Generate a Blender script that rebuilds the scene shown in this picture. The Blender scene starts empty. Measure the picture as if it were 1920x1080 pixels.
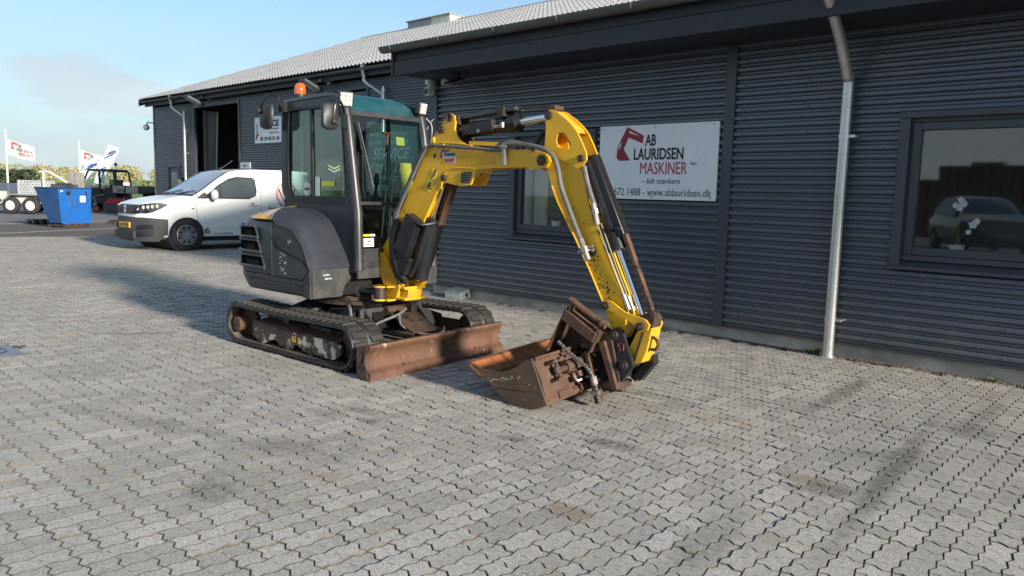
import bpy, bmesh, math, random
import numpy as np
from mathutils import Vector, Matrix, noise as mnoise
random.seed(7)
R = math.radians
SC = bpy.context.scene
COL = SC.collection

# ------------------------------------------------------------------ camera
def cam_setup():
    pitch, roll, yaw = R(6.88841), R(1.50995), R(-42.81723)
    fw = Vector((math.sin(yaw), math.cos(yaw), 0)); rt = Vector((math.cos(yaw), -math.sin(yaw), 0)); up = Vector((0, 0, 1))
    f2 = fw*math.cos(pitch) - up*math.sin(pitch); u2 = up*math.cos(pitch) + fw*math.sin(pitch)
    r = rt*math.cos(roll) + u2*math.sin(roll); u = u2*math.cos(roll) - rt*math.sin(roll)
    cd = bpy.data.cameras.new('camera'); co = bpy.data.objects.new('camera', cd); COL.objects.link(co)
    cd.sensor_width = 36; cd.lens = 1443.467/1920*36; cd.clip_start = 0.05; cd.clip_end = 5000
    m = Matrix((r, u, -f2)).transposed().to_4x4(); m.translation = (0, 0, 1.37)
    co.matrix_world = m
    SC.camera = co
    return co
CAM = cam_setup()
CAMINV = CAM.matrix_world.inverted()
def to_px(p):
    q = CAMINV @ Vector(p)
    if q.z > -0.05: return None
    return (960 + 1443.467*q.x/-q.z, 540 - 1443.467*q.y/-q.z, -q.z)

# ------------------------------------------------------------------ sky, sun, exposure
SUN_EL = R(16.0)
SUN_DIR = Vector((0.998*math.cos(SUN_EL), -0.065*math.cos(SUN_EL), math.sin(SUN_EL))).normalized()
def world_setup():
    w = bpy.data.worlds.new('World'); SC.world = w; w.use_nodes = True
    nt = w.node_tree; nt.nodes.clear(); N = nt.nodes.new; L = nt.links.new
    out = N('ShaderNodeOutputWorld'); bg = N('ShaderNodeBackground'); bg.inputs['Strength'].default_value = 0.093
    sky = N('ShaderNodeTexSky'); sky.sky_type = 'NISHITA'; sky.sun_disc = False
    sky.sun_elevation = SUN_EL; sky.sun_rotation = math.atan2(SUN_DIR.x, SUN_DIR.y)
    sky.air_density = 1.0; sky.dust_density = 0.5; sky.ozone_density = 2.5; sky.altitude = 30
    tc = N('ShaderNodeTexCoord'); sep = N('ShaderNodeSeparateXYZ'); L(tc.outputs['Generated'], sep.inputs[0])
    # cloud plane projection: dir.xy / (dir.z + .12)
    add = N('ShaderNodeMath'); add.operation = 'ADD'; add.inputs[1].default_value = 0.16; L(sep.outputs['Z'], add.inputs[0])
    mx = N('ShaderNodeMath'); mx.operation = 'MAXIMUM'; mx.inputs[1].default_value = 0.05; L(add.outputs[0], mx.inputs[0])
    dx = N('ShaderNodeMath'); dx.operation = 'DIVIDE'; L(sep.outputs['X'], dx.inputs[0]); L(mx.outputs[0], dx.inputs[1])
    dy = N('ShaderNodeMath'); dy.operation = 'DIVIDE'; L(sep.outputs['Y'], dy.inputs[0]); L(mx.outputs[0], dy.inputs[1])
    cb = N('ShaderNodeCombineXYZ'); L(dx.outputs[0], cb.inputs[0]); L(dy.outputs[0], cb.inputs[1])
    mp = N('ShaderNodeMapping'); mp.inputs['Rotation'].default_value = (0, 0, R(48)); mp.inputs['Scale'].default_value = (0.50, 0.62, 1)
    mp.inputs['Location'].default_value = (6.1, 3.3, 0); L(cb.outputs[0], mp.inputs[0])
    n1 = N('ShaderNodeTexNoise'); n1.inputs['Scale'].default_value = 1.1; n1.inputs['Detail'].default_value = 7; n1.inputs['Roughness'].default_value = 0.52
    n1.inputs['Distortion'].default_value = 0.25; L(mp.outputs[0], n1.inputs['Vector'])
    rp = N('ShaderNodeMapRange'); rp.interpolation_type = 'SMOOTHSTEP'; rp.inputs['From Min'].default_value = 0.38; rp.inputs['From Max'].default_value = 0.60
    rp.inputs['To Max'].default_value = 0.88; L(n1.outputs['Fac'], rp.inputs['Value'])
    # hazy veil near the horizon
    hz = N('ShaderNodeMapRange'); hz.inputs['From Min'].default_value = 0.0; hz.inputs['From Max'].default_value = 0.36
    hz.inputs['To Min'].default_value = 0.97; hz.inputs['To Max'].default_value = 0.0; L(sep.outputs['Z'], hz.inputs['Value'])
    mxm = N('ShaderNodeMath'); mxm.operation = 'MAXIMUM'; L(rp.outputs[0], mxm.inputs[0]); L(hz.outputs[0], mxm.inputs[1])
    n2 = N('ShaderNodeTexNoise'); n2.inputs['Scale'].default_value = 1.7; n2.inputs['Detail'].default_value = 4; L(mp.outputs[0], n2.inputs['Vector'])
    cr = N('ShaderNodeValToRGB'); cr.color_ramp.elements[0].color = (3.35, 3.75, 4.05, 1); cr.color_ramp.elements[1].color = (3.95, 4.3, 4.55, 1)
    cr.color_ramp.elements[0].position = 0.35; cr.color_ramp.elements[1].position = 0.65; L(n2.outputs['Fac'], cr.inputs[0])
    mix = N('ShaderNodeMix'); mix.data_type = 'RGBA'; L(mxm.outputs[0], mix.inputs['Factor']); L(cr.outputs[0], mix.inputs[7])
    tint = N('ShaderNodeMix'); tint.data_type = 'RGBA'; tint.blend_type = 'MULTIPLY'; tint.inputs['Factor'].default_value = 1.0
    tint.inputs[7].default_value = (0.70, 1.0, 1.10, 1); L(sky.outputs[0], tint.inputs[6]); L(tint.outputs[2], mix.inputs[6])
    L(mix.outputs[2], bg.inputs['Color']); L(bg.outputs[0], out.inputs[0])
world_setup()
sl = bpy.data.lights.new('sun', 'SUN'); sl.energy = 4.2; sl.angle = R(5.0); sl.color = (1.0, 0.91, 0.79)
so = bpy.data.objects.new('sun', sl); COL.objects.link(so); so.rotation_euler = SUN_DIR.to_track_quat('Z', 'Y').to_euler(); so.location = (20, -5, 20)
SC.view_settings.view_transform = 'Standard'; SC.view_settings.look = 'None'; SC.view_settings.gamma = 1; SC.view_settings.use_curve_mapping = False
SC.view_settings.exposure = 1.0
SC.cycles.max_bounces = 8; SC.cycles.transparent_max_bounces = 12; SC.cycles.caustics_reflective = False; SC.cycles.caustics_refractive = False

# ------------------------------------------------------------------ materials
MATS = {}
def mat(name, col, rough=0.5, metal=0.0, var=0.12, vscale=4.0, bump=0.0, bscale=80.0, spec=0.5, coat=0.0,
        wear=None, dirt=None, speck=None, stretch=None, emit=None, splash=None):
    """wear: list of (colour, noise scale, threshold, softness, roughness, metal); dirt: (colour, scale, amount)"""
    if name in MATS: return MATS[name]
    m = bpy.data.materials.new(name); m.use_nodes = True; nt = m.node_tree; N = nt.nodes.new; L = nt.links.new
    p = nt.nodes['Principled BSDF']; tc = N('ShaderNodeTexCoord'); vec = tc.outputs['Object']
    if stretch:
        mp = N('ShaderNodeMapping'); mp.inputs['Scale'].default_value = stretch; L(vec, mp.inputs[0]); vec = mp.outputs[0]
    p.inputs['Metallic'].default_value = metal; p.inputs['Roughness'].default_value = rough
    p.inputs['Specular IOR Level'].default_value = spec; p.inputs['Coat Weight'].default_value = coat
    def nz(scale, detail=4, rough_=0.6, v=None, seed=0):
        n = N('ShaderNodeTexNoise'); n.inputs['Scale'].default_value = scale; n.inputs['Detail'].default_value = detail; n.inputs['Roughness'].default_value = rough_
        if seed:
            mm = N('ShaderNodeMapping'); mm.inputs['Location'].default_value = (seed*3.1, seed*1.7, seed*5.3); L(v or vec, mm.inputs[0]); L(mm.outputs[0], n.inputs['Vector'])
        else: L(v or vec, n.inputs['Vector'])
        return n.outputs['Fac']
    n = nz(vscale, 5)
    a = N('ShaderNodeMapRange'); a.inputs['From Min'].default_value = .3; a.inputs['From Max'].default_value = .7
    a.inputs['To Min'].default_value = 1-var; a.inputs['To Max'].default_value = 1+var; L(n, a.inputs['Value'])
    vm = N('ShaderNodeVectorMath'); vm.operation = 'SCALE'; vm.inputs[0].default_value = col[:3]; L(a.outputs[0], vm.inputs['Scale'])
    c = vm.outputs[0]; ro = None; me = None
    rr = N('ShaderNodeMapRange'); rr.inputs['To Min'].default_value = max(0.02, rough-.08); rr.inputs['To Max'].default_value = min(1, rough+.08)
    L(nz(vscale*2.3, 3, seed=2), rr.inputs['Value']); ro = rr.outputs[0]
    if speck:
        scol, ss, th = speck
        s = N('ShaderNodeMapRange'); s.inputs['From Min'].default_value = th; s.inputs['From Max'].default_value = th+.06; L(nz(ss, 2, .5, seed=4), s.inputs['Value'])
        mx = N('ShaderNodeMix'); mx.data_type = 'RGBA'; L(s.outputs[0], mx.inputs['Factor']); L(c, mx.inputs[6]); mx.inputs[7].default_value = (*scol, 1); c = mx.outputs[2]
    if dirt:
        dcol, ds, da = dirt
        s = N('ShaderNodeMapRange'); s.inputs['From Min'].default_value = .42; s.inputs['From Max'].default_value = .72; s.inputs['To Max'].default_value = da; L(nz(ds, 6, .65, seed=5), s.inputs['Value'])
        mx = N('ShaderNodeMix'); mx.data_type = 'RGBA'; L(s.outputs[0], mx.inputs['Factor']); L(c, mx.inputs[6]); mx.inputs[7].default_value = (*dcol, 1); c = mx.outputs[2]
    for i, wv in enumerate(wear or []):
        wcol, ws, th, soft, wr, wm = wv
        s = N('ShaderNodeMapRange'); s.inputs['From Min'].default_value = th; s.inputs['From Max'].default_value = th+soft; L(nz(ws, 6, .62, seed=7+i*3), s.inputs['Value'])
        mx = N('ShaderNodeMix'); mx.data_type = 'RGBA'; L(s.outputs[0], mx.inputs['Factor']); L(c, mx.inputs[6]); mx.inputs[7].default_value = (*wcol, 1); c = mx.outputs[2]
        m2 = N('ShaderNodeMix'); L(s.outputs[0], m2.inputs['Factor']); L(ro, m2.inputs[2]); m2.inputs[3].default_value = wr; ro = m2.outputs[0]
    L(c, p.inputs['Base Color']); L(ro, p.inputs['Roughness'])
    if splash:
        ge = N('ShaderNodeNewGeometry'); sx = N('ShaderNodeSeparateXYZ'); L(ge.outputs['Position'], sx.inputs[0])
        hm = N('ShaderNodeMapRange'); hm.inputs['From Min'].default_value = splash[1]; hm.inputs['From Max'].default_value = .10; hm.inputs['To Max'].default_value = splash[2]; L(sx.outputs['Z'], hm.inputs['Value'])
        wn = N('ShaderNodeTexNoise'); wn.inputs['Scale'].default_value = 5; wn.inputs['Detail'].default_value = 6; wn.inputs['Roughness'].default_value = .75; L(ge.outputs['Position'], wn.inputs['Vector'])
        wm = N('ShaderNodeMapRange'); wm.inputs['From Min'].default_value = .35; wm.inputs['From Max'].default_value = .65; L(wn.outputs['Fac'], wm.inputs['Value'])
        mm = N('ShaderNodeMath'); mm.operation = 'MULTIPLY'; L(hm.outputs[0], mm.inputs[0]); L(wm.outputs[0], mm.inputs[1])
        mx = N('ShaderNodeMix'); mx.data_type = 'RGBA'; L(mm.outputs[0], mx.inputs['Factor']); L(c, mx.inputs[6]); mx.inputs[7].default_value = (*splash[0], 1); L(mx.outputs[2], p.inputs['Base Color'])
    if bump:
        b = N('ShaderNodeBump'); b.inputs['Strength'].default_value = bump; b.inputs['Distance'].default_value = 0.01; L(nz(bscale, 4), b.inputs['Height']); L(b.outputs[0], p.inputs['Normal'])
    if emit:
        p.inputs['Emission Color'].default_value = (*emit[0], 1); p.inputs['Emission Strength'].default_value = emit[1]
    MATS[name] = m
    return m

def glass(name, tint, rough=0.01, refl=1.0, ior=1.5):
    if name in MATS: return MATS[name]
    m = bpy.data.materials.new(name); m.use_nodes = True; nt = m.node_tree; nt.nodes.clear(); N = nt.nodes.new; L = nt.links.new
    o = N('ShaderNodeOutputMaterial'); t = N('ShaderNodeBsdfTransparent'); t.inputs[0].default_value = (*tint, 1)
    g = N('ShaderNodeBsdfGlossy'); g.inputs['Roughness'].default_value = rough; g.inputs[0].default_value = (refl, refl, refl, 1)
    # Schlick reflectance that is the same from either side of the sheet (two surfaces)
    ge = N('ShaderNodeNewGeometry'); dt = N('ShaderNodeVectorMath'); dt.operation = 'DOT_PRODUCT'; L(ge.outputs['Incoming'], dt.inputs[0]); L(ge.outputs['Normal'], dt.inputs[1])
    ab = N('ShaderNodeMath'); ab.operation = 'ABSOLUTE'; L(dt.outputs['Value'], ab.inputs[0])
    om = N('ShaderNodeMath'); om.operation = 'SUBTRACT'; om.inputs[0].default_value = 1; L(ab.outputs[0], om.inputs[1])
    pw = N('ShaderNodeMath'); pw.operation = 'POWER'; pw.inputs[1].default_value = 5; L(om.outputs[0], pw.inputs[0])
    r0 = ((ior-1)/(ior+1))**2*1.9
    k = N('ShaderNodeMath'); k.operation = 'MULTIPLY_ADD'; k.inputs[1].default_value = 1-r0; k.inputs[2].default_value = r0; k.use_clamp = True; L(pw.outputs[0], k.inputs[0])
    # faint smears in the gloss only
    tc = N('ShaderNodeTexCoord'); n = N('ShaderNodeTexNoise'); n.inputs['Scale'].default_value = 3; L(tc.outputs['Object'], n.inputs['Vector'])
    mr = N('ShaderNodeMapRange'); mr.inputs['To Min'].default_value = rough; mr.inputs['To Max'].default_value = rough+.03; L(n.outputs[0], mr.inputs['Value']); L(mr.outputs[0], g.inputs['Roughness'])
    x = N('ShaderNodeMixShader'); L(k.outputs[0], x.inputs[0]); L(t.outputs[0], x.inputs[1]); L(g.outputs[0], x.inputs[2]); L(x.outputs[0], o.inputs[0])
    MATS[name] = m
    return m

RUST = (0.082, 0.040, 0.024); DKRUST = (0.045, 0.020, 0.012); ORUST = (0.26, 0.085, 0.022); MUD = (0.20, 0.155, 0.11)
yellow = mat('yellow paint', (0.78, 0.43, 0.012), .34, var=.07, vscale=2.5, bump=.05, bscale=25, dirt=((.35, .20, .05), 5, .28),
             wear=[((.035, .018, .010), 9, .665, .02, .8, 0), ((.06, .03, .015), 38, .70, .02, .8, 0)])
yellow_worn = mat('worn yellow paint', (0.72, 0.39, 0.015), .42, var=.1, vscale=4, bump=.08, bscale=30, dirt=((.22, .13, .05), 7, .45),
             wear=[((.045, .02, .012), 8, .61, .03, .85, 0), ((.05, .03, .018), 34, .66, .025, .85, 0)])
bonnet_yellow = mat('bonnet yellow', (0.74, 0.40, 0.06), .28, var=.06, coat=.2)
house = mat('dark grey panel', (0.030, 0.038, 0.046), .38, var=.10, vscale=3, bump=.03, bscale=120, dirt=((.075, .075, .07), 6, .30))
hoodm = mat('blue grey hood', (0.027, 0.031, 0.041), .40, var=.12, vscale=2, dirt=((.06, .06, .066), 4, .4))
lower = mat('scuffed dark cover', (0.028, 0.030, 0.030), .6, var=.2, vscale=8, dirt=((.11, .105, .09), 9, .5), wear=[((.28, .27, .24), 26, .70, .03, .7, 0)])
cabm = mat('cab frame paint', (0.020, 0.025, 0.034), .33, var=.1, dirt=((.06, .062, .065), 5, .3))
pillar = mat('cab pillar paint', (0.026, 0.026, 0.028), .38, var=.15, dirt=((.09, .085, .08), 7, .4))
teal = mat('teal roof visor', (0.006, 0.058, 0.070), .22, var=.15, vscale=3, dirt=((.08, .12, .12), 6, .3))
black = mat('black paint', (0.010, 0.010, 0.012), .36, var=.2, dirt=((.05, .042, .035), 8, .3))
blackworn = mat('scraped black paint', (0.011, 0.012, 0.015), .42, var=.2, dirt=((.06, .05, .045), 6, .35), wear=[((.34, .24, .15), 11, .71, .03, .7, 0), ((.07, .035, .02), 16, .655, .03, .85, 0)])
plastic = mat('black plastic', (0.022, 0.022, 0.023), .5, var=.1, bump=.05, bscale=300)
rubber = mat('track rubber', (0.017, 0.0165, 0.016), .58, var=.25, vscale=10, bump=.15, bscale=60, dirt=((.10, .085, .066), 7, .34))
rubber_in = mat('dusty track rubber', (0.11, 0.085, 0.062), .85, var=.3, vscale=10, bump=.2, bscale=50)
hose = mat('hose rubber', (0.022, 0.022, 0.023), .55, var=.2)
hosegrey = mat('grey braided hose', (0.115, 0.112, 0.11), .5, var=.25, vscale=20, bump=.2, bscale=200)
rust = mat('rusty steel', RUST, .78, var=.35, vscale=7, bump=.25, bscale=45, dirt=((.19, .105, .06), 5, .5), wear=[((.03, .018, .014), 10, .57, .06, .8, 0)])
rust_dark = mat('dark rusty steel', (.05, .03, .022), .72, var=.35, vscale=9, bump=.25, bscale=50, dirt=((.13, .065, .035), 7, .55), wear=[((.012, .011, .011), 6, .55, .08, .6, 0)])
rust_bucket = mat('worn bucket steel', (.088, .054, .036), .52, var=.3, vscale=4, bump=.18, bscale=40, dirt=((.13, .068, .036), 3.5, .5), wear=[((.36, .26, .18), 9, .68, .04, .6, 0)])
rust_orange = mat('orange rust', ORUST, .75, var=.4, vscale=16, bump=.2, bscale=60, dirt=((.10, .045, .02), 12, .6))
rust_blade = mat('rusty blade steel', (.108, .055, .035), .60, var=.35, vscale=6, stretch=(1, 1, .45), bump=.15, bscale=40, dirt=((.19, .095, .05), 5, .55),
                 wear=[((.045, .026, .022), 4.2, .60, .08, .7, 0), ((.50, .42, .30), 7.5, .645, .05, .8, 0)])
frame_rust = mat('scuffed track frame', (.05, .042, .038), .7, var=.3, vscale=9, bump=.2, bscale=50, dirt=((.13, .065, .04), 4, .7), wear=[((.52, .46, .38), 9, .54, .05, .8, 0)])
chrome = mat('chromed rod', (.72, .72, .72), .14, 1.0, var=.04)
steel = mat('bare steel', (.34, .33, .31), .38, 1.0, var=.2, vscale=15)
zinc = mat('zinc fitting', (.33, .32, .29), .45, .8, var=.25, vscale=30)
pinm = mat('greasy pin', (.055, .042, .036), .5, .4, var=.3, vscale=40)
white_lens = mat('led lens', (.46, .455, .42), .25, var=.05, bump=.4, bscale=260)
amber = mat('amber lens', (.80, .10, .008), .15, var=.1, coat=.5)
cabglass = glass('cab glass', (.66, .79, .76))
frontglass = glass('cab windscreen', (.70, .84, .81))
winglass = glass('window glass', (.80, .82, .82), refl=1.0, ior=1.66)
wall = mat('anthracite cladding', (.082, .101, .134), .30, var=.06, vscale=1.2, spec=.75, dirt=((.085, .095, .11), 1.5, .25), splash=((.20, .18, .15), .62, .55))
trim = mat('anthracite trim', (.058, .064, .078), .42, var=.06)
fascia = mat('stained timber board', (.022, .026, .037), .55, var=.15, vscale=3, stretch=(.3, 3, 6), bump=.15, bscale=30)
frame_grey = mat('window frame', (.045, .056, .070), .35, var=.05)
plinth = mat('concrete plinth', (.50, .455, .385), .88, var=.2, vscale=3, bump=.2, bscale=90, dirt=((.18, .165, .135), 2.5, .6), splash=((.16, .15, .11), .05, .5))
roofm = mat('fibre cement roof', (.40, .40, .395), .85, var=.16, vscale=1.3, dirt=((.22, .215, .20), 2.6, .5), bump=.1, bscale=60)
gutterm = mat('grey zinc gutter', (.13, .135, .13), .45, .3, var=.15)
galv = mat('galvanised pipe', (.62, .62, .60), .36, .75, var=.1, vscale=6, bump=.03, bscale=30)
galvbox = mat('galvanised sheet', (.48, .52, .52), .4, .7, var=.25, vscale=18)
white = mat('white paint', (.80, .80, .78), .35, var=.03)
signwhite = mat('white sign panel', (.80, .82, .86), .35, var=.03)
vanwhite = mat('white car paint', (.80, .80, .77), .22, var=.02, coat=.4)
red = mat('sign red', (.42, .012, .035), .45, var=.05)
logo_dark = mat('logo dark red', (.30, .012, .03), .45, var=.3, vscale=2)
blackprint = mat('black print', (.012, .012, .018), .5, var=.02)
greyprint = mat('grey print', (.06, .07, .09), .5, var=.02)

# ------------------------------------------------------------------ geometry helpers
class B:
    def __init__(s): s.bm = bmesh.new()
    def box(s, x0, x1, y0, y1, z0, z1, m=None):
        vs = [s.bm.verts.new(Vector(c)) for c in ((x0,y0,z0),(x1,y0,z0),(x1,y1,z0),(x0,y1,z0),(x0,y0,z1),(x1,y0,z1),(x1,y1,z1),(x0,y1,z1))]
        for f in ((0,3,2,1),(4,5,6,7),(0,1,5,4),(1,2,6,5),(2,3,7,6),(3,0,4,7)): s.bm.faces.new([vs[i] for i in f])
        if m is not None:
            for v in vs: v.co = m @ v.co
        return s
    def hexa(s, p):   # 8 points: bottom ring 0-3, top ring 4-7
        vs = [s.bm.verts.new(Vector(c)) for c in p]
        for f in ((0,3,2,1),(4,5,6,7),(0,1,5,4),(1,2,6,5),(2,3,7,6),(3,0,4,7)): s.bm.faces.new([vs[i] for i in f])
        return s
    def prism(s, pts, axis, a, b, holes=(), shift=None):
        """outline in the plane across axis, pushed from a to b; shift(u, v, w) may move points"""
        def P(u, v, w):
            return Vector({'y': (u, w, v), 'x': (w, u, v), 'z': (u, v, w)}[axis])
        loops = [list(pts)]+[list(h) for h in holes]
        for w in (a, b):
            if holes:
                es = []
                for lp in loops:
                    vs = [s.bm.verts.new(P(u, v, w)) for u, v in lp]
                    es += [s.bm.edges.new((vs[i], vs[(i+1) % len(vs)])) for i in range(len(vs))]
                bmesh.ops.triangle_fill(s.bm, edges=es, use_beauty=True)
            else:
                vs = [s.bm.verts.new(P(u, v, w)) for u, v in pts]
                s.bm.faces.new(vs if w == a else vs[::-1])
        for lp in loops:
            va = [s.bm.verts.new(P(u, v, a)) for u, v in lp]; vb = [s.bm.verts.new(P(u, v, b)) for u, v in lp]
            n = len(lp)
            for i in range(n):
                j = (i+1) % n; s.bm.faces.new((va[i], vb[i], vb[j], va[j]))
        return s
    def cyl(s, p0, p1, r, seg=16, r2=None, caps=True):
        p0 = Vector(p0); p1 = Vector(p1); d = (p1-p0).normalized(); r2 = r if r2 is None else r2
        a = d.orthogonal().normalized(); b = d.cross(a)
        A = [s.bm.verts.new(p0+(a*math.cos(t)+b*math.sin(t))*r) for t in [2*math.pi*i/seg for i in range(seg)]]
        Bv = [s.bm.verts.new(p1+(a*math.cos(t)+b*math.sin(t))*r2) for t in [2*math.pi*i/seg for i in range(seg)]]
        for i in range(seg): s.bm.faces.new((A[i], A[(i+1) % seg], Bv[(i+1) % seg], Bv[i]))
        if caps: s.bm.faces.new(A[::-1]); s.bm.faces.new(Bv)
        return s
    def tube(s, path, r, seg=8, closed=False, caps=True):
        P = [Vector(p) for p in path]; n = len(P); rings = []; prev = None
        for i, p in enumerate(P):
            t = (P[min(i+1, n-1)]-P[max(i-1, 0)]).normalized()
            a = prev - t*prev.dot(t) if prev else t.orthogonal()
            a.normalize(); prev = a; b = t.cross(a)
            rr = r[i] if isinstance(r, (list, tuple)) else r
            rings.append([s.bm.verts.new(p+(a*math.cos(2*math.pi*k/seg)+b*math.sin(2*math.pi*k/seg))*rr) for k in range(seg)])
        for i in range(n-1):
            for k in range(seg): s.bm.faces.new((rings[i][k], rings[i][(k+1) % seg], rings[i+1][(k+1) % seg], rings[i+1][k]))
        if caps: s.bm.faces.new(rings[0][::-1]); s.bm.faces.new(rings[-1])
        return s
    def loft(s, rings, closed=True, caps=True):
        V = [[s.bm.verts.new(Vector(p)) for p in r] for r in rings]; n = len(V[0])
        for i in range(len(V)-1):
            for k in range(n if closed else n-1): s.bm.faces.new((V[i][k], V[i][(k+1) % n], V[i+1][(k+1) % n], V[i+1][k]))
        if caps and closed: s.bm.faces.new(V[0][::-1]); s.bm.faces.new(V[-1])
        return s
    def poly(s, pts):
        s.bm.faces.new([s.bm.verts.new(Vector(p)) for p in pts]); return s
    def ball(s, c, r, u=12, v=8, scale=(1,1,1)):
        m = Matrix.Translation(c) @ Matrix.Diagonal((*[r*k for k in scale], 1))
        bmesh.ops.create_uvsphere(s.bm, u_segments=u, v_segments=v, radius=1, matrix=m); return s
    def ico(s, c, r, scale=(1,1,1), rot=0, sub=1):
        m = Matrix.Translation(c) @ Matrix.Rotation(rot, 4, 'Z') @ Matrix.Diagonal((*[r*k for k in scale], 1))
        bmesh.ops.create_icosphere(s.bm, subdivisions=sub, radius=1, matrix=m); return s

def smooth_path(pts, n=5):
    P = [Vector(p) for p in pts]; out = []
    for i in range(len(P)-1):
        p0 = P[max(i-1, 0)]; p1 = P[i]; p2 = P[i+1]; p3 = P[min(i+2, len(P)-1)]
        for k in range(n):
            t = k/n
            out.append(0.5*((2*p1)+(p2-p0)*t+(2*p0-5*p1+4*p2-p3)*t*t+(3*p1-p0-3*p2+p3)*t**3))
    out.append(P[-1]); return out

def mesh_of(name, b, m, sharp=35):
    me = bpy.data.meshes.new(name)
    bmesh.ops.recalc_face_normals(b.bm, faces=b.bm.faces)
    b.bm.to_mesh(me); b.bm.free()
    if m: me.materials.append(m)
    me.shade_smooth(); me.set_sharp_from_angle(angle=R(sharp))
    return me
def link(name, me, parent=None, world=False):
    o = bpy.data.objects.new(name, me); COL.objects.link(o)
    if parent:
        o.parent = parent
        if world: o.matrix_parent_inverse = root_matrix(parent).inverted()
    return o
def root_matrix(o): return o.matrix_basis.copy()
def obj(name, b, m, parent=None, world=False, bevel=0, sharp=35, seg=2, label=None):
    o = link(name, mesh_of(name, b, m, sharp), parent, world)
    if bevel:
        md = o.modifiers.new('bevel', 'BEVEL'); md.width = bevel; md.segments = seg; md.limit_method = 'ANGLE'; md.angle_limit = R(32); md.harden_normals = False
    if label: o['label'] = label
    return o
def tag(o, label, cat, group=None, kind=None):
    o['label'] = label; o['category'] = cat
    if group: o['group'] = group
    if kind: o['kind'] = kind
    return o
def thing(name, label, cat, loc=(0,0,0), rotz=0, group=None):
    o = bpy.data.objects.new(name, None); COL.objects.link(o); o.empty_display_size = .2
    o.location = loc; o.rotation_euler = (0, 0, rotz)
    o.matrix_basis = Matrix.LocRotScale(Vector(loc), Matrix.Rotation(rotz, 3, 'Z'), None)
    return tag(o, label, cat, group)
def structure(o): o['kind'] = 'structure'; return o
def dup_tree(o, parent=None):
    c = o.copy(); COL.objects.link(c)
    if parent: c.parent = parent
    for ch in [k for k in bpy.data.objects if k.parent == o]: dup_tree(ch, c)
    return c
def text_obj(name, body, m, org, u, v, box, parent=None, world=False, depth=.0012, bold=0.0, shear=0.0, lift=.002):
    """lettering fitted into box (u0, v0, u1, v1) of the plane org + u*U + v*V"""
    cu = bpy.data.curves.new(name, 'FONT'); cu.body = body; cu.size = 1; cu.offset = bold; cu.shear = shear; cu.resolution_u = 3
    t = bpy.data.objects.new(name, cu); COL.objects.link(t)
    dg = bpy.context.evaluated_depsgraph_get(); me = bpy.data.meshes.new_from_object(t.evaluated_get(dg))
    bpy.data.objects.remove(t); bpy.data.curves.remove(cu)
    co = np.empty(len(me.vertices)*3); me.vertices.foreach_get('co', co); co = co.reshape(-1, 3)
    mn, mx = co.min(0), co.max(0); s = (co-mn)/np.maximum(mx-mn, 1e-6)
    U = Vector(u).normalized(); V = Vector(v).normalized(); W = U.cross(V)
    uu = box[0]+(box[2]-box[0])*s[:, 0]; vv = box[1]+(box[3]-box[1])*s[:, 1]
    new = np.array(org)[None]+uu[:, None]*np.array(U)[None]+vv[:, None]*np.array(V)[None]+lift*np.array(W)[None]
    me.vertices.foreach_set('co', new.ravel()); me.update()
    bm = bmesh.new(); bm.from_mesh(me); r = bmesh.ops.extrude_face_region(bm, geom=list(bm.faces))
    for e in r['geom']:
        if isinstance(e, bmesh.types.BMVert): e.co += W*depth
    bmesh.ops.recalc_face_normals(bm, faces=bm.faces); bm.to_mesh(me); bm.free()
    me.materials.clear(); me.materials.append(m)
    return link(name, me, parent, world)
def flat(name, polys, m, org, u, v, parent=None, world=False, depth=.0012, lift=.002, holes=None):
    U = Vector(u).normalized(); V = Vector(v).normalized(); W = U.cross(V); b = B()
    for i, p in enumerate(polys):
        b.prism(p, 'z', lift, lift+depth, holes=(holes or {}).get(i, ()))
    M = Matrix((U, V, W)).transposed().to_4x4(); M.translation = org
    for vv in b.bm.verts: vv.co = M @ vv.co
    return obj(name, b, m, parent, world)
LOGO = [(0.125,.359),(.338,.261),(.326,.181),(.147,.246),(.086,.126),(.176,.004),(.041,0),(0,.027),(.004,.128),(.031,.191)]
LOGO_H = [[(.150,.321),(.282,.259),(.154,.293)], [(.065,.211),(.054,.164),(.022,.106),(.024,.159)]]
def logo(name, m, org, u, v, x, y, s, parent=None, world=False, lift=.002):
    return flat(name, [[(x+a*s, y+b*s) for a, b in LOGO]], m, org, u, v, parent, world, lift=lift, holes={0: [[(x+a*s, y+b*s) for a, b in h] for h in LOGO_H]})

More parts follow.
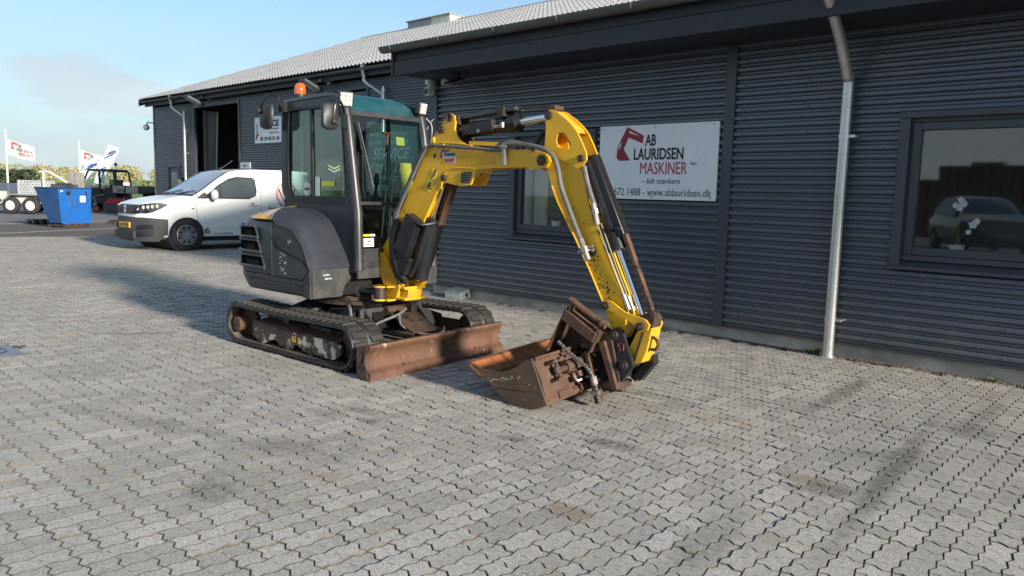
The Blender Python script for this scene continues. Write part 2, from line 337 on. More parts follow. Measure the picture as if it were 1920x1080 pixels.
# ------------------------------------------------------------------ paving
def paving_material(name, rnd):
    m = bpy.data.materials.new(name); m.use_nodes = True; nt = m.node_tree; N = nt.nodes.new; L = nt.links.new
    p = nt.nodes['Principled BSDF']; p.inputs['Roughness'].default_value = .88; p.inputs['Specular IOR Level'].default_value = .35
    g = N('ShaderNodeNewGeometry'); pos = g.outputs['Position']
    def noise(scale, det, rg=.6):
        n = N('ShaderNodeTexNoise'); n.inputs['Scale'].default_value = scale; n.inputs['Detail'].default_value = det; n.inputs['Roughness'].default_value = rg; L(pos, n.inputs['Vector']); return n.outputs['Fac']
    def mr(x, a, b, c, d, smooth=False):
        k = N('ShaderNodeMapRange'); k.inputs['From Min'].default_value = a; k.inputs['From Max'].default_value = b; k.inputs['To Min'].default_value = c; k.inputs['To Max'].default_value = d
        if smooth: k.interpolation_type = 'SMOOTHSTEP'
        L(x, k.inputs['Value']); return k.outputs[0]
    def mul(a, b):
        k = N('ShaderNodeMath'); k.operation = 'MULTIPLY'; L(a, k.inputs[0])
        if isinstance(b, float): k.inputs[1].default_value = b
        else: L(b, k.inputs[1])
        return k.outputs[0]
    def mixc(f, c, col):
        k = N('ShaderNodeMix'); k.data_type = 'RGBA'; L(f, k.inputs['Factor']); L(c, k.inputs[6]); k.inputs[7].default_value = (*col, 1); return k.outputs[2]
    if rnd: at = N('ShaderNodeObjectInfo').outputs['Random']
    else:
        a = N('ShaderNodeAttribute'); a.attribute_name = 'tone'; at = a.outputs['Fac']
    tone = mul(mul(mr(at, 0, 1, .84, 1.13), mr(noise(1.1, 5), .3, .7, .84, 1.14)), mr(noise(24, 4, .7), .3, .7, .88, 1.12))
    tone = mul(mul(tone, mr(noise(260, 2, .5), .3, .7, .60, 1.42)), mr(noise(95, 3, .6), .3, .7, .74, 1.28))
    v = N('ShaderNodeVectorMath'); v.operation = 'SCALE'; v.inputs[0].default_value = (.385, .358, .318); L(tone, v.inputs['Scale']); c = v.outputs[0]
    # grit: dark and light aggregate
    c = mixc(mr(noise(190, 2, .4), .665, .70, 0, .75), c, (.085, .08, .075))
    c = mixc(mr(noise(150, 2, .4), .68, .71, 0, .6), c, (.52, .51, .48))
    # soaked-in dirt in broad cloudy patches
    c = mixc(mr(noise(2.6, 8, .78), .54, .74, 0, .38), c, (.135, .125, .11))
    # single stains where they lie, and one broad grey patch of painted shade: (x, y, rx, ry, turn, strength, colour)
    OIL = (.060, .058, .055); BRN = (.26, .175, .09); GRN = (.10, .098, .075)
    blot = noise(34, 5, .75)
    for (sx, sy, rx, ry, a, k, col) in [(-2.39, 3.46, .23, .10, .25, .85, OIL), (-2.85, 3.12, .12, .06, .3, .7, OIL), (-2.77, 2.95, .07, .05, 0, .6, OIL),
            (-3.87, 2.83, .17, .09, .2, .8, OIL), (-3.68, 2.72, .12, .06, .1, .8, OIL), (-4.0, 2.62, .18, .11, .2, .55, OIL), (-2.88, 4.55, .30, .10, .1, .5, OIL),
            (-3.78, 3.93, .16, .10, .4, .75, OIL), (-7.36, 2.79, .42, .07, .95, .75, OIL), (-6.6, 1.16, .2, .1, .4, .8, OIL), (-3.28, 1.55, .20, .14, .2, .6, OIL),
            (-1.98, 2.56, .17, .09, .2, .75, BRN), (-1.40, 3.72, .20, .10, .1, .85, BRN), (-1.95, 3.87, .3, .08, .1, .45, BRN), (-1.24, 2.95, .2, .08, .3, .4, BRN), (-3.05, 2.02, .26, .10, .2, .5, BRN), (-2.30, 4.35, .2, .14, 0, .35, BRN),
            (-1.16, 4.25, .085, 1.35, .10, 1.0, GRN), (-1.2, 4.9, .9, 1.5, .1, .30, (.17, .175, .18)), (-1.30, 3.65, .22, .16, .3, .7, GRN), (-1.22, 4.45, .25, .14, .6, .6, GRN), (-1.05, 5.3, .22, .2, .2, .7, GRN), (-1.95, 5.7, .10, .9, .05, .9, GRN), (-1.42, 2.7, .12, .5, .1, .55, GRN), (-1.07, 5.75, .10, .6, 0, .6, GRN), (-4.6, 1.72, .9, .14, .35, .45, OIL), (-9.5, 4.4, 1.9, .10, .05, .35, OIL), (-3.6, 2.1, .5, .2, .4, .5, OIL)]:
        mp = N('ShaderNodeMapping'); mp.vector_type = 'TEXTURE'; mp.inputs['Location'].default_value = (sx, sy, 0); mp.inputs['Rotation'].default_value = (0, 0, a); mp.inputs['Scale'].default_value = (rx, ry, 1)
        L(pos, mp.inputs[0]); ln = N('ShaderNodeVectorMath'); ln.operation = 'LENGTH'; L(mp.outputs[0], ln.inputs[0])
        ad = N('ShaderNodeMath'); ad.operation = 'MULTIPLY_ADD'; ad.inputs[1].default_value = 1.3; L(noise(9, 5, .7), ad.inputs[0]); L(ln.outputs['Value'], ad.inputs[2])
        c = mixc(mul(mr(ad.outputs[0], .95, 1.75, k*.85, 0, True), mr(blot, .32, .56, .25, 1)), c, col)
    L(c, p.inputs['Base Color'])
    b = N('ShaderNodeBump'); b.inputs['Strength'].default_value = .35; b.inputs['Distance'].default_value = .004; L(noise(170, 3), b.inputs['Height']); L(b.outputs[0], p.inputs['Normal'])
    return m
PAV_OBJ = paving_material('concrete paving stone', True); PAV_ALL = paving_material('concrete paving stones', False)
joint = mat('sandy joint', (.10, .088, .072), .95, var=.4, vscale=30, bump=.3, bscale=200)
groove = mat('dirty stone edge', (.120, .108, .092), .95, var=.35, vscale=25, dirt=((.20, .15, .10), .9, .8))

EDGE = [(0, 0), (-.008, .035), (.008, .07)]                 # x wave along a row, per unit
CROSS = [(0, 0), (.033, .012), (.068, -.010)]               # y wave across a row
def stone_outline(n):
    pts = [(CROSS[i][0], CROSS[i][1]) for i in range(3)]                        # bottom, left to right
    for k in range(n): pts += [(.1+e[0], .1*k+e[1]) for e in EDGE]                   # right side, up
    pts += [(.1, .1*n)] + [(CROSS[i][0], .1*n+CROSS[i][1]) for i in (2, 1)]      # top, right to left
    left = []
    for k in range(n): left += [(e[0], .1*k+e[1]) for e in EDGE]
    left.append((0, .1*n))
    pts += left[::-1][:-1]
    return pts
def inset(pts, d):
    n = len(pts); out = []
    for i in range(n):
        a = Vector(pts[i-1]); b = Vector(pts[i]); c = Vector(pts[(i+1) % n])
        n1 = Vector((-(b-a).y, (b-a).x)).normalized(); n2 = Vector((-(c-b).y, (c-b).x)).normalized()
        m = (n1+n2); m = m*2/max(m.length_squared, .8)
        out.append((b.x+m.x*d, b.y+m.y*d))
    return out
def stone_template(n):
    o = stone_outline(n); a = inset(o, .0018); t = inset(o, .0044); k = len(o)
    vs = [(x, y, 0) for x, y in t]+[(x, y, -.0035) for x, y in a]+[(x, y, -.016) for x, y in a]
    fs = [tuple(range(k))]+[(k+i, k+(i+1) % k, (i+1) % k, i) for i in range(k)]+[(2*k+i, 2*k+(i+1) % k, k+(i+1) % k, k+i) for i in range(k)]
    return np.array(vs), fs
TPL = {1: stone_template(1), 2: stone_template(2)}
def build_paving():
    rnd = random.Random(3)
    base = B(); base.poly([(-26.5, -3, -.007), (8, -3, -.007), (8, 13, -.007), (-30, 13, -.007)])
    pav = structure(obj('paving', base, joint))
    stones = []
    ix0, ix1 = -300, 22
    for ix in range(ix0, ix1):
        x = ix*.1; j = -4
        ph = rnd.randint(0, 2)
        jj = int(j*10)+ph; big = rnd.random() < .5
        while jj < 131:
            n = 2 if (big if rnd.random() < .82 else not big) else 1
            big = not big if n == (2 if big else 1) else big
            y = jj*.1; jj += n
            cx, cy = x+.05, y+.05*n
            if y+.1*n > (7.02 if x > -8.2 else 12.93): continue
            if (cx+24.06)*.894+(cy-5.76)*.448 < 0: continue
            if -7.52 < cx < -6.98 and 1.30 < cy < 1.84: continue
            if 6.97 < cy and cx > -8.1 and -4.6 < cx < -.2 and rnd.random() < .5: continue
            px = to_px((cx, cy, 0))
            d = math.hypot(cx, cy)
            if px is None or d > 23: continue
            mg = 420 if d < 9 else 160
            if not (-mg < px[0] < 1920+mg and px[1] < 1080+mg): continue
            if px[2] > 13 and n == 0: continue
            stones.append((px, n, x, y, d))
    infr = [s for s in stones if -20 < s[0][0] < 1940 and s[0][1] < 1095]
    infr.sort(key=lambda s: s[4]); near = set(id(s) for s in infr[:300])
    mes = {}
    for n in (1, 2):
        vs, fs = TPL[n]; vl = [tuple(v) for v in vs]; fl = list(fs)
        if n == 2:
            q = len(vl); vl += [(.036, .098, .0006), (.064, .103, .0006), (.063, .107, .0006), (.035, .102, .0006)]; fl.append((q, q+1, q+2, q+3))
        me = bpy.data.meshes.new('paving_stone'); me.from_pydata(vl, [], fl); me.materials.append(PAV_OBJ); me.materials.append(groove)
        for i in range(1, len(fl)): me.polygons[i].material_index = 1
        mes[n] = me
    for s in infr[:300]:
        o = bpy.data.objects.new('paving_stone', mes[s[1]]); COL.objects.link(o); o.parent = pav
        o.location = (s[2], s[3], rnd.gauss(0, .0017)); o.rotation_euler = (rnd.gauss(0, .006), rnd.gauss(0, .008), rnd.gauss(0, .004))
    V = []; F = []; T = []; off = 0
    for s in stones:
        if id(s) in near: continue
        vs, fs = TPL[s[1]]
        dz = rnd.gauss(0, .0018); tx, ty = rnd.gauss(0, .006), rnd.gauss(0, .008)
        c = vs[:, :2]-np.array([.05, .05*s[1]])
        far = s[4] > 11
        w = vs.copy(); w[:, 2] += dz+c[:, 0]*tx+c[:, 1]*ty; w[:, 0] += s[2]; w[:, 1] += s[3]
        k = len(vs)//3
        if far: w = w[:2*k]; w[k:, 2] -= .009; ff = fs[:1+k]
        else: ff = fs
        V.append(w); F += [tuple(i+off for i in f) for f in ff]; off += len(w)
        t = rnd.random(); T += [t+.001]+[-1]*(len(ff)-1)
        if s[1] == 2 and s[4] < 7:
            gq = np.array([(.036, .098, .0008), (.064, .103, .0008), (.063, .107, .0008), (.035, .102, .0008)]); cg = gq[:, :2]-np.array([.05, .1])
            gq[:, 2] += dz+cg[:, 0]*tx+cg[:, 1]*ty; gq[:, 0] += s[2]; gq[:, 1] += s[3]
            V.append(gq); F.append((off, off+1, off+2, off+3)); off += 4; T.append(-1)
    V = np.concatenate(V); me = bpy.data.meshes.new('paving_stones'); me.from_pydata(V.tolist(), [], F)
    me.materials.append(PAV_ALL); me.materials.append(groove)
    T = np.array(T, dtype=np.float32); me.attributes.new('tone', 'FLOAT', 'FACE').data.foreach_set('value', np.abs(T))
    me.polygons.foreach_set('material_index', (T < 0).astype(np.int32)); me.update()
    o = bpy.data.objects.new('paving_stones', me); COL.objects.link(o); o.parent = pav; o['kind'] = 'stuff'
    return pav
PAVING = build_paving()
def flatsheet(name, pts, z, m): return structure(obj(name, B().poly([(x, y, z) for x, y in pts]), m))
asph = mat('asphalt', (.14, .14, .143), .9, var=.25, vscale=1.5, bump=.3, bscale=60, dirt=((.17, .165, .155), 2, .5))
grassm = mat('field grass', (.11, .20, .035), .95, var=.3, vscale=.02, dirt=((.22, .25, .06), .01, .6))
flatsheet('ground', [(-4000, -3000), (1500, -3000), (1500, 4000), (-4000, 4000)], -.03, grassm)
flatsheet('asphalt_yard', [(-90, -60), (60, -60), (60, 60), (-90, 60)], -.021, asph)
kerbw = mat('pale kerb line', (.42, .41, .38), .9, var=.25, vscale=6)
flatsheet('kerb_line', [(-22.6, 2.85), (-22.4, 2.95), (-26.9, 11.9), (-27.1, 11.8)], .001, kerbw)
flatsheet('painted_line', [(-26.6, 1.1), (-26.4, 1.2), (-33.0, 14.4), (-33.2, 14.3)], -.012, kerbw)
# drain cover, let into the paving
t = thing('drain_cover', 'square bluish grey drain cover in the paving at the left edge', 'drain cover', (-7.26, 1.57, 0))
coverm = mat('cast drain cover', (.20, .22, .27), .5, .3, var=.2, vscale=14, bump=.2, bscale=70)
obj('lid', B().box(-.24, .24, -.24, .24, -.02, -.002), coverm, t, bevel=.004)
g = B()
for k in range(3): g.tube([(.075*(k+1)*math.cos(a)*.75, .075*(k+1)*math.sin(a)*.75, 0) for a in [2*math.pi*i/20 for i in range(21)]], .004, 5, caps=False)
obj('ring_pattern', g, black, t)
obj('collar', B().box(-.285, -.25, -.28, .28, -.02, -.001).box(.25, .285, -.28, .28, -.02, -.001).box(-.25, .25, -.28, -.25, -.02, -.001).box(-.25, .25, .25, .28, -.02, -.001), joint, t)

# ------------------------------------------------------------------ cladding helper
PITCH = .076
def corr(b, x0, x1, z0, z1, Y, amp=.032, n=18, pitch=PITCH, zref=.13, dirY=-1, vertical=False):
    """corrugated sheet in the plane Y = const, waves running along X"""
    k = max(2, int(round((z1-z0)/pitch*n))); A = []; nx = max(1, int((x1-x0)/.45)); seed = (x0*3.1+z0*7.7) % 50
    for i in range(k+1):
        z = z0+(z1-z0)*i/k; ph = ((z-zref)/pitch) % 1
        s = math.sin(math.pi/2*max(-1, min(1, 1.75*math.sin(2*math.pi*ph)-.30)))
        y = Y+dirY*amp*.5*(1-s*1.0)
        rowv = []
        for q in range(nx+1):
            x = x0+(x1-x0)*q/nx; wob = .0016*mnoise.noise(Vector((x*1.7, z*1.3, seed)))
            rowv.append(b.bm.verts.new((x, y+wob, z+.0012*mnoise.noise(Vector((x*.9, z*2.1, seed+9))))))
        A.append(rowv)
    for i in range(k):
        for q in range(nx): b.bm.faces.new((A[i][q], A[i][q+1], A[i+1][q+1], A[i+1][q]))
    return b
def roof_sheet(b, x0, x1, y0, z0, y1, z1, wave=.177, amp=.05, n=6, thick=.012):
    """fibre cement sheet, waves running up the slope (y0,z0)->(y1,z1)"""
    k = int(round((x1-x0)/wave*n)); ny, nz = -(z1-z0), (y1-y0); l = math.hypot(ny, nz); ny /= l; nz /= l
    rows = [[], [], []]
    for i in range(k+1):
        x = x0+(x1-x0)*i/k; h = amp*.5*(1+math.cos(2*math.pi*x/wave))
        rows[0].append(b.bm.verts.new((x, y0+ny*(h-thick), z0+nz*(h-thick)))); rows[1].append(b.bm.verts.new((x, y0+ny*h, z0+nz*h))); rows[2].append(b.bm.verts.new((x, y1+ny*h, z1+nz*h)))
    for r in (0, 1):
        for i in range(k): b.bm.faces.new((rows[r][i], rows[r][i+1], rows[r+1][i+1], rows[r+1][i]))
    return b
def gutter(b, x0, x1, Y, Z, r=.07, seg=10):
    out = []
    for rr in (r, r-.006):
        A = []
        for i in range(seg+1):
            a = math.pi+math.pi*i/seg
            A.append((b.bm.verts.new((x0, Y+rr*math.cos(a), Z+rr*math.sin(a))), b.bm.verts.new((x1, Y+rr*math.cos(a), Z+rr*math.sin(a)))))
        for i in range(seg): b.bm.faces.new((A[i][0], A[i][1], A[i+1][1], A[i+1][0]))
        out.append(A)
    b.bm.faces.new([v[0] for v in out[0]])
    return b

# ------------------------------------------------------------------ near building (office)
XL, XR, YW = -8.06, 7.0, 7.05
office = thing('office_building', 'near low building clad in dark horizontal corrugated sheets with grey gutter', 'building', (-.5, 9.5, 0))
def wp(name, b, m, par=office, **k): return obj(name, b, m, par, world=(par == office), **k)
Z0, ZT = .13, 2.86
rowz = [Z0, .13+.076*12, .13+.076*24, ZT]
W2 = (-6.56, -5.30, .875, 2.115); W1 = (-2.09, -.10, .88, 2.13)
def sheets(x0, x1, holes):
    for r in range(3):
        za, zb = rowz[r], rowz[r+1]+(.02 if r < 2 else 0); yy = YW-(.0025 if r % 2 else 0)
        segs = [(x0, x1, za, zb)]
        for (hx0, hx1, hz0, hz1) in holes:
            ns = []
            for (a, b_, c, d) in segs:
                if hx0 >= b_ or hx1 <= a or hz0 >= d or hz1 <= c: ns.append((a, b_, c, d)); continue
                if a < hx0: ns.append((a, hx0, c, d))
                if hx1 < b_: ns.append((hx1, b_, c, d))
                if c < hz0: ns.append((max(a, hx0), min(b_, hx1), c, hz0))
                if hz1 < d: ns.append((max(a, hx0), min(b_, hx1), hz1, d))
            segs = ns
        for (a, b_, c, d) in segs: wp('wall_panel', corr(B(), a, b_, c, d, yy), wall, sharp=85)
sheets(-7.95, -3.735, [W2]); sheets(-3.62, 1.6, [W1]); sheets(1.7, XR, [])
sc = B(); rs = random.Random(5)
for xs in (-7.86, -6.75, -5.2, -4.45, -3.83, -3.53, -2.9, -2.25, -1.2, -.2):
    for k in range(0, 36, 3):
        z = Z0+PITCH*(k+.75)
        if any(h[0]-.04 < xs < h[1]+.04 and h[2]-.03 < z < h[3]+.03 for h in (W1, W2)): continue
        sc.cyl((xs+rs.gauss(0, .004), YW-.030, z), (xs, YW-.037, z), .0065, 6)
o = wp('cladding_screws', sc, trim); o['kind'] = 'stuff'
wp('trim', B().box(-3.733, -3.622, YW-.045, YW+.02, Z0-.012, ZT), trim, bevel=.004)
wp('trim', B().box(1.6, 1.7, YW-.045, YW+.02, Z0-.012, ZT), trim, bevel=.004)
wp('corner_trim', B().box(XL, -7.952, YW-.045, YW+.02, Z0+.03, ZT).box(XL-.012, XL, YW-.044, YW+.1, Z0+.03, ZT), trim, bevel=.004)
wp('drip_edge', B().box(-7.952, XR, YW-.03, YW+.01, Z0-.012, Z0+.004), trim)
wp('plinth', B().box(XL+.03, XR, YW+.002, YW+.3, -.1, Z0-.012).box(XL+.03, XL+.3, YW+.3, 12.9, -.1, Z0-.012), plinth, bevel=.01)
wp('side_wall', B().box(XL, XL+.03, YW+.1, 12.96, Z0, 2.9), wall)
wp('inner_wall', B().box(XL+.05, XR, 9.9, 10.0, 0, 2.86).box(XR-.1, XR, YW+.3, 9.9, 0, 2.86).box(XL+.05, XL+.15, YW+.3, 9.9, 0, 2.86).box(-4.4, -4.3, YW+.31, 9.9, 0, 2.86), mat('office wall paint', (.34, .34, .33), .8))
wp('inner_floor', B().box(XL+.05, XR, YW+.31, 9.9, -.02, .05), mat('office floor', (.12, .11, .10), .6))
wp('soffit', B().box(-8.0, XR, 6.36, YW-.005, 2.862, 2.885).box(XL+.1, XR, YW+.005, 12.9, 2.87, 2.89), fascia)
wp('fascia_board', B().box(-8.0, XR, 6.31, 6.355, 2.845, 3.015), fascia, bevel=.004)
wp('fascia_board', B().box(-8.0, XR, 6.325, 6.357, 3.02, 3.19), fascia, bevel=.004)
wp('verge_board', B().hexa([(-8.045, 6.30, 2.84), (-8.003, 6.30, 2.84), (-8.003, 12.95, 4.40), (-8.045, 12.95, 4.40), (-8.045, 6.30, 3.20), (-8.003, 6.30, 3.20), (-8.003, 12.95, 4.60), (-8.045, 12.95, 4.60)]), fascia)
rb = roof_sheet(B(), -8.1, XR, 6.25, 3.125, 12.9, 4.60, n=4)
wp('roof', rb, roofm, sharp=80)
gt = wp('gutter', gutter(B(), -8.13, XR, 6.235, 3.185, .074), gutterm, sharp=50)
for xx in (-7.9, -7.0, -6.1, -5.2, -4.3, -3.4, -2.5, -1.6):
    b = B(); b.tube([(xx, 6.235+.079*math.cos(a), 3.185+.079*math.sin(a)) for a in [math.pi*(1+i/10) for i in range(11)]], .006, 6); obj('gutter_bracket', b, gutterm, gt)
# downpipe
dp = wp('downpipe', B().tube(smooth_path([(-2.535, 6.93, 0), (-2.535, 6.93, 1.0), (-2.533, 6.93, 2.36), (-2.53, 6.90, 2.44), (-2.515, 6.62, 2.72), (-2.50, 6.30, 2.97), (-2.495, 6.235, 3.03), (-2.495, 6.235, 3.12)], 6), .046, 20), galv)
for z in (.34, 1.95):
    obj('pipe_bracket', B().cyl((-2.535, 6.93, z-.022), (-2.535, 6.93, z+.022), .0495, 20).box(-2.49, -2.44, 6.915, 6.945, z-.012, z+.012).cyl((-2.44, 6.93, z), (-2.44, 7.03, z), .010, 8), galv, dp)
obj('pipe_foot', B().cyl((-2.535, 6.93, 0), (-2.535, 6.93, .012), .062, 20), galv, dp)
# windows of the office
def office_window(x0, x1, z0, z1):
    w = wp('window', B().box(x0+.075, x0+.14, YW-.01, YW+.06, z0+.075, z1-.075).box(x1-.14, x1-.075, YW-.01, YW+.06, z0+.075, z1-.075)
           .box(x0+.14, x1-.14, YW-.01, YW+.06, z0+.075, z0+.14).box(x0+.14, x1-.14, YW-.01, YW+.06, z1-.14, z1-.075), frame_grey, bevel=.006)
    obj('casing', B().box(x0-.02, x0+.062, YW-.055, YW+.03, z0-.02, z1-.04).box(x1-.062, x1+.02, YW-.055, YW+.03, z0-.02, z1-.04).box(x0-.025, x1+.025, YW-.06, YW+.03, z1-.04, z1+.012), trim, w, bevel=.004)
    obj('sill', B().hexa([(x0-.03, YW-.075, z0-.045), (x1+.03, YW-.075, z0-.045), (x1+.03, YW+.03, z0-.03), (x0-.03, YW+.03, z0-.03), (x0-.03, YW-.075, z0-.022), (x1+.03, YW-.075, z0-.022), (x1+.03, YW+.03, z0+.03), (x0-.03, YW+.03, z0+.03)]), trim, w)
    obj('inner_frame', B().box(x0+.062, x0+.078, YW+.0, YW+.05, z0+.03, z1-.04).box(x1-.078, x1-.062, YW, YW+.05, z0+.03, z1-.04).box(x0+.078, x1-.078, YW, YW+.05, z1-.072, z1-.04).box(x0+.078, x1-.078, YW, YW+.05, z0+.03, z0+.072), trim, w)
    obj('pane', B().poly([(x0+.14, YW+.03, z0+.14), (x1-.14, YW+.03, z0+.14), (x1-.14, YW+.03, z1-.14), (x0+.14, YW+.03, z1-.14)]), winglass, w)
    obj('window_board', B().box(x0+.05, x1-.05, YW+.07, YW+.34, z0+.09, z0+.125), white, w)
    obj('reveal', B().box(x0+.02, x0+.05, YW+.06, YW+.32, z0+.1, z1-.08).box(x1-.05, x1-.02, YW+.06, YW+.32, z0+.1, z1-.08), white, w)
    return w
wp('lining', B().box(XL+.05, W2[0]+.02, YW+.27, YW+.3, 0, 2.86).box(W2[1]-.02, W1[0]+.02, YW+.27, YW+.3, 0, 2.86).box(W1[1]-.02, XR, YW+.27, YW+.3, 0, 2.86)
   .box(W2[0]+.02, W2[1]-.02, YW+.27, YW+.3, 0, W2[2]+.08).box(W2[0]+.02, W2[1]-.02, YW+.27, YW+.3, W2[3]-.07, 2.86).box(W1[0]+.02, W1[1]-.02, YW+.27, YW+.3, 0, W1[2]+.08).box(W1[0]+.02, W1[1]-.02, YW+.27, YW+.3, W1[3]-.07, 2.86), MATS['office wall paint'])
office_window(*W2); office_window(*W1)
# pale roller blind drawn down one side of the left window
tag(obj('curtain', B().tube([(-6.38+.012*k, YW+.20+.012*(k % 2), 1.02) for k in range(14)], .004, 4).loft([[(-6.38+.016*k, YW+.20+.014*(k % 2), z) for k in range(14)] for z in (1.01, 2.05)], closed=False), mat('pale curtain', (.55, .53, .48), .8)), 'pale curtain hanging inside the window behind the digger arm', 'curtain')
leafm = mat('house plant leaf', (.06, .19, .08), .5, var=.4, vscale=20); dryleaf = mat('reddish dried flower', (.34, .17, .15), .7, var=.4, vscale=20)
def plant(name, label, x, y, z, potm, lm, r, h, n, pot=(.06, .075, .11), seed=1):
    t = thing(name, label, 'potted plant', (x, y, z)); rr = random.Random(seed)
    obj('pot', B().cyl((0, 0, 0), (0, 0, pot[2]), pot[0], 16, pot[1]), potm, t)
    b = B()
    for i in range(n):
        a = rr.uniform(0, 6.28); q = rr.uniform(.2, 1)**.6; c = Vector((r*q*math.cos(a), r*q*math.sin(a)*.8, pot[2]+h*(.15+.85*rr.random()*(1.1-q*.5))))
        d = Vector((math.cos(a), math.sin(a), rr.uniform(-.5, .8))).normalized()*rr.uniform(.02, .045); s = d.cross(Vector((0, 0, 1))).normalized()*.012
        b.poly([c-d, c+s, c+d, c-s])
    obj('foliage', b, lm, t)
    return t
plant('potted_plant', 'bushy green plant in a pale pot on the window board behind the digger arm', -6.02, YW+.21, 1.0, white, leafm, .16, .30, 260, (.05, .06, .07), 2)
plant('potted_plant', 'reddish dried flowers in a tall grey pot on the window board', -5.72, YW+.20, 1.0, mat('grey pot', (.16, .15, .14), .7), dryleaf, .14, .20, 220, (.055, .09, .18), 4)
orch = thing('orchid', 'white orchid in a cream pot on the board of the right window', 'potted plant', (-1.655, YW+.17, 1.005))
obj('pot', B().cyl((0, 0, 0), (0, 0, .05), .055, 18, .062), mat('cream pot', (.62, .58, .45), .4), orch)
obj('stem', B().tube(smooth_path([(0, 0, .05), (0, 0, .2), (.005, 0, .33), (.02, 0, .38)]), .004, 6).tube(smooth_path([(.01, 0, .05), (.03, 0, .12), (.09, 0, .17), (.11, 0, .21)]), .0035, 6), mat('orchid stem', (.16, .15, .04), .6), orch)
b = B()
for (cx, cz, s) in ((0, .36, 1), (.03, .39, .9), (.005, .42, .8), (-.03, .375, .8), (.11, .22, 1), (.135, .25, .8), (.08, .16, .7)):
    for k in range(5):
        a = k*1.2566+.3; d = Vector((math.cos(a), -.3, math.sin(a)))*.036*s; e = Vector((-math.sin(a), 0, math.cos(a)))*.017*s; c = Vector((cx, -.01, cz))
        b.poly([c, c+d*.55+e, c+d, c+d*.55-e])
obj('flowers', b, mat('orchid petal', (.82, .80, .80), .5), orch)
b = B()
for a, l in ((.2, .13), (2.9, .12), (1.0, .1), (-.5, .09)):
    d = Vector((math.cos(a), math.sin(a)*.4, 0)); n = Vector((-d.y, d.x, 0)).normalized()*.022
    b.poly([(0, 0, .05), d*l*.5+n+Vector((0, 0, .10)), d*l+Vector((0, 0, .06)), d*l*.5-n+Vector((0, 0, .10))])
obj('leaf', b, leafm, orch)
# big sign on the wall
sgn = thing('company_sign', 'white company sign with red digger logo beside the digger arm', 'sign', (-4.49, 7.012, 1.75))
SX, SZ = -4.49, 1.75
obj('board', B().box(-.723, .723, -.012, .006, -.389, .393), signwhite, sgn, bevel=.001)
b = B()
for x in (-.69, -.02, .66):
    for z in (-.36, .365): b.cyl((x, -.012, z), (x, -.02, z), .008, 8)
obj('sign_screws', b, steel, sgn)
SO = (0, -.012, 0); U = (1, 0, 0); V = (0, 0, 1)
logo('logo', logo_dark, SO, U, V, -.489, .019, 1.0, sgn)
for body, m, bx, bo, sh in (('AB', blackprint, (-4.621, 1.922, -4.487, 2.041), .02, 0), ('LAURIDSEN', blackprint, (-4.756, 1.776, -4.153, 1.898), .02, 0), ('MASKINER', red, (-4.669, 1.626, -4.103, 1.75), .0, 0),
        ('ApS', greyprint, (-4.073, 1.712, -3.997, 1.752), 0, .1), ('\u2013 lidt st\u00e6rkere', greyprint, (-4.642, 1.527, -4.176, 1.583), 0, .2), ('5672 1488 - www.ablauridsen.dk', greyprint, (-5.04, 1.400, -3.818, 1.478), -.004, 0)):
    text_obj('lettering', body, m, SO, U, V, (bx[0]-SX, bx[1]-SZ, bx[2]-SX, bx[3]-SZ), sgn, bold=bo, shear=sh)
# things under the eave
cam = thing('security_camera', 'white security camera hanging under the eave at the corner post', 'camera', (-8.02, 6.93, 2.862))
obj('mount', B().cyl((0, 0, 0), (0, 0, -.06), .055, 18).cyl((0, 0, -.06), (0, 0, -.10), .02, 10), white, cam, bevel=.004)
obj('camera_body', B().box(-.05, .05, -.06, .05, -.20, -.10), white, cam, bevel=.012)
obj('lens_window', B().box(-.037, .037, -.063, -.059, -.19, -.115), plastic, cam)
jb = thing('junction_box', 'round white junction box under the eave right of the corner post', 'junction box', (-7.78, 6.99, 2.862))
obj('housing', B().cyl((0, 0, 0), (0, 0, -.075), .05, 18), white, jb, bevel=.006)
fl = thing('flood_lamp', 'flat white flood lamp under the eave of the near building', 'lamp', (-7.28, 6.75, 2.862))
obj('bracket', B().box(-.03, .03, -.02, .02, -.05, 0), plastic, fl)
obj('lamp_head', B().hexa([(-.09, -.16, -.15), (.09, -.16, -.15), (.09, .04, -.07), (-.09, .04, -.07), (-.09, -.15, -.125), (.09, -.15, -.125), (.09, .05, -.045), (-.09, .05, -.045)]), plastic, fl)
obj('diffuser', B().hexa([(-.08, -.155, -.154), (.08, -.155, -.154), (.08, .03, -.079), (-.08, .03, -.079), (-.08, -.155, -.150), (.08, -.155, -.150), (.08, .03, -.075), (-.08, .03, -.075)]), white, fl)
# galvanised box on the ground by the wall
gb = thing('metal_box', 'small galvanised metal box with a round hole, on the paving by the plinth', 'metal box', (-7.36, 6.90, 0), R(14))
obj('body', B().hexa([(-.12, -.13, 0), (.12, -.13, 0), (.12, .12, 0), (-.12, .12, 0), (-.12, -.13, .085), (.12, -.13, .085), (.12, .12, .12), (-.12, .12, .12)]), galvbox, gb, bevel=.003)
obj('lid', B().hexa([(-.135, -.145, .086), (.128, -.145, .086), (.128, .13, .121), (-.135, .13, .121), (-.135, -.145, .096), (.128, -.145, .096), (.128, .13, .131), (-.135, .13, .131)]), galvbox, gb, bevel=.002)
obj('hole', B().cyl((.119, .02, .05), (.1225, .02, .05), .03, 18), blackprint, gb)
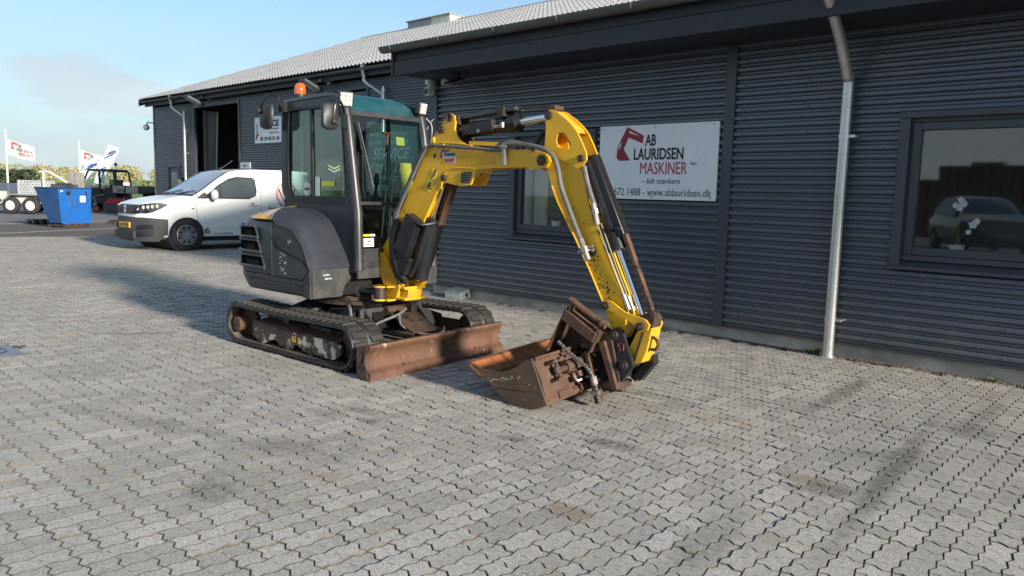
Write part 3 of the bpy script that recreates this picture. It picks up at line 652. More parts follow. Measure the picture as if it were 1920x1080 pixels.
# dirt and weeds along the plinth
b = B(); rr = random.Random(11)
for i in range(3400):
    x = -5.6+rr.random()**.8*5.2; y = YW+.02-abs(rr.gauss(0, .06)); s = rr.uniform(.002, .0085)
    if x > -2.4 and rr.random() < .5: y -= .03
    b.ico((x, y, s*.5), s, (1, rr.uniform(.6, 1), .7), rr.random()*3)
up_ = [(x_*.1, YW+.03) for x_ in range(-56, -2)]; lo_ = [(x, YW-.05-.05*mnoise.noise(Vector((x*4, 3, 1)))-.03*mnoise.noise(Vector((x*17, 1, 1)))) for x, y in up_]
for (p, q), (p2, q2) in zip(zip(up_, lo_), zip(up_[1:], lo_[1:])): b.poly([(*p, .0045), (*q, .0028), (*q2, .0028), (*p2, .0045)])
o = obj('gravel', b, mat('gravelly dirt', (.15, .115, .085), .95, var=.6, vscale=90)); structure(o); o['kind'] = 'stuff'
def tuft(x, y, n, h, seed, label, m):
    b = B(); rr = random.Random(seed)
    for i in range(n):
        a = rr.uniform(0, 6.28); r0 = rr.uniform(0, .05); l = h*rr.uniform(.4, 1); c = Vector((r0*math.cos(a), r0*math.sin(a), 0)); d = Vector((math.cos(a), math.sin(a), 1.3)).normalized()*l; s = Vector((-math.sin(a), math.cos(a), 0))*.004
        b.poly([c-s, c+s, c+d*.6+s*.7, c+d, c+d*.6-s*.7])
    o = obj('weed_tuft', b, m); o.location = (x, y, 0); return tag(o, label, 'weed')
weed = mat('weed', (.10, .13, .035), .8, var=.4, vscale=60)
tuft(-2.68, 6.98, 120, .08, 1, 'small green weed at the foot of the downpipe', weed)
tuft(-1.25, 6.99, 60, .05, 2, 'tiny weed at the plinth below the right hand window', weed)
tuft(-4.3, 7.0, 60, .045, 3, 'tiny weed at the plinth below the company sign', weed)

# ------------------------------------------------------------------ far building (workshop)
YB = 13.0; BX0, BX1 = -31.6, 7.0
shop = thing('workshop_building', 'long dark corrugated workshop with grey wavy roof behind the white van', 'building', (-19, 18, 0))
def sp(name, b, m, **k): return obj(name, b, m, shop, world=True, **k)
G1 = (-28.0, -24.75, 0, 4.2); G2 = (-20.9, -17.6, 0, 4.15); DR = (-30.33, -29.42, 0, 2.08)
def back_sheets():
    for (xa, xb) in ((BX0+.05, -28.6), (-28.6, -22.6), (-22.6, -16.6), (-16.6, -10.6), (-10.6, XL-.05)):
        for r in range(4):
            za, zb = .15+1.064*r, min(4.62, .15+1.064*(r+1)+.01)
            segs = [(xa, xb, za, zb)]
            for h in (G1, G2, DR):
                ns = []
                for (a, b_, c, d) in segs:
                    if h[0]-.09 >= b_ or h[1]+.09 <= a or h[3]+.09 <= c: ns.append((a, b_, c, d)); continue
                    if a < h[0]-.09: ns.append((a, h[0]-.09, c, d))
                    if h[1]+.09 < b_: ns.append((h[1]+.09, b_, c, d))
                    if h[3]+.09 < d: ns.append((max(a, h[0]-.09), min(b_, h[1]+.09), h[3]+.09, d))
                segs = ns
            for (a, b_, c, d) in segs: sp('wall_panel', corr(B(), a, b_, c, d, YB-(.002 if r % 2 else 0), n=10, zref=.15), wall, sharp=85)
back_sheets()
for h in (G1, G2, DR):
    sp('opening_frame', B().box(h[0]-.09, h[0], YB-.05, YB+.05, 0, h[3]+.09).box(h[1], h[1]+.09, YB-.05, YB+.05, 0, h[3]+.09).box(h[0], h[1], YB-.05, YB+.05, h[3], h[3]+.09), trim)
sp('corner_trim', B().box(BX0, BX0+.05, YB-.04, YB+.05, .1, 4.62), mat('pale grey trim', (.22, .23, .24), .5))
sp('plinth', B().box(BX0+.04, -28.09, YB+.02, YB+.25, -.1, .14).box(-24.66, -20.99, YB+.02, YB+.25, -.1, .14).box(-17.51, XL, YB+.02, YB+.25, -.1, .14), plinth)
sp('fascia_board', B().box(BX0-.1, XL, YB-.30, YB-.26, 4.42, 4.58).box(BX0-.1, XL, YB-.26, YB, 4.55, 4.575), fascia)
sp('gutter', gutter(B(), BX0-.25, XL-.1, YB-.40, 4.62, .075), gutterm, sharp=50)
sp('gable_wall', B().prism([(YB, .1), (33.2, .1), (33.2, 4.7), (23.15, 8.5), (YB, 4.7)], 'x', BX0, BX0+.05), wall)
# roof: sheets lap one another up the slope, each its own piece
ridge_y, ridge_z = 23.15, 8.69; ey, ez = YB-.47, 4.66
sl_ = (ridge_z-ez)/(ridge_y-ey); nrow = 13; ncol = 24; wsheet = (XR-BX0+.3)/ncol
bx_ = 6*.177
tpl = B(); roof_sheet(tpl, 0, bx_+.02, 0, 0, (ridge_y-ey)/nrow+.10, sl_*((ridge_y-ey)/nrow+.10)-.028, n=6, amp=.05, thick=.016)
sheet_me = mesh_of('roof_sheet', tpl, roofm, 80)
ncol = int((XR-BX0+.3)/bx_)+1
rs = random.Random(2)
for r in range(nrow):
    for c in range(ncol):
        o = link('roof_sheet', sheet_me, shop); o.matrix_parent_inverse = root_matrix(shop).inverted()
        o.location = (BX0-.25+c*bx_, ey+(ridge_y-ey)*r/nrow, ez+(ridge_z-ez)*r/nrow+.033+rs.gauss(0, .002)); o.rotation_euler = (0, 0, rs.gauss(0, .001))
sp('roof_back', B().poly([(BX0-.25, ridge_y, ridge_z), (XR, ridge_y, ridge_z), (XR, 33.6, 4.66), (BX0-.25, 33.6, 4.66)]), roofm)
sp('ridge_cap', B().tube([(BX0-.25, ridge_y, ridge_z+.03), (XR, ridge_y, ridge_z+.03)], .075, 10), roofm)
sp('verge_board', B().hexa([(BX0-.28, ey, ez-.22), (BX0-.24, ey, ez-.22), (BX0-.24, ridge_y, ridge_z-.22), (BX0-.28, ridge_y, ridge_z-.22), (BX0-.28, ey, ez+.02), (BX0-.24, ey, ez+.02), (BX0-.24, ridge_y, ridge_z+.02), (BX0-.28, ridge_y, ridge_z+.02)]), fascia)
rv = sp('roof_vent', B().box(-27.8, -26.2, 22.7, 23.6, 8.4, 8.86), mat('grey vent sheet', (.30, .33, .35), .5))
obj('pale_end', B().box(-26.19, -25.0, 22.68, 23.62, 8.4, 8.88), mat('pale vent sheet', (.62, .60, .52), .5), rv)
obj('vent_cap', B().box(-27.85, -24.95, 22.62, 23.7, 8.88, 8.93), mat('vent cap', (.30, .28, .27), .5), rv)
# interior seen through the open gate
hall = mat('hall interior', (.16, .15, .14), .85, var=.3, vscale=.8); hallw = mat('brown hall boarding', (.34, .25, .18), .8, var=.3, vscale=2, stretch=(3, 3, .2))
sp('inner_wall', B().box(-31, -8.2, 22.0, 22.1, 0, 1.9), hallw); sp('inner_wall', B().box(-31, -8.2, 22.0, 22.1, 1.9, 4.6).box(-31.3, -31.2, 13.3, 22, 0, 4.6).box(-8.3, -8.2, 13.3, 22, 0, 4.6).box(-31, -8.2, 13.3, 22, 4.62, 4.66), hall)
sp('inner_floor', B().box(-31, -8.2, 13.05, 22, -.03, .0), hall)
sb = B()
for k in range(26): sb.box(-31+.7*k, -31+.7*k+.5, 21.6, 21.95, 1.75, 2.25)
sp('shelf_load', sb, mat('brown boxes', (.42, .25, .09), .8, var=.3, vscale=2))
sp('gate_post', B().box(-27.85, -27.78, YB+.25, YB+.33, 0, 4.15), zinc)
sp('gate_leaf', B().hexa([(-27.95, YB+.3, .9), (-27.92, YB+.25, .9), (-27.75, YB+.6, .85), (-27.8, YB+.65, .85), (-27.95, YB+.3, 4.15), (-27.92, YB+.25, 4.15), (-27.5, YB+.6, 4.10), (-27.55, YB+.65, 4.1)]), mat('gate leaf', (.10, .105, .11), .6, var=.15))
sp('gate_edge', B().tube([(-27.73, YB+.6, .85), (-27.48, YB+.6, 4.1)], .04, 6), zinc)
# second gate: dark sectional door with windows at the top
gd = sp('sectional_door', B().box(G2[0], G2[1], YB+.06, YB+.12, 0, 3.5), trim)
for k in range(4): obj('door_panel', B().box(G2[0]+.02, G2[1]-.02, YB+.045, YB+.06, .03+.88*k, .87+.88*k), mat('door panel', (.055, .06, .07), .4), gd)
obj('glazing', B().box(G2[0]+.1, G2[1]-.1, YB+.05, YB+.08, 3.55, 4.1), mat('dark glazing', (.015, .017, .02), .08), gd)
# side door
dr = sp('door', B().box(DR[0]+.02, DR[1]-.02, YB, YB+.05, .05, DR[3]-.02), trim)
obj('pane', B().box(DR[0]+.2, DR[1]-.18, YB-.008, YB-.002, .95, 1.9), mat('pale reflecting pane', (.10, .13, .16), .06, spec=.9), dr)
obj('handle', B().box(DR[0]+.08, DR[0]+.12, YB-.05, YB, 1.0, 1.04).box(DR[0]+.08, DR[0]+.2, YB-.06, YB-.045, 1.0, 1.03), steel, dr)
# downpipes of the workshop
def back_pipe(x, top):
    d = sp('downpipe', B().tube(smooth_path([(x, YB-.13, 0), (x, YB-.13, top-.75), (x-.02, YB-.15, top-.62), (x-.5, YB-.33, top-.30), (x-.53, YB-.36, top-.18), (x-.53, YB-.40, top)], 5), .05, 12).cyl((x-.53, YB-.40, top-.02), (x-.53, YB-.40, top+.14), .05, 12, .085), galv)
    for z in (1.2, 2.6, 3.4): obj('pipe_bracket', B().cyl((x, YB-.13, z-.02), (x, YB-.13, z+.02), .056, 12).box(x+.05, x+.1, YB-.14, YB-.03, z-.01, z+.01), galv, d)
back_pipe(-28.62, 4.55); back_pipe(-16.75, 4.55)
# things on that wall
ds = thing('dome_camera', 'white dome camera at the far end corner of the workshop', 'camera', (-31.6, 12.85, 3.72))
obj('arm', B().tube([(0, .1, .1), (-.25, .02, .14), (-.38, 0, .05)], .03, 8), white, ds); obj('dome', B().ball((-.38, 0, -.06), .12, 14, 8), mat('camera dome', (.35, .36, .37), .3), ds)
def wall_lamp(x, z, label):
    t = thing('wall_flood_lamp', label, 'lamp', (x, YB-.02, z), 0, 'flood lamps over the workshop gates')
    obj('arm', B().tube([(0, 0, 0), (0, -.35, .05)], .035, 8).box(.12, .26, -.2, -.05, -.06, .12), zinc, t)
    obj('lamp_head', B().hexa([(-.42, -.80, -.02), (-.08, -.80, -.02), (-.02, -.25, -.28), (-.36, -.25, -.28), (-.42, -.78, .06), (-.08, -.78, .06), (-.02, -.2, -.20), (-.36, -.2, -.20)]), plastic, t)
    obj('diffuser', B().hexa([(-.38, -.76, -.045), (-.14, -.76, -.045), (-.09, -.32, -.262), (-.33, -.32, -.262), (-.38, -.77, -.03), (-.14, -.77, -.03), (-.09, -.33, -.25), (-.33, -.33, -.25)]), mat('lamp glass', (.5, .5, .48), .3), t)
wall_lamp(-26.7, 4.45, 'flood lamp over the open workshop gate'); wall_lamp(-19.35, 4.42, 'flood lamp on the workshop wall above the orange beacon')
ss = thing('service_sign', 'white service sign on the workshop wall, partly behind the round edged mirror', 'sign', (-22.8, YB-.03, 3.23))
obj('board', B().box(-.82, .82, -.03, 0, -.41, .41), signwhite, ss)
SO2 = (0, -.03, 0)
logo('logo', red, SO2, U, V, -.76, -.30, .62, ss); flat('logo_jib', [[(-.70, -.25), (-.645, -.25), (-.64, .22), (-.70, .22)]], red, SO2, U, V, ss)
for body, m, bx, bo in (('SERVICE', blackprint, (-.47, .10, .66, .30), .03), ('din service partner', greyprint, (-.16, -.005, .66, .06), 0), ('d\u00f8gnservice', red, (.1, -.12, .66, -.06), .01), ('tlf. 29 45 31 41', blackprint, (-.47, -.33, .69, -.21), .02)):
    text_obj('lettering', body, m, SO2, U, V, bx, ss, bold=bo, depth=.004, lift=.003)
ps = thing('gate_sign', 'small white gate number sign right of the open workshop gate', 'sign', (-24.3, YB-.03, 2.0))
obj('board', B().box(-.33, .33, -.02, 0, .02, .22).box(-.33, .33, -.02, 0, -.20, 0), signwhite, ps)
text_obj('lettering', 'Port 4', greyprint, (0, -.02, 0), U, V, (-.14, .07, .14, .17), ps, bold=.02, depth=.003); text_obj('lettering', 'V\u00e6rksted', greyprint, (0, -.02, 0), U, V, (-.2, -.15, .2, -.05), ps, bold=.02, depth=.003)
bx = thing('wall_box', 'round grey fitting on the workshop wall beside the narrow door', 'meter', (-29.05, YB-.03, 1.45)); obj('body', B().box(-.18, .18, -.12, 0, -.28, .25), plastic, bx); obj('dial', B().cyl((-.08, -.12, .08), (-.08, -.15, .08), .13, 16), zinc, bx)

# ------------------------------------------------------------------ wheels for the vehicles
def wheel(parent, name, c, axis, r, w, rim_m, spokes=0, hub=None, rr=.64):
    """tyre with rim as its child; axis = outward unit vector"""
    a = Vector(axis); c = Vector(c); u = a.orthogonal().normalized(); v = a.cross(u)
    b = B(); prof = [(.60, -w/2), (.86, -w/2), (.97, -w*.40), (1, -w*.25), (1, w*.25), (.97, w*.40), (.86, w/2), (rr, w/2), (rr-.02, w*.36)]
    n = 32
    b.loft([[c+(u*math.cos(t)+v*math.sin(t))*r*k+a*h for k, h in prof] for t in [2*math.pi*i/n for i in range(n+1)]], closed=False)
    ty = obj(name, b, tyre_m, parent, sharp=40)
    b = B()
    if spokes:
        b.loft([[c+(u*math.cos(t)+v*math.sin(t))*r*k+a*h for k, h in ((rr, w*.44), (rr*.92, w*.46), (rr*.88, w*.30), (rr*.85, w*.1))] for t in [2*math.pi*i/n for i in range(n+1)]], closed=False)
        b.cyl(c+a*w*.34, c+a*w*.47, r*.17, 16)
        for i in range(spokes):
            t = 2*math.pi*i/spokes; d = u*math.cos(t)+v*math.sin(t); e = a.cross(d)
            for off in (-.085, .085):
                p = [c+d*r*.12+e*r*(off*.5-.035)+a*w*.45, c+d*r*.12+e*r*(off*.5+.035)+a*w*.45, c+d*r*rr*.93+e*r*(off+.045)+a*w*.43, c+d*r*rr*.93+e*r*(off-.045)+a*w*.43]
                b.poly(p); b.poly([q-a*w*.10 for q in p][::-1]);
                for k in range(4): b.poly([p[k], p[(k+1) % 4], p[(k+1) % 4]-a*w*.1, p[k]-a*w*.1])
        obj('brake', B().cyl(c+a*w*.05, c+a*w*.12, r*.55, 20), blackprint, ty)
    else:
        b.loft([[c+(u*math.cos(t)+v*math.sin(t))*r*k+a*h for k, h in ((rr, w*.40), (rr*.92, w*.42), (rr*.80, w*.20), (rr*.42, w*.30), (rr*.36, w*.42), (0.01, w*.44))] for t in [2*math.pi*i/n for i in range(n+1)]], closed=False)
        if hub:
            for i in range(5):
                t = 2*math.pi*i/5; d = u*math.cos(t)+v*math.sin(t); b.cyl(c+d*r*rr*.60+a*w*.22, c+d*r*rr*.60+a*w*.31, r*.035, 6)
    obj('rim', b, rim_m, ty)
    return ty
tyre_m = mat('tyre', (.020, .020, .021), .75, var=.2, vscale=12, dirt=((.08, .075, .07), 6, .35))
alloy = mat('silver wheel trim', (.52, .52, .53), .3, .7, var=.05)
whiterim = mat('white steel rim', (.62, .60, .55), .5, var=.1, wear=[((.25, .12, .05), 12, .66, .05, .8, 0)])

# ------------------------------------------------------------------ white van
van = thing('parked_van', 'white panel van with dark bumper parked nose out before the workshop', 'van', (-17.24, 8.65, 0), R(-90))
def interp(x, tab):
    for (a, va), (b_, vb) in zip(tab, tab[1:]):
        if (a-x)*(b_-x) <= 0 and a != b_: return va+(vb-va)*(x-a)/(b_-a)
    return tab[0][1] if abs(x-tab[0][0]) < abs(x-tab[-1][0]) else tab[-1][1]
ZTOP = [(2.2, .84), (2.14, .96), (2.05, 1.01), (1.8, 1.075), (1.45, 1.135), (1.12, 1.18), (.9, 1.30), (.55, 1.535), (.28, 1.70), (.05, 1.765), (-.4, 1.80), (-1.4, 1.81), (-2.0, 1.79), (-2.14, 1.74), (-2.2, 1.6)]
HW = [(2.2, .40), (2.17, .52), (2.11, .64), (2.02, .745), (1.88, .835), (1.65, .895), (1.2, .92), (-1.6, .92), (-2.1, .90), (-2.2, .86)]
def vsec(x):
    zt = interp(x, ZTOP); hw = interp(x, HW); cab = max(0, min(1, (zt-1.18)/.5))
    belt = min(zt-.03, 1.13); rw = hw*(.80*cab+.90*(1-cab)) ; zs = zt-.06-.04*cab
    lo = .24 if x > -2.1 else .3
    half = [(0.0, lo), (hw*.8, lo), (hw*.965, lo+.06), (hw*.99, .42), (hw, .62), (hw*.995, .80), (hw*.985, belt-.06), (hw*.965, belt), ((hw*.965+rw)/2, (belt+zs)/2), (rw, zs), (rw*.90, zt-.012), (rw*.5, zt), (0, zt+.012)]
    return [(x, -y, z) for y, z in half] + [(x, y, z) for y, z in half[::-1][1:-1]]
def side_y(x, z):
    s = vsec(x); pts = [(p[1], p[2]) for p in s if p[1] >= 0]; pts = sorted(pts, key=lambda q: q[1])
    best = None
    for (y0, z0), (y1, z1) in zip(pts, pts[1:]):
        if z0 <= z <= z1 and z1 > z0:
            y = y0+(y1-y0)*(z-z0)/(z1-z0); best = y if best is None else max(best, y)
    return best if best is not None else pts[-1][0]
XS = [2.2, 2.185, 2.17, 2.14, 2.11, 2.06, 2.02, 1.96, 1.9, 1.8, 1.65, 1.45, 1.3, 1.12, 1.0, .9, .7, .55, .4, .28, .15, .05, -.2, -.4, -.9, -1.4, -1.8, -2.0, -2.1, -2.14, -2.2]
bb = B(); bb.loft([vsec(x) for x in XS])
body = obj('body', bb, vanwhite, van, sharp=28)
for x in (1.3, -1.45):
    cu = link('arch_cutter', mesh_of('arch_cutter', B().cyl((x, -1.2, .33), (x, 1.2, .33), .385, 32), None)); cu.hide_render = True
    cu['kind'] = 'helper'
    md = body.modifiers.new('arch', 'BOOLEAN'); md.object = cu; md.operation = 'DIFFERENCE'; md.solver = 'EXACT'; cu.parent = van
dg = bpy.context.evaluated_depsgraph_get(); dg.update()
me2 = bpy.data.meshes.new_from_object(body.evaluated_get(dg)); body.modifiers.clear(); body.data = me2
me2.shade_smooth(); me2.set_sharp_from_angle(angle=R(28))
for c in [o for o in bpy.data.objects if o.name.startswith('arch_cutter')]: bpy.data.objects.remove(c)
cladm = mat('grey bumper plastic', (.050, .051, .053), .6, var=.08, bump=.05, bscale=300)
for x_ in (1.3, -1.45): obj('wheel_arch', B().cyl((x_, -.86, .33), (x_, .86, .33), .39, 28), blackprint, van)
b = B()
for sgn_ in (1, -1):
    rings = []
    for x in [2.215, 2.19, 2.15, 2.10, 2.02, 1.94, 1.86, 1.76, 1.70]:
        hw = interp(min(x, 2.2), HW)+.02
        zt = .70 if x > 2.1 else .70-.10*(2.1-x); zb = .20
        if x <= 1.76: zb = .33
        rings.append([(x, sgn_*hw*.97, zb), (x+.012*(x > 2), sgn_*(hw+.008), zb+.12), (x, sgn_*(hw+.006), zt), (x-.02, sgn_*(hw-.03), zt+.01)])
    rings = [[(2.225, 0, .20), (2.237, 0, .32), (2.225, 0, .70), (2.20, 0, .71)]]+rings
    b.loft(rings, closed=False)
bump = obj('bumper', b, cladm, van, sharp=40)
b = B()
for z in (.275, .31, .345, .38): b.box(2.225, 2.258, -.50, .50, z, z+.016)
obj('lower_grille', b, cladm, van); obj('grille_recess', B().box(2.18, 2.247, -.48, .48, .26, .41), blackprint, van)
for s_ in (1, -1):
    b = B()
    def fxy(y): return interp(y, [(.40, 2.2), (.52, 2.17), (.64, 2.11), (.745, 2.02), (.835, 1.88)])+.030
    for ya, yb, z, h in ((.54, .80, .44, .10), (.52, .80, .30, .028), (.52, .80, .345, .028), (.52, .80, .39, .02)):
        n_ = 5; rows_ = []
        for zz in (z, z+h): rows_.append([(fxy(ya+(yb-ya)*q/n_)+.006, s_*(ya+(yb-ya)*q/n_+.012), zz+.02*q/n_) for q in range(n_+1)])
        b.loft(rows_, closed=False)
    obj('fog_recess', b, blackprint, bump)
obj('grille', B().loft([[(2.222-(.07 if abs(y) > .5 else .0)-dx, y, z) for y in (-.57, -.42, -.2, 0, .2, .42, .57)] for z, dx in ((.77, .01), (.80, 0), (.93, .03), (.965, .08))], closed=False), blackprint, van)
b = B()
for k in range(5):
    for j in range(-4, 5): b.box(2.208-.008*k, 2.232-.008*k, j*.09-.03+.04*(k % 2), j*.09+.03+.04*(k % 2), .80+.028*k, .812+.028*k)
obj('grille_bars', b, cladm, van)
b = B(); b.prism([(-.03, .80), (.0, .79), (.02, .81), (.035, .80), (.03, .83), (.04, .87), (.055, .90), (.03, .91), (.035, .94), (.005, .955), (-.02, .93), (-.045, .925), (-.03, .89), (-.05, .86), (-.02, .85)], 'x', 2.205, 2.24)
obj('emblem', b, zinc, van)
# headlights wrap round the corner
for s_ in (1, -1):
    st = [(2.145, .575), (2.085, .675), (2.02, .748), (1.93, .808), (1.80, .860), (1.68, .892)]
    zl = [.80, .79, .80, .83, .90, .965]; zu = [.965, .985, 1.0, 1.01, 1.015, .995]
    hl = obj('headlight', B().loft([[(x+.012, s_*(y+.014), z) for (x, y), z in zip(st, zl)], [(x+.010, s_*(y+.006), z) for (x, y), z in zip(st, zu)]], closed=False), blackprint, van)
    lb = B()
    for i, (x, y) in enumerate([(2.09, .668), (2.03, .738), (1.96, .79), (1.88, .832)]):
        lb.ball((x+.012, s_*(y+.008), .91+.01*i), .05, 10, 6, (.7, .55, .9))
    obj('lamp_reflector', lb, white_lens, hl)
    obj('lamp_lens', B().loft([[(x+.026, s_*(y+.03), z) for (x, y), z in zip(st, zl)], [(x+.022, s_*(y+.024), z) for (x, y), z in zip(st, zu)]], closed=False), glass('headlight lens', (.9, .92, .93)), hl)
def side_panel(name, pts, m, off, s_=1, parent=van, thick=.004):
    b = B(); v = [Vector((x, s_*(side_y(x, z)+off), z)) for x, z in pts]
    b.poly(v if s_ > 0 else v[::-1]); return obj(name, b, m, parent)
darkglass = mat('van side glass', (.045, .055, .058), .05, var=.3, vscale=1.5, spec=.9)
screen = mat('van windscreen', (.06, .13, .23), .03, spec=1.0, coat=1.0)  # blue of the mirrored sky is put into the base colour
vg = mat('van window black', (.012, .013, .015), .04, spec=.9)
WN = [(.86, 1.135), (-.14, 1.135), (-.30, 1.20), (-.335, 1.30), (-.33, 1.55), (-.28, 1.595), (.10, 1.60), (.28, 1.555), (.52, 1.42), (.80, 1.21)]
for s_ in (1, -1):
    sw = side_panel('side_window', WN, darkglass, .022, s_)
    obj('window_seal', B().tube([Vector((x, s_*(side_y(x, z)+.018), z)) for x, z in WN+WN[:1]], .013, 6, caps=False), blackprint, sw)
    obj('window_divider', B().tube([(.52, s_*(side_y(.52, 1.13)+.02), 1.13), (.50, s_*(side_y(.50, 1.42)+.02), 1.42)], .016, 6), blackprint, sw)
    side_panel('mirror_base_panel', [(1.08, 1.12), (.87, 1.115), (.80, 1.20), (.86, 1.26)], cladm, .012, s_)
    mm = obj('door_mirror', B().ball((.74, s_*1.045, 1.20), .1, 14, 10, (.75, 1.05, 1.15)), vanwhite, van); obj('mirror_arm', B().box(.70, .80, min(s_*.9, s_*1.0), max(s_*.9, s_*1.0), 1.10, 1.15), cladm, mm); obj('mirror_glass', B().ball((.70, s_*1.045, 1.20), .085, 12, 8, (.5, 1, 1)), steel, mm)
b = B()
for s_ in (1, -1):
    for line in ([(1.03, .30), (1.06, .62), (1.10, .95), (1.07, 1.12), (.98, 1.25), (.62, 1.50), (.30, 1.66), (.06, 1.70)], [(-.42, .30), (-.43, .9), (-.44, 1.3), (-.40, 1.6), (-.36, 1.70)], [(1.03, .30), (-.42, .30)], [(-1.0, .30), (-1.02, 1.2), (-1.02, 1.66)],
                 [(1.12, 1.125), (1.4, 1.09), (1.75, 1.035)]):
        P = []
        for (xa, za), (xb, zb) in zip(line, line[1:]):
            for k in range(4): x = xa+(xb-xa)*k/4; z = za+(zb-za)*k/4; P.append((x, s_*(side_y(x, z)+.0005), z))
        x, z = line[-1]; P.append((x, s_*(side_y(x, z)+.0005), z)); b.tube(P, .0042, 5)
obj('panel_gap', b, mat('panel gap', (.10, .10, .10), .8), van)
b = B()
for s_ in (1, -1):
    b.loft([[(x, s_*(side_y(x, .41)+.0), z) for x in (.85, .75, -.3, -1.0)] if z < .5 else [(x, s_*(side_y(x, z)+o), z) for x, o in ((.85, .0), (.75, .028), (-.3, .03), (-1.0, .03))] for z in (.40, .43, .50, .53)], closed=False)
obj('side_moulding', b, vanwhite, van)
for s_ in (1, -1):
    h = obj('door_handle', B().tube(smooth_path([(-.12, s_*.93, .99), (-.15, s_*.955, .99), (-.30, s_*.955, .985), (-.34, s_*.93, .985)]), .016, 8), vanwhite, van)
    obj('handle_cup', B().ball((-.22, s_*.915, 1.0), .05, 10, 6, (1.3, .2, .7)), greyprint, h)
    obj('side_repeater', B().ball((1.17, s_*.925, .90), .03, 8, 6, (1, .3, .45)), greyprint, van)
ws = B(); rings = []
for k in range(7):
    t = k/6; x = 1.14+(.26-1.14)*t; z = interp(x, ZTOP)+.010; hw = .79-.17*t
    rings.append([(x+.05*(1-(y/hw)**2)*(1-t*.5)-.02, y, z+.012*(1-(y/hw)**2)-.0) for y in [hw*q for q in (-1, -.75, -.4, 0, .4, .75, 1)]])
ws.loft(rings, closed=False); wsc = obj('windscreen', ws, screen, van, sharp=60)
obj('screen_edge', B().tube([r[0] for r in rings], .014, 6).tube([r[-1] for r in rings], .014, 6).tube(rings[0], .02, 6), blackprint, wsc)
obj('wiper', B().tube([(1.17, .1, 1.205), (.98, .62, 1.29)], .010, 6).tube([(1.17, -.5, 1.205), (1.0, .05, 1.30)], .010, 6), blackprint, van)
obj('aerial', B().cyl((.12, 0, 1.79), (.05, 0, 1.80), .03, 8).tube([(.06, 0, 1.80), (-.22, 0, 2.0)], .008, 6), blackprint, van)
obj('plate', B().box(2.22, 2.250, -.27, .27, .475, .59), mat('yellow number plate', (.75, .42, .02), .4), van)
text_obj('plate_lettering', 'CN 37 783', blackprint, (2.250, 0, .53), (0, 1, 0), (0, 0, 1), (-.24, -.035, .24, .035), van, bold=.02)
VO = (0, .922, 0); VU = (-1, 0, 0)
text_obj('door_number', '6', blackprint, VO, VU, V, (-.92, .36, -.80, .50), van, lift=.008, bold=.0); text_obj('door_lettering', 'CVR: 35818890', greyprint, VO, VU, V, (-.74, .335, -.28, .375), van, lift=.006)
b = B(); VR = mat('van red print', (.62, .05, .02), .4)
for rr_, ww in ((.30, .016), (.265, .008)): b.tube([(-1.14+rr_*math.cos(a), side_y(-1.14, 1.20+rr_*math.sin(a))+.008, 1.20+rr_*math.sin(a)) for a in [2*math.pi*i/40 for i in range(41)]], ww*.5, 5, caps=False)
obj('round_logo', b, VR, van)
b = B(); P = [(-.92, 1.36), (-1.02, 1.06), (-1.12, 1.36), (-1.24, 1.06), (-1.34, 1.36)]; b.tube([(x, side_y(x, z)+.01, z) for x, z in P], .018, 5); obj('logo_letter', b, VR, van)
text_obj('side_lettering', 'Best', greyprint, VO, VU, V, (.62, .90, .80, .96), van, lift=.008)
obj('sill', B().box(-1.05, .9, -.90, .90, .20, .25), blackprint, van)
for x in (1.3, -1.45):
    wheel(van, 'wheel', (x, .80, .335), (0, 1, 0), .335, .205, alloy, 8, rr=.66); wheel(van, 'wheel', (x, -.80, .335), (0, -1, 0), .335, .205, alloy, 8, rr=.66)

# ------------------------------------------------------------------ grey service van behind the digger
sv = thing('service_van', 'grey service van seen through the cab glass with white lettering on its back', 'van', (-13.05, 12.2, 0), R(-90))
svm = mat('grey van paint', (.12, .15, .16), .3, var=.05, coat=.3)
SXs = [(-2.25+k) for k in (0,)]
def s2(x, hw, zt): return [(x, -y, z) for y, z in ((0, .3), (hw, .32), (hw+.03, .7), (hw+.02, 1.3), (hw-.08, zt-.2), (hw-.2, zt), (0, zt+.02))]+[(x, y, z) for y, z in ((hw-.2, zt), (hw-.08, zt-.2), (hw+.02, 1.3), (hw+.03, .7), (hw, .32))]
obj('body', B().loft([s2(x, hw, zt) for x, hw, zt in ((2.15, .92, 2.52), (2.1, .96, 2.58), (-.2, .96, 2.6))]), svm, sv, sharp=30)
for y0, y1 in ((-.80, -.04), (.04, .80)): obj('rear_window', B().box(2.152, 2.16, y0, y1, 1.62+.72, 2.42), mat('van rear glass', (.25, .36, .40), .05), sv)
obj('door_gap', B().box(2.15, 2.158, -.012, .012, .4, 2.4).box(2.15, 2.157, -.9, .9, 1.98, 2.0), blackprint, sv)
obj('bumper', B().box(2.1, 2.26, -.95, .95, .3, .55), cladm, sv, bevel=.03)
for y in (-.86, .86): obj('tail_lamp', B().box(2.14, 2.17, y-.07, y+.07, .8, 1.2), mat('tail lamp', (.35, .01, .01), .2), sv)
for y in (.82, -.82): wheel(sv, 'wheel', (1.3, y, .35), (0, math.copysign(1, y), 0), .35, .22, alloy)
for body, bx in (('SERVICE', (-.35, 2.03, .86, 2.27)), ('TLF 2945 3141', (-.75, 1.78, .86, 1.93)), ('TRIMNING', (-.35, 1.58, .5, 1.69)), ('DIESEL', (-.35, 1.40, .3, 1.51))):
    text_obj('lettering', body, white, (2.15, 0, 0), (0, 1, 0), V, bx, sv, lift=.012, bold=.02 if body == 'SERVICE' else 0, shear=.2)

# ------------------------------------------------------------------ the excavator
EX = thing('mini_excavator', 'yellow and dark grey mini excavator on rubber tracks parked before the dark wall', 'excavator', (-5.6, 4.07, 0), R(2))
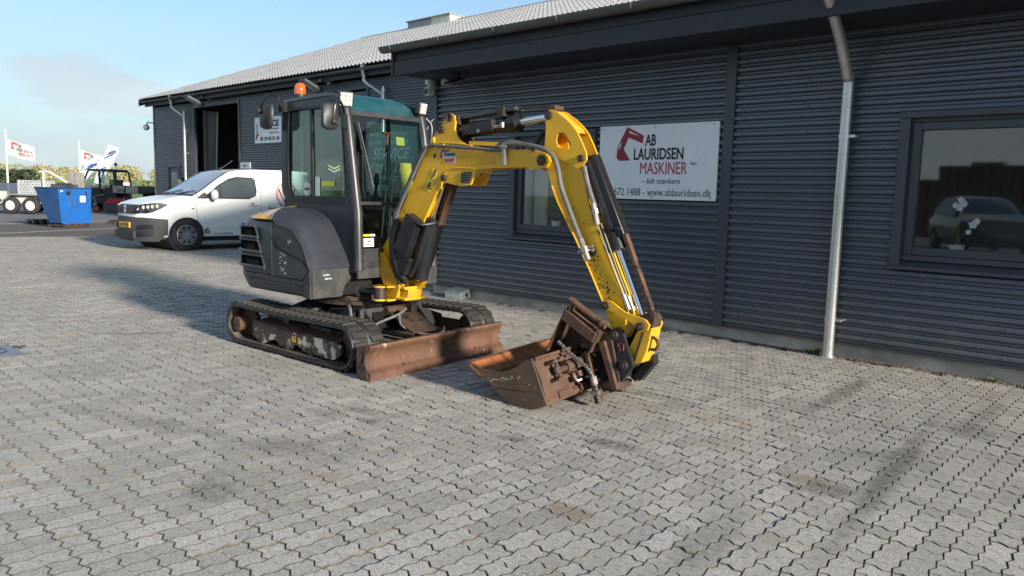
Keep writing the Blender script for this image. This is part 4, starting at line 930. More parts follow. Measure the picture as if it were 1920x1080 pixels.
# --- tracks
TR_, XA, XB = .190, -.745, .735
def loop_pt(s, r=TR_):
    """point and outward normal on the belt, s in metres along the centre radius TR_"""
    Lf = XB-XA; c = math.pi*TR_; s = s % (2*Lf+2*c)
    if s < Lf: return (XA+s, TR_+r), (0, 1)
    s -= Lf
    if s < c: a = math.pi/2-s/TR_; return (XB+r*math.cos(a), TR_+r*math.sin(a)), (math.cos(a), math.sin(a))
    s -= c
    if s < Lf: return (XB-s, TR_-r), (0, -1)
    s -= Lf; a = -math.pi/2-s/TR_; return (XA+r*math.cos(a), TR_+r*math.sin(a)), (math.cos(a), math.sin(a))
LOOP = 2*(XB-XA)+2*math.pi*TR_
def track(y0, y1, out):
    """belt between y0 and y1; out = -1 or 1 says which side faces outward"""
    b = B(); rings = []; n = 96
    for i in range(n+1):
        s = LOOP*i/n; r1, r0 = TR_-.014, TR_-.044
        (xo, zo), nn = loop_pt(s, r1); (xi, zi), _ = loop_pt(s, r0); (xm, zm), _ = loop_pt(s, r1-.006)
        sag = -.012*math.sin(math.pi*max(0, min(1, s/(XB-XA)))) if s < XB-XA else 0
        rings.append([(xm, y0, zm+sag), (xo, y0+.012, zo+sag), (xo, (y0+y1)/2-.012, zo+sag), (xm, (y0+y1)/2, zm-.003*nn[1]+sag), (xo, (y0+y1)/2+.012, zo+sag), (xo, y1-.012, zo+sag), (xm, y1, zm+sag), (xi, y1, zi+sag), (xi, y0, zi+sag)])
    b.loft(rings[:-1]+[rings[0]], caps=False)
    t = obj('rubber_track', b, rubber, EX, sharp=30)
    # inner face, dusty, with the drive teeth
    ib = B(); ir = []
    for i in range(n+1):
        s = LOOP*i/n; (xi, zi), nn = loop_pt(s, TR_-.0465); sag = -.012*math.sin(math.pi*max(0, min(1, s/(XB-XA)))) if s < XB-XA else 0
        ir.append([(xi, y0+.02, zi+sag), (xi, y1-.02, zi+sag)])
    ib.loft(ir, closed=False)
    obj('inner_face', ib, rubber_in, t)
    tb = B()
    for i in range(62):
        s = LOOP*i/62; (xi, zi), nn = loop_pt(s, TR_-.062); (xk, zk), _ = loop_pt(s, TR_-.046); sag = -.012*math.sin(math.pi*max(0, min(1, s/(XB-XA)))) if s < XB-XA else 0
        ca = Vector((nn[1], 0, -nn[0]))*.013; ym = (y0+y1)/2
        for ya, yb in ((ym-.07, ym-.035), (ym+.035, ym+.07)):
            A_ = Vector((xk, 0, zk+sag)); C_ = Vector((xi, 0, zi+sag))
            tb.hexa([A_-ca+Vector((0, ya, 0)), A_+ca+Vector((0, ya, 0)), A_+ca+Vector((0, yb, 0)), A_-ca+Vector((0, yb, 0)), C_-ca*.6+Vector((0, ya, 0)), C_+ca*.6+Vector((0, ya, 0)), C_+ca*.6+Vector((0, yb, 0)), C_-ca*.6+Vector((0, yb, 0))])
    o = obj('drive_teeth', tb, rubber, t)
    return t
lb = B(); lb.hexa([(-.026, -.062, 0), (.026, -.050, 0), (.026, .062, 0), (-.026, .062, 0), (-.020, -.057, .015), (.020, -.046, .015), (.020, .057, .015), (-.020, .057, .015)])
LUG = mesh_of('track_lug', lb, rubber, 30)
def lugs(t, y0, y1):
    n = 50
    for i in range(n):
        for k in (0, 1):
            s = LOOP*(i+.5*k)/n; (x, z), nn = loop_pt(s, TR_-.015)
            sag = -.012*math.sin(math.pi*max(0, min(1, s/(XB-XA)))) if s < XB-XA else 0
            o = link('track_lug', LUG, t)
            up = Vector((nn[0], 0, nn[1])); yy = Vector((0, 1 if k else -1, 0)); xx = yy.cross(up)
            m = Matrix((xx, yy, up)).transposed().to_4x4(); m.translation = (x, (y0+y1)/2+(.078 if k else -.078), z+sag); o.matrix_basis = m
FR = [(-0.563,.202),(-.515,.237),(-.411,.222),(.041,.205),(.328,.205),(.455,.212),(.638,.206),(.693,.190),(.685,.112),(.608,.070),(.495,.068),(.359,.074),(.316,.064),(.185,.073),(.150,.098),(.096,.108),(.045,.098),(.028,.068),(-.053,.062),(-.147,.068),(-.185,.095),(-.242,.106),(-.300,.092),(-.327,.072),(-.415,.048),(-.528,.080),(-.565,.104)]
for (y0, y1, sg) in ((-.785, -.485, -1), (.485, .785, 1)):
    t = track(y0, y1, sg); lugs(t, y0, y1); yo = y0 if sg < 0 else y1
    f = obj('track_frame', B().prism(FR, 'y', yo-sg*.055, yo-sg*.075), frame_rust, EX)
    obj('frame_top', B().hexa([(-.50, yo-sg*.06, .236), (.64, yo-sg*.06, .204), (.64, yo-sg*.19, .235), (-.50, yo-sg*.19, .262), (-.50, yo-sg*.06, .228), (.64, yo-sg*.06, .196), (.64, yo-sg*.19, .225), (-.50, yo-sg*.19, .252)]).box(-.55, .66, min(yo-sg*.19, yo-sg*.205), max(yo-sg*.19, yo-sg*.205), .05, .25), rust, f)
    obj('end_plate', B().prism([(.335, .206), (.638, .210), (.697, .192), (.689, .112), (.61, .068), (.49, .066), (.36, .072), (.335, .10)], 'y', yo-sg*.045, yo-sg*.056), frame_rust, f)
    if sg < 0:
        sc_ = mat('worn yellow sticker', (.55, .33, .03), .6, wear=[((.06, .045, .035), 40, .55, .05, .8, 0)])
        obj('sticker', B().box(.03, .085, yo+.0525, yo+.0545, .128, .178).box(.115, .14, yo+.0525, yo+.0545, .12, .165), sc_, f)
    obj('drive_motor', B().cyl((-.775, yo-sg*.02, .176), (-.775, yo-sg*.12, .176), .066, 22).cyl((-.775, yo-sg*.12, .176), (-.775, yo-sg*.2, .176), .095, 22), rust, EX, bevel=.006)
    b = B(); ym = (y0+y1)/2
    for k in range(15):
        a = 2*math.pi*k/15; b.hexa([(-.745+.11*math.cos(a-.1), ym-.02, .19+.11*math.sin(a-.1)), (-.745+.11*math.cos(a+.1), ym-.02, .19+.11*math.sin(a+.1)), (-.745+.11*math.cos(a+.1), ym+.02, .19+.11*math.sin(a+.1)), (-.745+.11*math.cos(a-.1), ym+.02, .19+.11*math.sin(a-.1)),
              (-.745+.14*math.cos(a-.06), ym-.02, .19+.14*math.sin(a-.06)), (-.745+.14*math.cos(a+.06), ym-.02, .19+.14*math.sin(a+.06)), (-.745+.14*math.cos(a+.06), ym+.02, .19+.14*math.sin(a+.06)), (-.745+.14*math.cos(a-.06), ym+.02, .19+.14*math.sin(a-.06))])
    b.cyl((-.745, ym-.022, .19), (-.745, ym+.022, .19), .115, 24)
    obj('sprocket', b, rust_dark, EX)
    id_ = obj('idler', B().cyl((.735, ym-.03, .19), (.735, ym+.03, .19), .118, 28).cyl((.735, ym-.05, .19), (.735, ym+.05, .19), .05, 16), rust_dark, EX, bevel=.004)
    for x in (-.44, -.05, .30): obj('track_roller', B().cyl((x, ym-.08, .085), (x, ym+.08, .085), .045, 16).cyl((x, yo-sg*.075, .072), (x, yo-sg*.05, .072), .03, 14), rust_dark, EX)
    obj('top_roller', B().cyl((-.115, yo-sg*.10, .288), (-.115, ym+sg*.02, .288), .034, 16), pinm, EX)
# --- undercarriage
uc = obj('undercarriage', B().box(-.50, .42, -.36, .36, .20, .34).prism([(-.55, .24), (.52, .24), (.40, .40), (.30, .44), (-.38, .44)], 'y', -.22, .22), black, EX, bevel=.01)
for hx in ([(.12, -.62, .16), (.40, -.62, .16), (.36, -.22, .24), (-.02, -.22, .24), (.12, -.62, .27), (.40, -.62, .27), (.34, -.22, .415), (-.02, -.22, .415)], [(-.02, .22, .24), (.36, .22, .24), (.40, .62, .16), (.12, .62, .16), (-.02, .22, .415), (.34, .22, .415), (.40, .62, .27), (.12, .62, .27)],
    [(-.5, -.62, .16), (-.2, -.62, .16), (-.1, -.22, .24), (-.45, -.22, .24), (-.5, -.62, .27), (-.2, -.62, .27), (-.1, -.22, .415), (-.42, -.22, .415)], [(-.45, .22, .24), (-.1, .22, .24), (-.2, .62, .16), (-.5, .62, .16), (-.42, .22, .415), (-.1, .22, .415), (-.2, .62, .27), (-.5, .62, .27)]):
    obj('cross_arm', B().hexa(hx), blackworn, uc, bevel=.008)
obj('slew_ring', B().cyl((0, 0, .44), (0, 0, .50), .34, 36).cyl((0, 0, .415), (0, 0, .445), .40, 36), rust_dark, EX)
obj('front_plate', B().box(.40, .425, -.34, .34, .20, .40).prism([(.42, .22), (.62, .22), (.42, .40)], 'y', -.30, -.28).prism([(.42, .22), (.62, .22), (.42, .40)], 'y', .28, .30), lower, uc)
hs = B()
hs.tube(smooth_path([(.30, -.36, .40), (.35, -.40, .43), (.40, -.42, .40), (.41, -.42, .30)]), .013, 8); hs.tube(smooth_path([(.45, -.40, .20), (.55, -.24, .30), (.62, -.10, .36), (.60, .0, .40)]), .012, 8); hs.tube(smooth_path([(.66, -.12, .36), (.72, -.14, .28), (.86, -.02, .22), (.96, .08, .24), (.92, .14, .27)]), .009, 8)
obj('hydraulic_hose', hs, hosegrey, uc)
# --- dozer blade, turned a little from square
BL = bpy.data.objects.new('blade', None)
def bl(p, yaw=R(3.5), c=(1.076, -.028)):
    x, y, z = p; return (c[0]+x*math.cos(yaw)-y*math.sin(yaw), c[1]+x*math.sin(yaw)+y*math.cos(yaw), z)
bpy.data.objects.remove(BL)
def turned(b):
    for v in b.bm.verts: v.co = bl(v.co)
    return b
prof = [(-.004, .052), (-.026, .080), (-.040, .115), (-.044, .15), (-.036, .188), (-.016, .214), (.004, .232), (.010, .248), (.002, .262), (-.018, .264), (-.040, .252), (-.062, .225), (-.070, .18), (-.066, .12), (-.052, .06)]
blade = obj('dozer_blade', turned(B().prism(prof, 'y', -.776, .776)), rust_blade, EX, sharp=40)
obj('cutting_edge', turned(B().prism([(.012, .0), (.014, .052), (-.006, .066), (-.024, .078), (-.03, .03), (-.004, 0)], 'y', -.776, .776)), rust_blade, blade)
obj('back_box', turned(B().box(-.125, -.062, -.77, .77, .055, .10).box(-.125, -.064, -.77, .77, .20, .24)), rust_dark, blade)
for y in (-.783, .772): obj('end_plate', turned(B().prism([(-.003, .0), (-.05, .14), (-.012, .262), (-.03, .262), (-.13, .235), (-.13, .06), (-.06, .0)], 'y', y, y+.010, holes=[[(-.09, .12), (-.075, .20), (-.055, .215), (-.062, .13)]])), rust_dark, blade)
obj('edge_bolts', turned(B().cyl((-.012, -.42, .071), (-.003, -.42, .080), .007, 8).cyl((-.012, .0, .071), (-.003, .0, .08), .007, 8).cyl((-.012, .18, .071), (-.003, .18, .08), .007, 8).cyl((-.012, .42, .071), (-.003, .42, .08), .007, 8)), pinm, blade)
for y in (-.37, .37): obj('blade_arm', B().hexa([(.30, y-.04, .15), (1.0, y-.04, .07), (1.0, y+.04, .07), (.30, y+.04, .15), (.30, y-.04, .22), (1.0, y-.04, .15), (1.0, y+.04, .15), (.30, y+.04, .22)]).tube([(.34, y-.035, .226), (1.0, y-.035, .156)], .008, 6), blackworn, EX, bevel=.006)
obj('blade_cylinder', B().cyl((.46, .02, .33), (.80, .02, .20), .045, 18), black, EX)
obj('cylinder_rod', B().cyl((.80, .02, .20), (1.0, .02, .13), .022, 14), chrome, EX)
obj('cylinder_guard', B().hexa([(.56, -.13, .352), (.84, -.13, .235), (.84, .16, .235), (.56, .16, .352), (.56, -.13, .360), (.84, -.13, .243), (.84, .16, .243), (.56, .16, .360)]).box(.44, .56, .1, .15, .30, .41), rust_dark, EX)
obj('cylinder_pin', B().cyl((.455, -.10, .375), (.455, .13, .375), .04, 16), rust_dark, EX)

# --- house: tail with louvres, counterweight, hood
def tail_outline(d, xf=-.23):
    """plan outline of the tail pulled in by d, right side first"""
    r = .35-d*.3; cx, cy = -.62+d*.3, -.385+d*.0; pts = [(xf, -.735+d)]
    cy = -.735+d+r; cx = -.97+d+r
    for k in range(9): a = -math.pi/2-k*math.pi/2/8; pts.append((cx+r*math.cos(a), cy+r*math.sin(a)))
    for k in range(1, 8): y = (-.735+d+r)+(.735*2-2*d-2*r)*k/8; pts.append((-.97+d-.05*math.sin(math.pi*k/8), y))
    for k in range(9): a = math.pi-k*math.pi/2/8; pts.append((cx+r*math.cos(a), -cy+r*math.sin(a)))
    pts.append((xf, .735-d))
    return pts
cw = B()
for (za, zb, da, db) in ((.505, .60, .045, .008), (.60, .648, .008, 0)):
    A_ = [(x, y, za) for x, y in tail_outline(da, .21)]; B_ = [(x, y, zb) for x, y in tail_outline(db, .21)]
    cw.loft([A_, B_], caps=True)
obj('counterweight', cw, house, EX, bevel=.008)
cwb = B()
for (x, z) in ((-.60, .60), (-.02, .575), (.12, .575)): cwb.cyl((x, -.73, z), (x, -.737, z), .012, 10)
obj('bolt_hole', cwb, blackprint, EX)
tb = B(); lev = [(.652, .004), (.72, -.002), (.86, .0), (.98, .012), (1.06, .02), (1.10, .045), (1.125, .075)]
tb.loft([[(x, y, z) for x, y in tail_outline(d, -.235-.0*z)] for z, d in lev], caps=True)
tail = obj('tail_cover', tb, house, EX, bevel=.006)
# lip over the top louvre, ribs between the louvres
def tail_curve(d, ta, tb_, n=8):
    """points of the right rear quarter, t 0 at the side .. 1 at the rear"""
    o = tail_outline(d)[:10]; P = [Vector((*p, 0)) for p in o]; L_ = [0]
    for a, c in zip(P, P[1:]): L_.append(L_[-1]+(c-a).length)
    out = []
    for k in range(n+1):
        s = (ta+(tb_-ta)*k/n)*L_[-1]; i = max(j for j in range(len(L_)-1) if L_[j] <= s+1e-9); f = (s-L_[i])/(L_[i+1]-L_[i]); out.append(P[i].lerp(P[i+1], f))
    return out
for (z0, z1, t0) in ((.965, 1.040, .235), (.843, .925, .19), (.715, .795, .13)):
    A_ = tail_curve(-.004, t0+.02, .80); C_ = tail_curve(-.004, t0, .80)
    g = obj('vent_grille', B().loft([[(p.x, p.y, z0) for p in tail_curve(-.005, t0, .80)], [(p.x, p.y, z1) for p in tail_curve(-.005, t0+.045, .80)]], closed=False), mat('vent mesh', (.006, .006, .007), .95, spec=.05, var=.05), EX)
    fb = B(); pts = [(p.x, p.y, z1+.008) for p in tail_curve(-.012, t0+.03, .80)]; fb.tube(pts, .011, 6); pts = [(p.x, p.y, z0-.008) for p in tail_curve(-.014, t0-.02, .80)]; fb.tube(pts, .013, 6)
    fb.tube([(tail_curve(-.006, t0-.01, .8)[0].x, tail_curve(-.006, t0, .8)[0].y, z0-.006), (tail_curve(-.006, t0+.035, .8)[0].x, tail_curve(-.006, t0+.04, .8)[0].y, z1+.006)], .010, 6)
    obj('vent_rim', fb, house, g)
    mb = B(); a0 = tail_curve(-.007, t0+.01, .80, 40)
    for k in range(0, 41, 1): p = a0[k]; q = a0[min(40, k+2)]; mb.tube([(p.x, p.y, z0), (q.x, q.y, z1)], .0016, 3, caps=False)
    for k in range(2, 41, 1): p = a0[k]; q = a0[max(0, k-2)]; mb.tube([(p.x, p.y, z0), (q.x, q.y, z1)], .0016, 3, caps=False)
    obj('wire_mesh', mb, mat('vent wire', (.016, .016, .017), .8, spec=.1), g)
# yellow top of the tail
yb = B()
def ytop(x, y):
    e = max(0, min(1, (abs(y)-.30)/.43)); f = max(0, min(1, (-x-.42)/.50))
    return 1.232-.095*e**1.6-.085*f**1.7
gx = [-.925+.05*k for k in range(15)]; 
rows = []
outl = None
for k in range(13):
    y = -.69+1.38*k/12
    # rear limit at this y
    r = .33; xr = -.925
    if abs(y) > .69-r: xr = -.925+r-math.sqrt(max(0, r*r-(abs(y)-(.69-r))**2))
    xfront = -.245-.19*max(0, min(1, (.72-abs(y))/.36)) if y < 0 else -.40
    rows.append([(xr+(xfront-xr)*t, y, ytop(xr+(xfront-xr)*t, y)) for t in [i/10 for i in range(11)]])
yb.loft(rows, closed=False)
edge = [r[0] for r in rows]
yb.loft([[rows[0][10-i] for i in range(11)], [(p[0], p[1]-.02, 1.115) for p in rows[0][::-1]]], closed=False)
yb.loft([edge, [(p[0]-.022, p[1], 1.118) for p in edge]], closed=False)
obj('bonnet', yb, bonnet_yellow, EX, sharp=60)
# hood beside the cab: profile pushed across, outer edge rounded
HP = [(-.235, .755), (.314, .745), (.288, .80), (.236, .88), (.174, .965), (.108, 1.05), (.045, 1.118), (-.05, 1.168), (-.16, 1.200), (-.30, 1.212), (-.43, 1.216)]
hb = B(); rings = []
for (y, d, zs) in ((-.36, 0, 0), (-.56, 0, .0), (-.63, .004, .008), (-.68, .014, .022), (-.712, .034, .044), (-.728, .062, .070), (-.737, .095, .10)):
    ring = []
    for i, (x, z) in enumerate(HP):
        if i == 0: ring.append((-.232, y, z))
        elif i == 1: ring.append((x-d*.35, y, z))
        else:
            n = min(1, (z-.745)/.25)
            ring.append((max(-.235-.19*max(0, min(1, (y+.69)/.33)) if z > 1.1 else -.3, x-d*.9*(.45+.55*n)), y, z-zs*n))
    rings.append(ring)
hb.loft(rings)
hood = obj('side_hood', hb, hoodm, EX, sharp=42)
obj('hood_seam', B().tube([(-.238, -.738, .99), (-.236, -.737, 1.05), (-.24, -.725, 1.10), (-.27, -.68, 1.135), (-.36, -.52, 1.19), (-.43, -.37, 1.22)], .005, 5), blackprint, EX)
lw = [(-.235, .655), (.205, .655), (.285, .735), (.21, .795), (-.18, .885), (-.235, .985)]
obj('lower_panel', B().prism(lw, 'y', -.742, -.70), house, EX, bevel=.008)
up = [(-.235, .99), (-.17, .895), (.215, .805), (.293, .745), (.27, .80), (.19, .93), (.05, 1.04), (-.08, 1.065), (-.235, 1.075)]
obj('hood_side', B().prism(up, 'y', -.7405, -.70), hoodm, EX, bevel=.012)
gap = B()
for ol in (lw, up): gap.tube([(x, -.7415, z) for x, z in ol+ol[:1]], .0035, 5, caps=False)
obj('panel_gap', gap, blackprint, EX)
rc = obj('handle_recess', B().prism([(-.215, .985), (-.125, .985), (-.085, .935), (-.075, .875), (-.13, .895), (-.20, .94)], 'y', -.7425, -.74), blackprint, EX)
obj('latch', B().prism([(-.17, .935), (-.12, .955), (-.09, .90), (-.13, .90)], 'y', -.7475, -.743), plastic, rc)
obj('hood_lock', B().cyl((.02, -.738, .945), (.02, -.7475, .945), .020, 14).cyl((.026, -.747, .943), (.026, -.7525, .943), .009, 10), steel, EX)
scm = mat('white scrape', (.42, .43, .43), .7, var=.3, vscale=40)
sb_ = B(); rr = random.Random(3)
for k in range(14):
    x = -.15+.11*rr.random(); z = .84-.16*rr.random(); l = rr.uniform(.008, .03); a = rr.uniform(-.5, 1.4); sb_.prism([(x, z), (x+l*math.cos(a), z+l*math.sin(a)), (x+l*math.cos(a)+.006, z+l*math.sin(a)+.008), (x+.004, z+.012)], 'y', -.7435, -.7422)
obj('scrape', sb_, scm, EX)
# front cover right of the boom, with the arch for the swing cylinder
obj('front_cover', B().prism([(-.737, .507), (-.43, .507), (-.40, .60), (-.34, .652), (-.20, .665), (-.20, .755), (-.737, .745)], 'x', .205, .300), lower, EX, bevel=.012)
obj('side_cover', B().box(.212, .30, -.7385, -.70, .507, .745), lower, EX, bevel=.01)
obj('stencil', B().box(.3005, .3025, -.62, -.55, .685, .70).box(.3005, .3025, -.60, -.53, .655, .668), mat('worn white stencil', (.38, .38, .36), .7, wear=[((.04, .043, .043), 60, .5, .06, .7, 0)]), EX)
deck = obj('platform', B().box(-.6, .29, -.70, .60, .51, .70).box(-.35, .295, -.20, .62, .66, .74), black, EX, bevel=.01)
obj('front_step', B().hexa([(.30, -.20, .655), (.36, -.18, .655), (.36, -.02, .655), (.30, 0, .655), (.30, -.20, .70), (.375, -.18, .69), (.375, -.02, .69), (.30, 0, .70)]), lower, EX, bevel=.008)
fl_ = obj('left_fender', B().box(-.2, .31, .22, .64, .53, .80).box(-.6, -.2, .5, .735, .53, 1.0), lower, EX, bevel=.02)
b = B()
for z in (.64, .67, .70): b.box(.311, .315, .38, .46, z, z+.014)
obj('fender_slots', b, blackprint, fl_)

# --- cab
def fx(z): return interp(z, [(.70, .405), (1.19, .387), (1.90, .262), (2.07, .215), (2.2, .17)])
YR, YL = -.36, .52
def frame_bar(pts, w, y0, y1): pass
OUT = [(-.63, .70), (.405, .70), (.400, .80), (.387, 1.19), (.262, 1.90), (.216, 2.06), (.17, 2.112), (.10, 2.14), (.02, 2.152), (-.60, 2.128), (-.645, 2.10), (-.672, 1.93), (-.688, 1.60), (-.672, 1.36), (-.60, 1.24)]
WINH = [(-.53, 1.29), (.268, 1.300), (.262, 1.40), (.247, 1.566), (.212, 1.94), (.195, 2.03), (.15, 2.066), (.10, 2.072), (-.54, 2.072), (-.575, 2.05), (-.595, 1.90), (-.603, 1.65), (-.592, 1.40), (-.565, 1.325)]
for y0, y1 in ((YR, YR+.045), (YL-.045, YL)):
    cf = obj('cab_side_frame', B().prism(OUT, 'y', y0, y1, holes=[WINH]), cabm, EX, bevel=.006)
    ya = y0-.004 if y0 < 0 else y1+.002
    rim = B(); rim.prism([(x+(.0), z) for x, z in WINH], 'y', ya, ya+.006, holes=[[(-.03+(x+.03)*.945+.0, 1.68+(z-1.68)*.94) for x, z in WINH]]); obj('window_seal', rim, blackprint, cf)
    pn = obj('side_window', B().prism([(-.03+(x+.03)*.985, 1.68+(z-1.68)*.985) for x, z in WINH], 'y', y0+.02, y0+.023), cabglass, cf)
    obj('sliding_rail', B().hexa([(-.235, y0+.005, 1.29), (-.205, y0+.005, 1.29), (-.205, y0+.032, 1.29), (-.235, y0+.032, 1.29), (-.25, y0+.005, 2.07), (-.228, y0+.005, 2.07), (-.228, y0+.032, 2.07), (-.25, y0+.032, 2.07)]), blackprint, cf)
    obj('lower_rail', B().box(-.55, .275, y0-.006, y0+.04, 1.285, 1.305).box(-.57, .28, y0-.012, y0, 1.262, 1.284), blackprint, cf)
cabr = [o for o in bpy.data.objects if o.name.startswith('cab_side_frame')][0]
# pillars round the front corners
for s_, y in ((1, YR), (-1, YL)):
    b = B(); P = []
    for z in (.72, .95, 1.19, 1.45, 1.70, 1.90, 2.03): P.append((fx(z)-.012, y+s_*.030, z))
    b.tube(P, .040, 12); obj('front_pillar', b, pillar, EX)
# windscreen frame and panes
def fz(y0, y1, z0, z1, off): return [(fx(z0)+off, y0, z0), (fx(z0)+off, y1, z0), (fx(z1)+off, y1, z1), (fx(z1)+off, y0, z1)]
def fbar(b, y0, y1, z0, z1, o0=-.02, o1=.012):
    a = fz(y0, y1, z0, z1, o0); c = fz(y0, y1, z0, z1, o1); b.hexa([a[0], c[0], c[1], a[1], a[3], c[3], c[2], a[2]]); return b
b = B(); fbar(b, YR+.05, YL-.05, 1.985, 2.03); fbar(b, YR+.03, YR+.065, .72, 2.0); fbar(b, YL-.065, YL-.03, .72, 2.0)
fbar(b, YR+.06, YL-.06, 1.255, 1.285); fbar(b, YR+.05, YL-.05, .74, .90)
obj('windscreen_frame', b, pillar, EX, bevel=.006)
obj('windscreen', B().poly([fz(YR+.06, YL-.06, 1.285, 1.64, .004)[k] for k in range(4)]).poly(fz(YR+.06, YL-.06, 1.64, 1.985, .004)), frontglass, EX)
obj('lower_windscreen', B().poly(fz(YR+.06, YL-.06, .90, 1.255, .004)), frontglass, EX)
obj('rear_window', B().poly([(-.655, YR+.06, 1.3), (-.655, YL-.06, 1.3), (-.645, YL-.06, 2.05), (-.645, YR+.06, 2.05)]), cabglass, EX)
obj('rear_frame', B().box(-.675, -.64, YR+.03, YR+.08, 1.24, 2.1).box(-.675, -.64, YL-.08, YL-.03, 1.24, 2.1).box(-.68, -.64, YR+.03, YL-.03, .7, 1.30).box(-.675, -.63, YR+.03, YL-.03, 2.05, 2.12), cabm, EX)
obj('cab_floor', B().box(-.63, .385, YR+.045, YL-.045, .74, .78), lower, EX)
obj('lower_cheek', B().box(.385, .408, YR+.01, YL-.01, .655, .742), lower, EX)
# roof
def rsec(x, zc, ze, hw):
    c = (YR+YL)/2; return [(x, c+s*hw*k, z) for s, k, z in ((-1, .985, ze-.035), (-1, 1, ze-.01), (-1, .985, ze+.004), (-1, .95, ze+.022), (-1, .75, zc-.006), (-1, .35, zc), (1, .35, zc), (1, .75, zc-.006), (1, .95, ze+.022), (1, .985, ze+.004), (1, 1, ze-.01), (1, .985, ze-.035))]
roof = obj('cab_roof', B().loft([rsec(x, zc, ze, hw) for x, zc, ze, hw in ((-.675, 2.125, 2.105, .425), (-.655, 2.165, 2.13, .44), (-.40, 2.185, 2.145, .443), (-.05, 2.185, 2.155, .443), (.04, 2.178, 2.150, .442))]), cabm, EX, sharp=30)
vr = []
for (x, z) in ((.02, 2.182), (.08, 2.175), (.135, 2.150), (.175, 2.110), (.205, 2.06), (.225, 2.012)):
    c = (YR+YL)/2; row = []
    for k in range(13):
        t = -1+2*k/12; row.append((x-.03*abs(t)**5-.0, c+.385*t, z-.028*abs(t)**4))
    vr.append(row)
obj('roof_visor', B().loft(vr, closed=False), teal, EX, sharp=60)
for s_ in (-1, 1):
    c = (YR+YL)/2; b = B(); rr_ = []
    for (x, z) in ((-.02, 2.165), (.06, 2.160), (.115, 2.135), (.16, 2.09), (.19, 2.045), (.215, 2.0)):
        rr_.append([(x, c+s_*.37, z), (x-.005, c+s_*.405, z+.002), (x-.02, c+s_*.43, z-.012), (x-.035, c+s_*.443, z-.04)])
    b.loft(rr_, closed=False); obj('roof_corner', b, cabm, EX, sharp=60)
bc = obj('beacon', B().cyl((-.62, -.20, 2.19), (-.62, -.20, 2.215), .050, 18), plastic, EX)
obj('lens', B().loft([[(-.62+r*math.cos(a), -.20+r*math.sin(a), z) for a in [2*math.pi*i/20 for i in range(20)]] for r, z in ((.049, 2.215), (.050, 2.255), (.047, 2.28), (.036, 2.302), (.018, 2.313), (.004, 2.315))]), amber, bc)
obj('beacon_stem', B().cyl((-.62, -.20, 2.14), (-.62, -.20, 2.19), .02, 12), zinc, bc)
def work_light(p, yaw, s=.062):
    M = Matrix.Translation(p) @ Matrix.Rotation(yaw, 4, 'Z') @ Matrix.Rotation(R(12), 4, 'Y')
    h = obj('work_light', B().box(-.045, .012, -s, s, -s, s, M), plastic, EX, bevel=.012); obj('led_face', B().box(.0125, .0155, -s+.012, s-.012, -s+.010, s-.010, M), white_lens, h)
    lb_ = B()
    for i in range(3):
        for j in range(3): lb_.ball(M @ Vector((.0155, (i-1)*s*.58, (j-1)*s*.58)), s*.22, 8, 5, (.4, 1, 1))
    obj('led', lb_, white_lens, h); obj('bracket', B().box(-.03, .0, -.03, .03, -s-.035, -s, M), black, h)
    return h
work_light((.225, -.335, 2.108), R(-20)); work_light((.225, .50, 2.115), R(12), .056)
def mirror(c, w, h, ax, path, nrm):
    t = obj('mirror_arm', B().tube(smooth_path(path), .010, 8), black, EX)
    u = Vector(ax).normalized(); v = Vector((0, 0, 1)); n = Vector(nrm).normalized(); b = B(); c = Vector(c)
    o = [(-.42, .5), (.42, .5), (.5, .42), (.5, -.30), (.36, -.46), (.1, -.5), (-.1, -.5), (-.40, -.44), (-.5, -.34), (-.5, .42)]
    b.loft([[c+u*x*w*k+v*z*h*k+n*d for x, z in o] for k, d in ((.86, -.022), (1, -.006), (1, .012), (.93, .016))])
    hd = obj('mirror_head', b, plastic, t, sharp=50); return t
mirror((.42, -.632, 1.935), .135, .205, (.25, 1, 0), [(.44, -.615, 1.88), (.45, -.615, 1.95), (.45, -.60, 2.035), (.42, -.54, 2.058), (.34, -.45, 2.03), (.27, -.385, 1.985), (.265, -.375, 1.90)], (-1, .25, 0))
obj('mirror_clamp', B().ball((.445, -.614, 1.895), .026, 10, 8), plastic, EX); obj('mirror_clamp', B().box(.245, .285, -.40, -.36, 1.87, 1.98), black, EX)
mirror((-.75, -.46, 2.00), .235, .215, (1, -.15, 0), [(-.86, -.47, 2.05), (-.80, -.47, 2.12), (-.72, -.46, 2.178), (-.63, -.44, 2.172), (-.60, -.42, 2.12), (-.595, -.40, 2.06)], (.2, 1, 0))
obj('mirror_clamp', B().box(-.635, -.575, -.41, -.36, 2.04, 2.13), black, EX); obj('mirror_clamp', B().ball((-.845, -.478, 2.055), .028, 10, 8), plastic, EX)
lfm = obj('mirror_arm', B().tube(smooth_path([(.21, .53, 1.85), (.22, .57, 1.95), (.24, .62, 2.03), (.24, .68, 2.02), (.22, .70, 1.93)]), .010, 8), black, EX)
obj('grab_rail', B().tube(smooth_path([(.275, .55, 1.80), (.26, .585, 1.9), (.25, .585, 1.98), (.23, .54, 2.03)]), .012, 8), black, EX)
obj('wiper', B().tube([(fx(1.94)+.02, -.262, 1.94), (fx(1.70)+.02, -.235, 1.70), (fx(1.36)+.022, -.205, 1.36)], .009, 6).tube([(fx(1.93)+.025, -.25, 1.93), (fx(1.40)+.03, -.17, 1.40)], .005, 5), blackprint, EX)
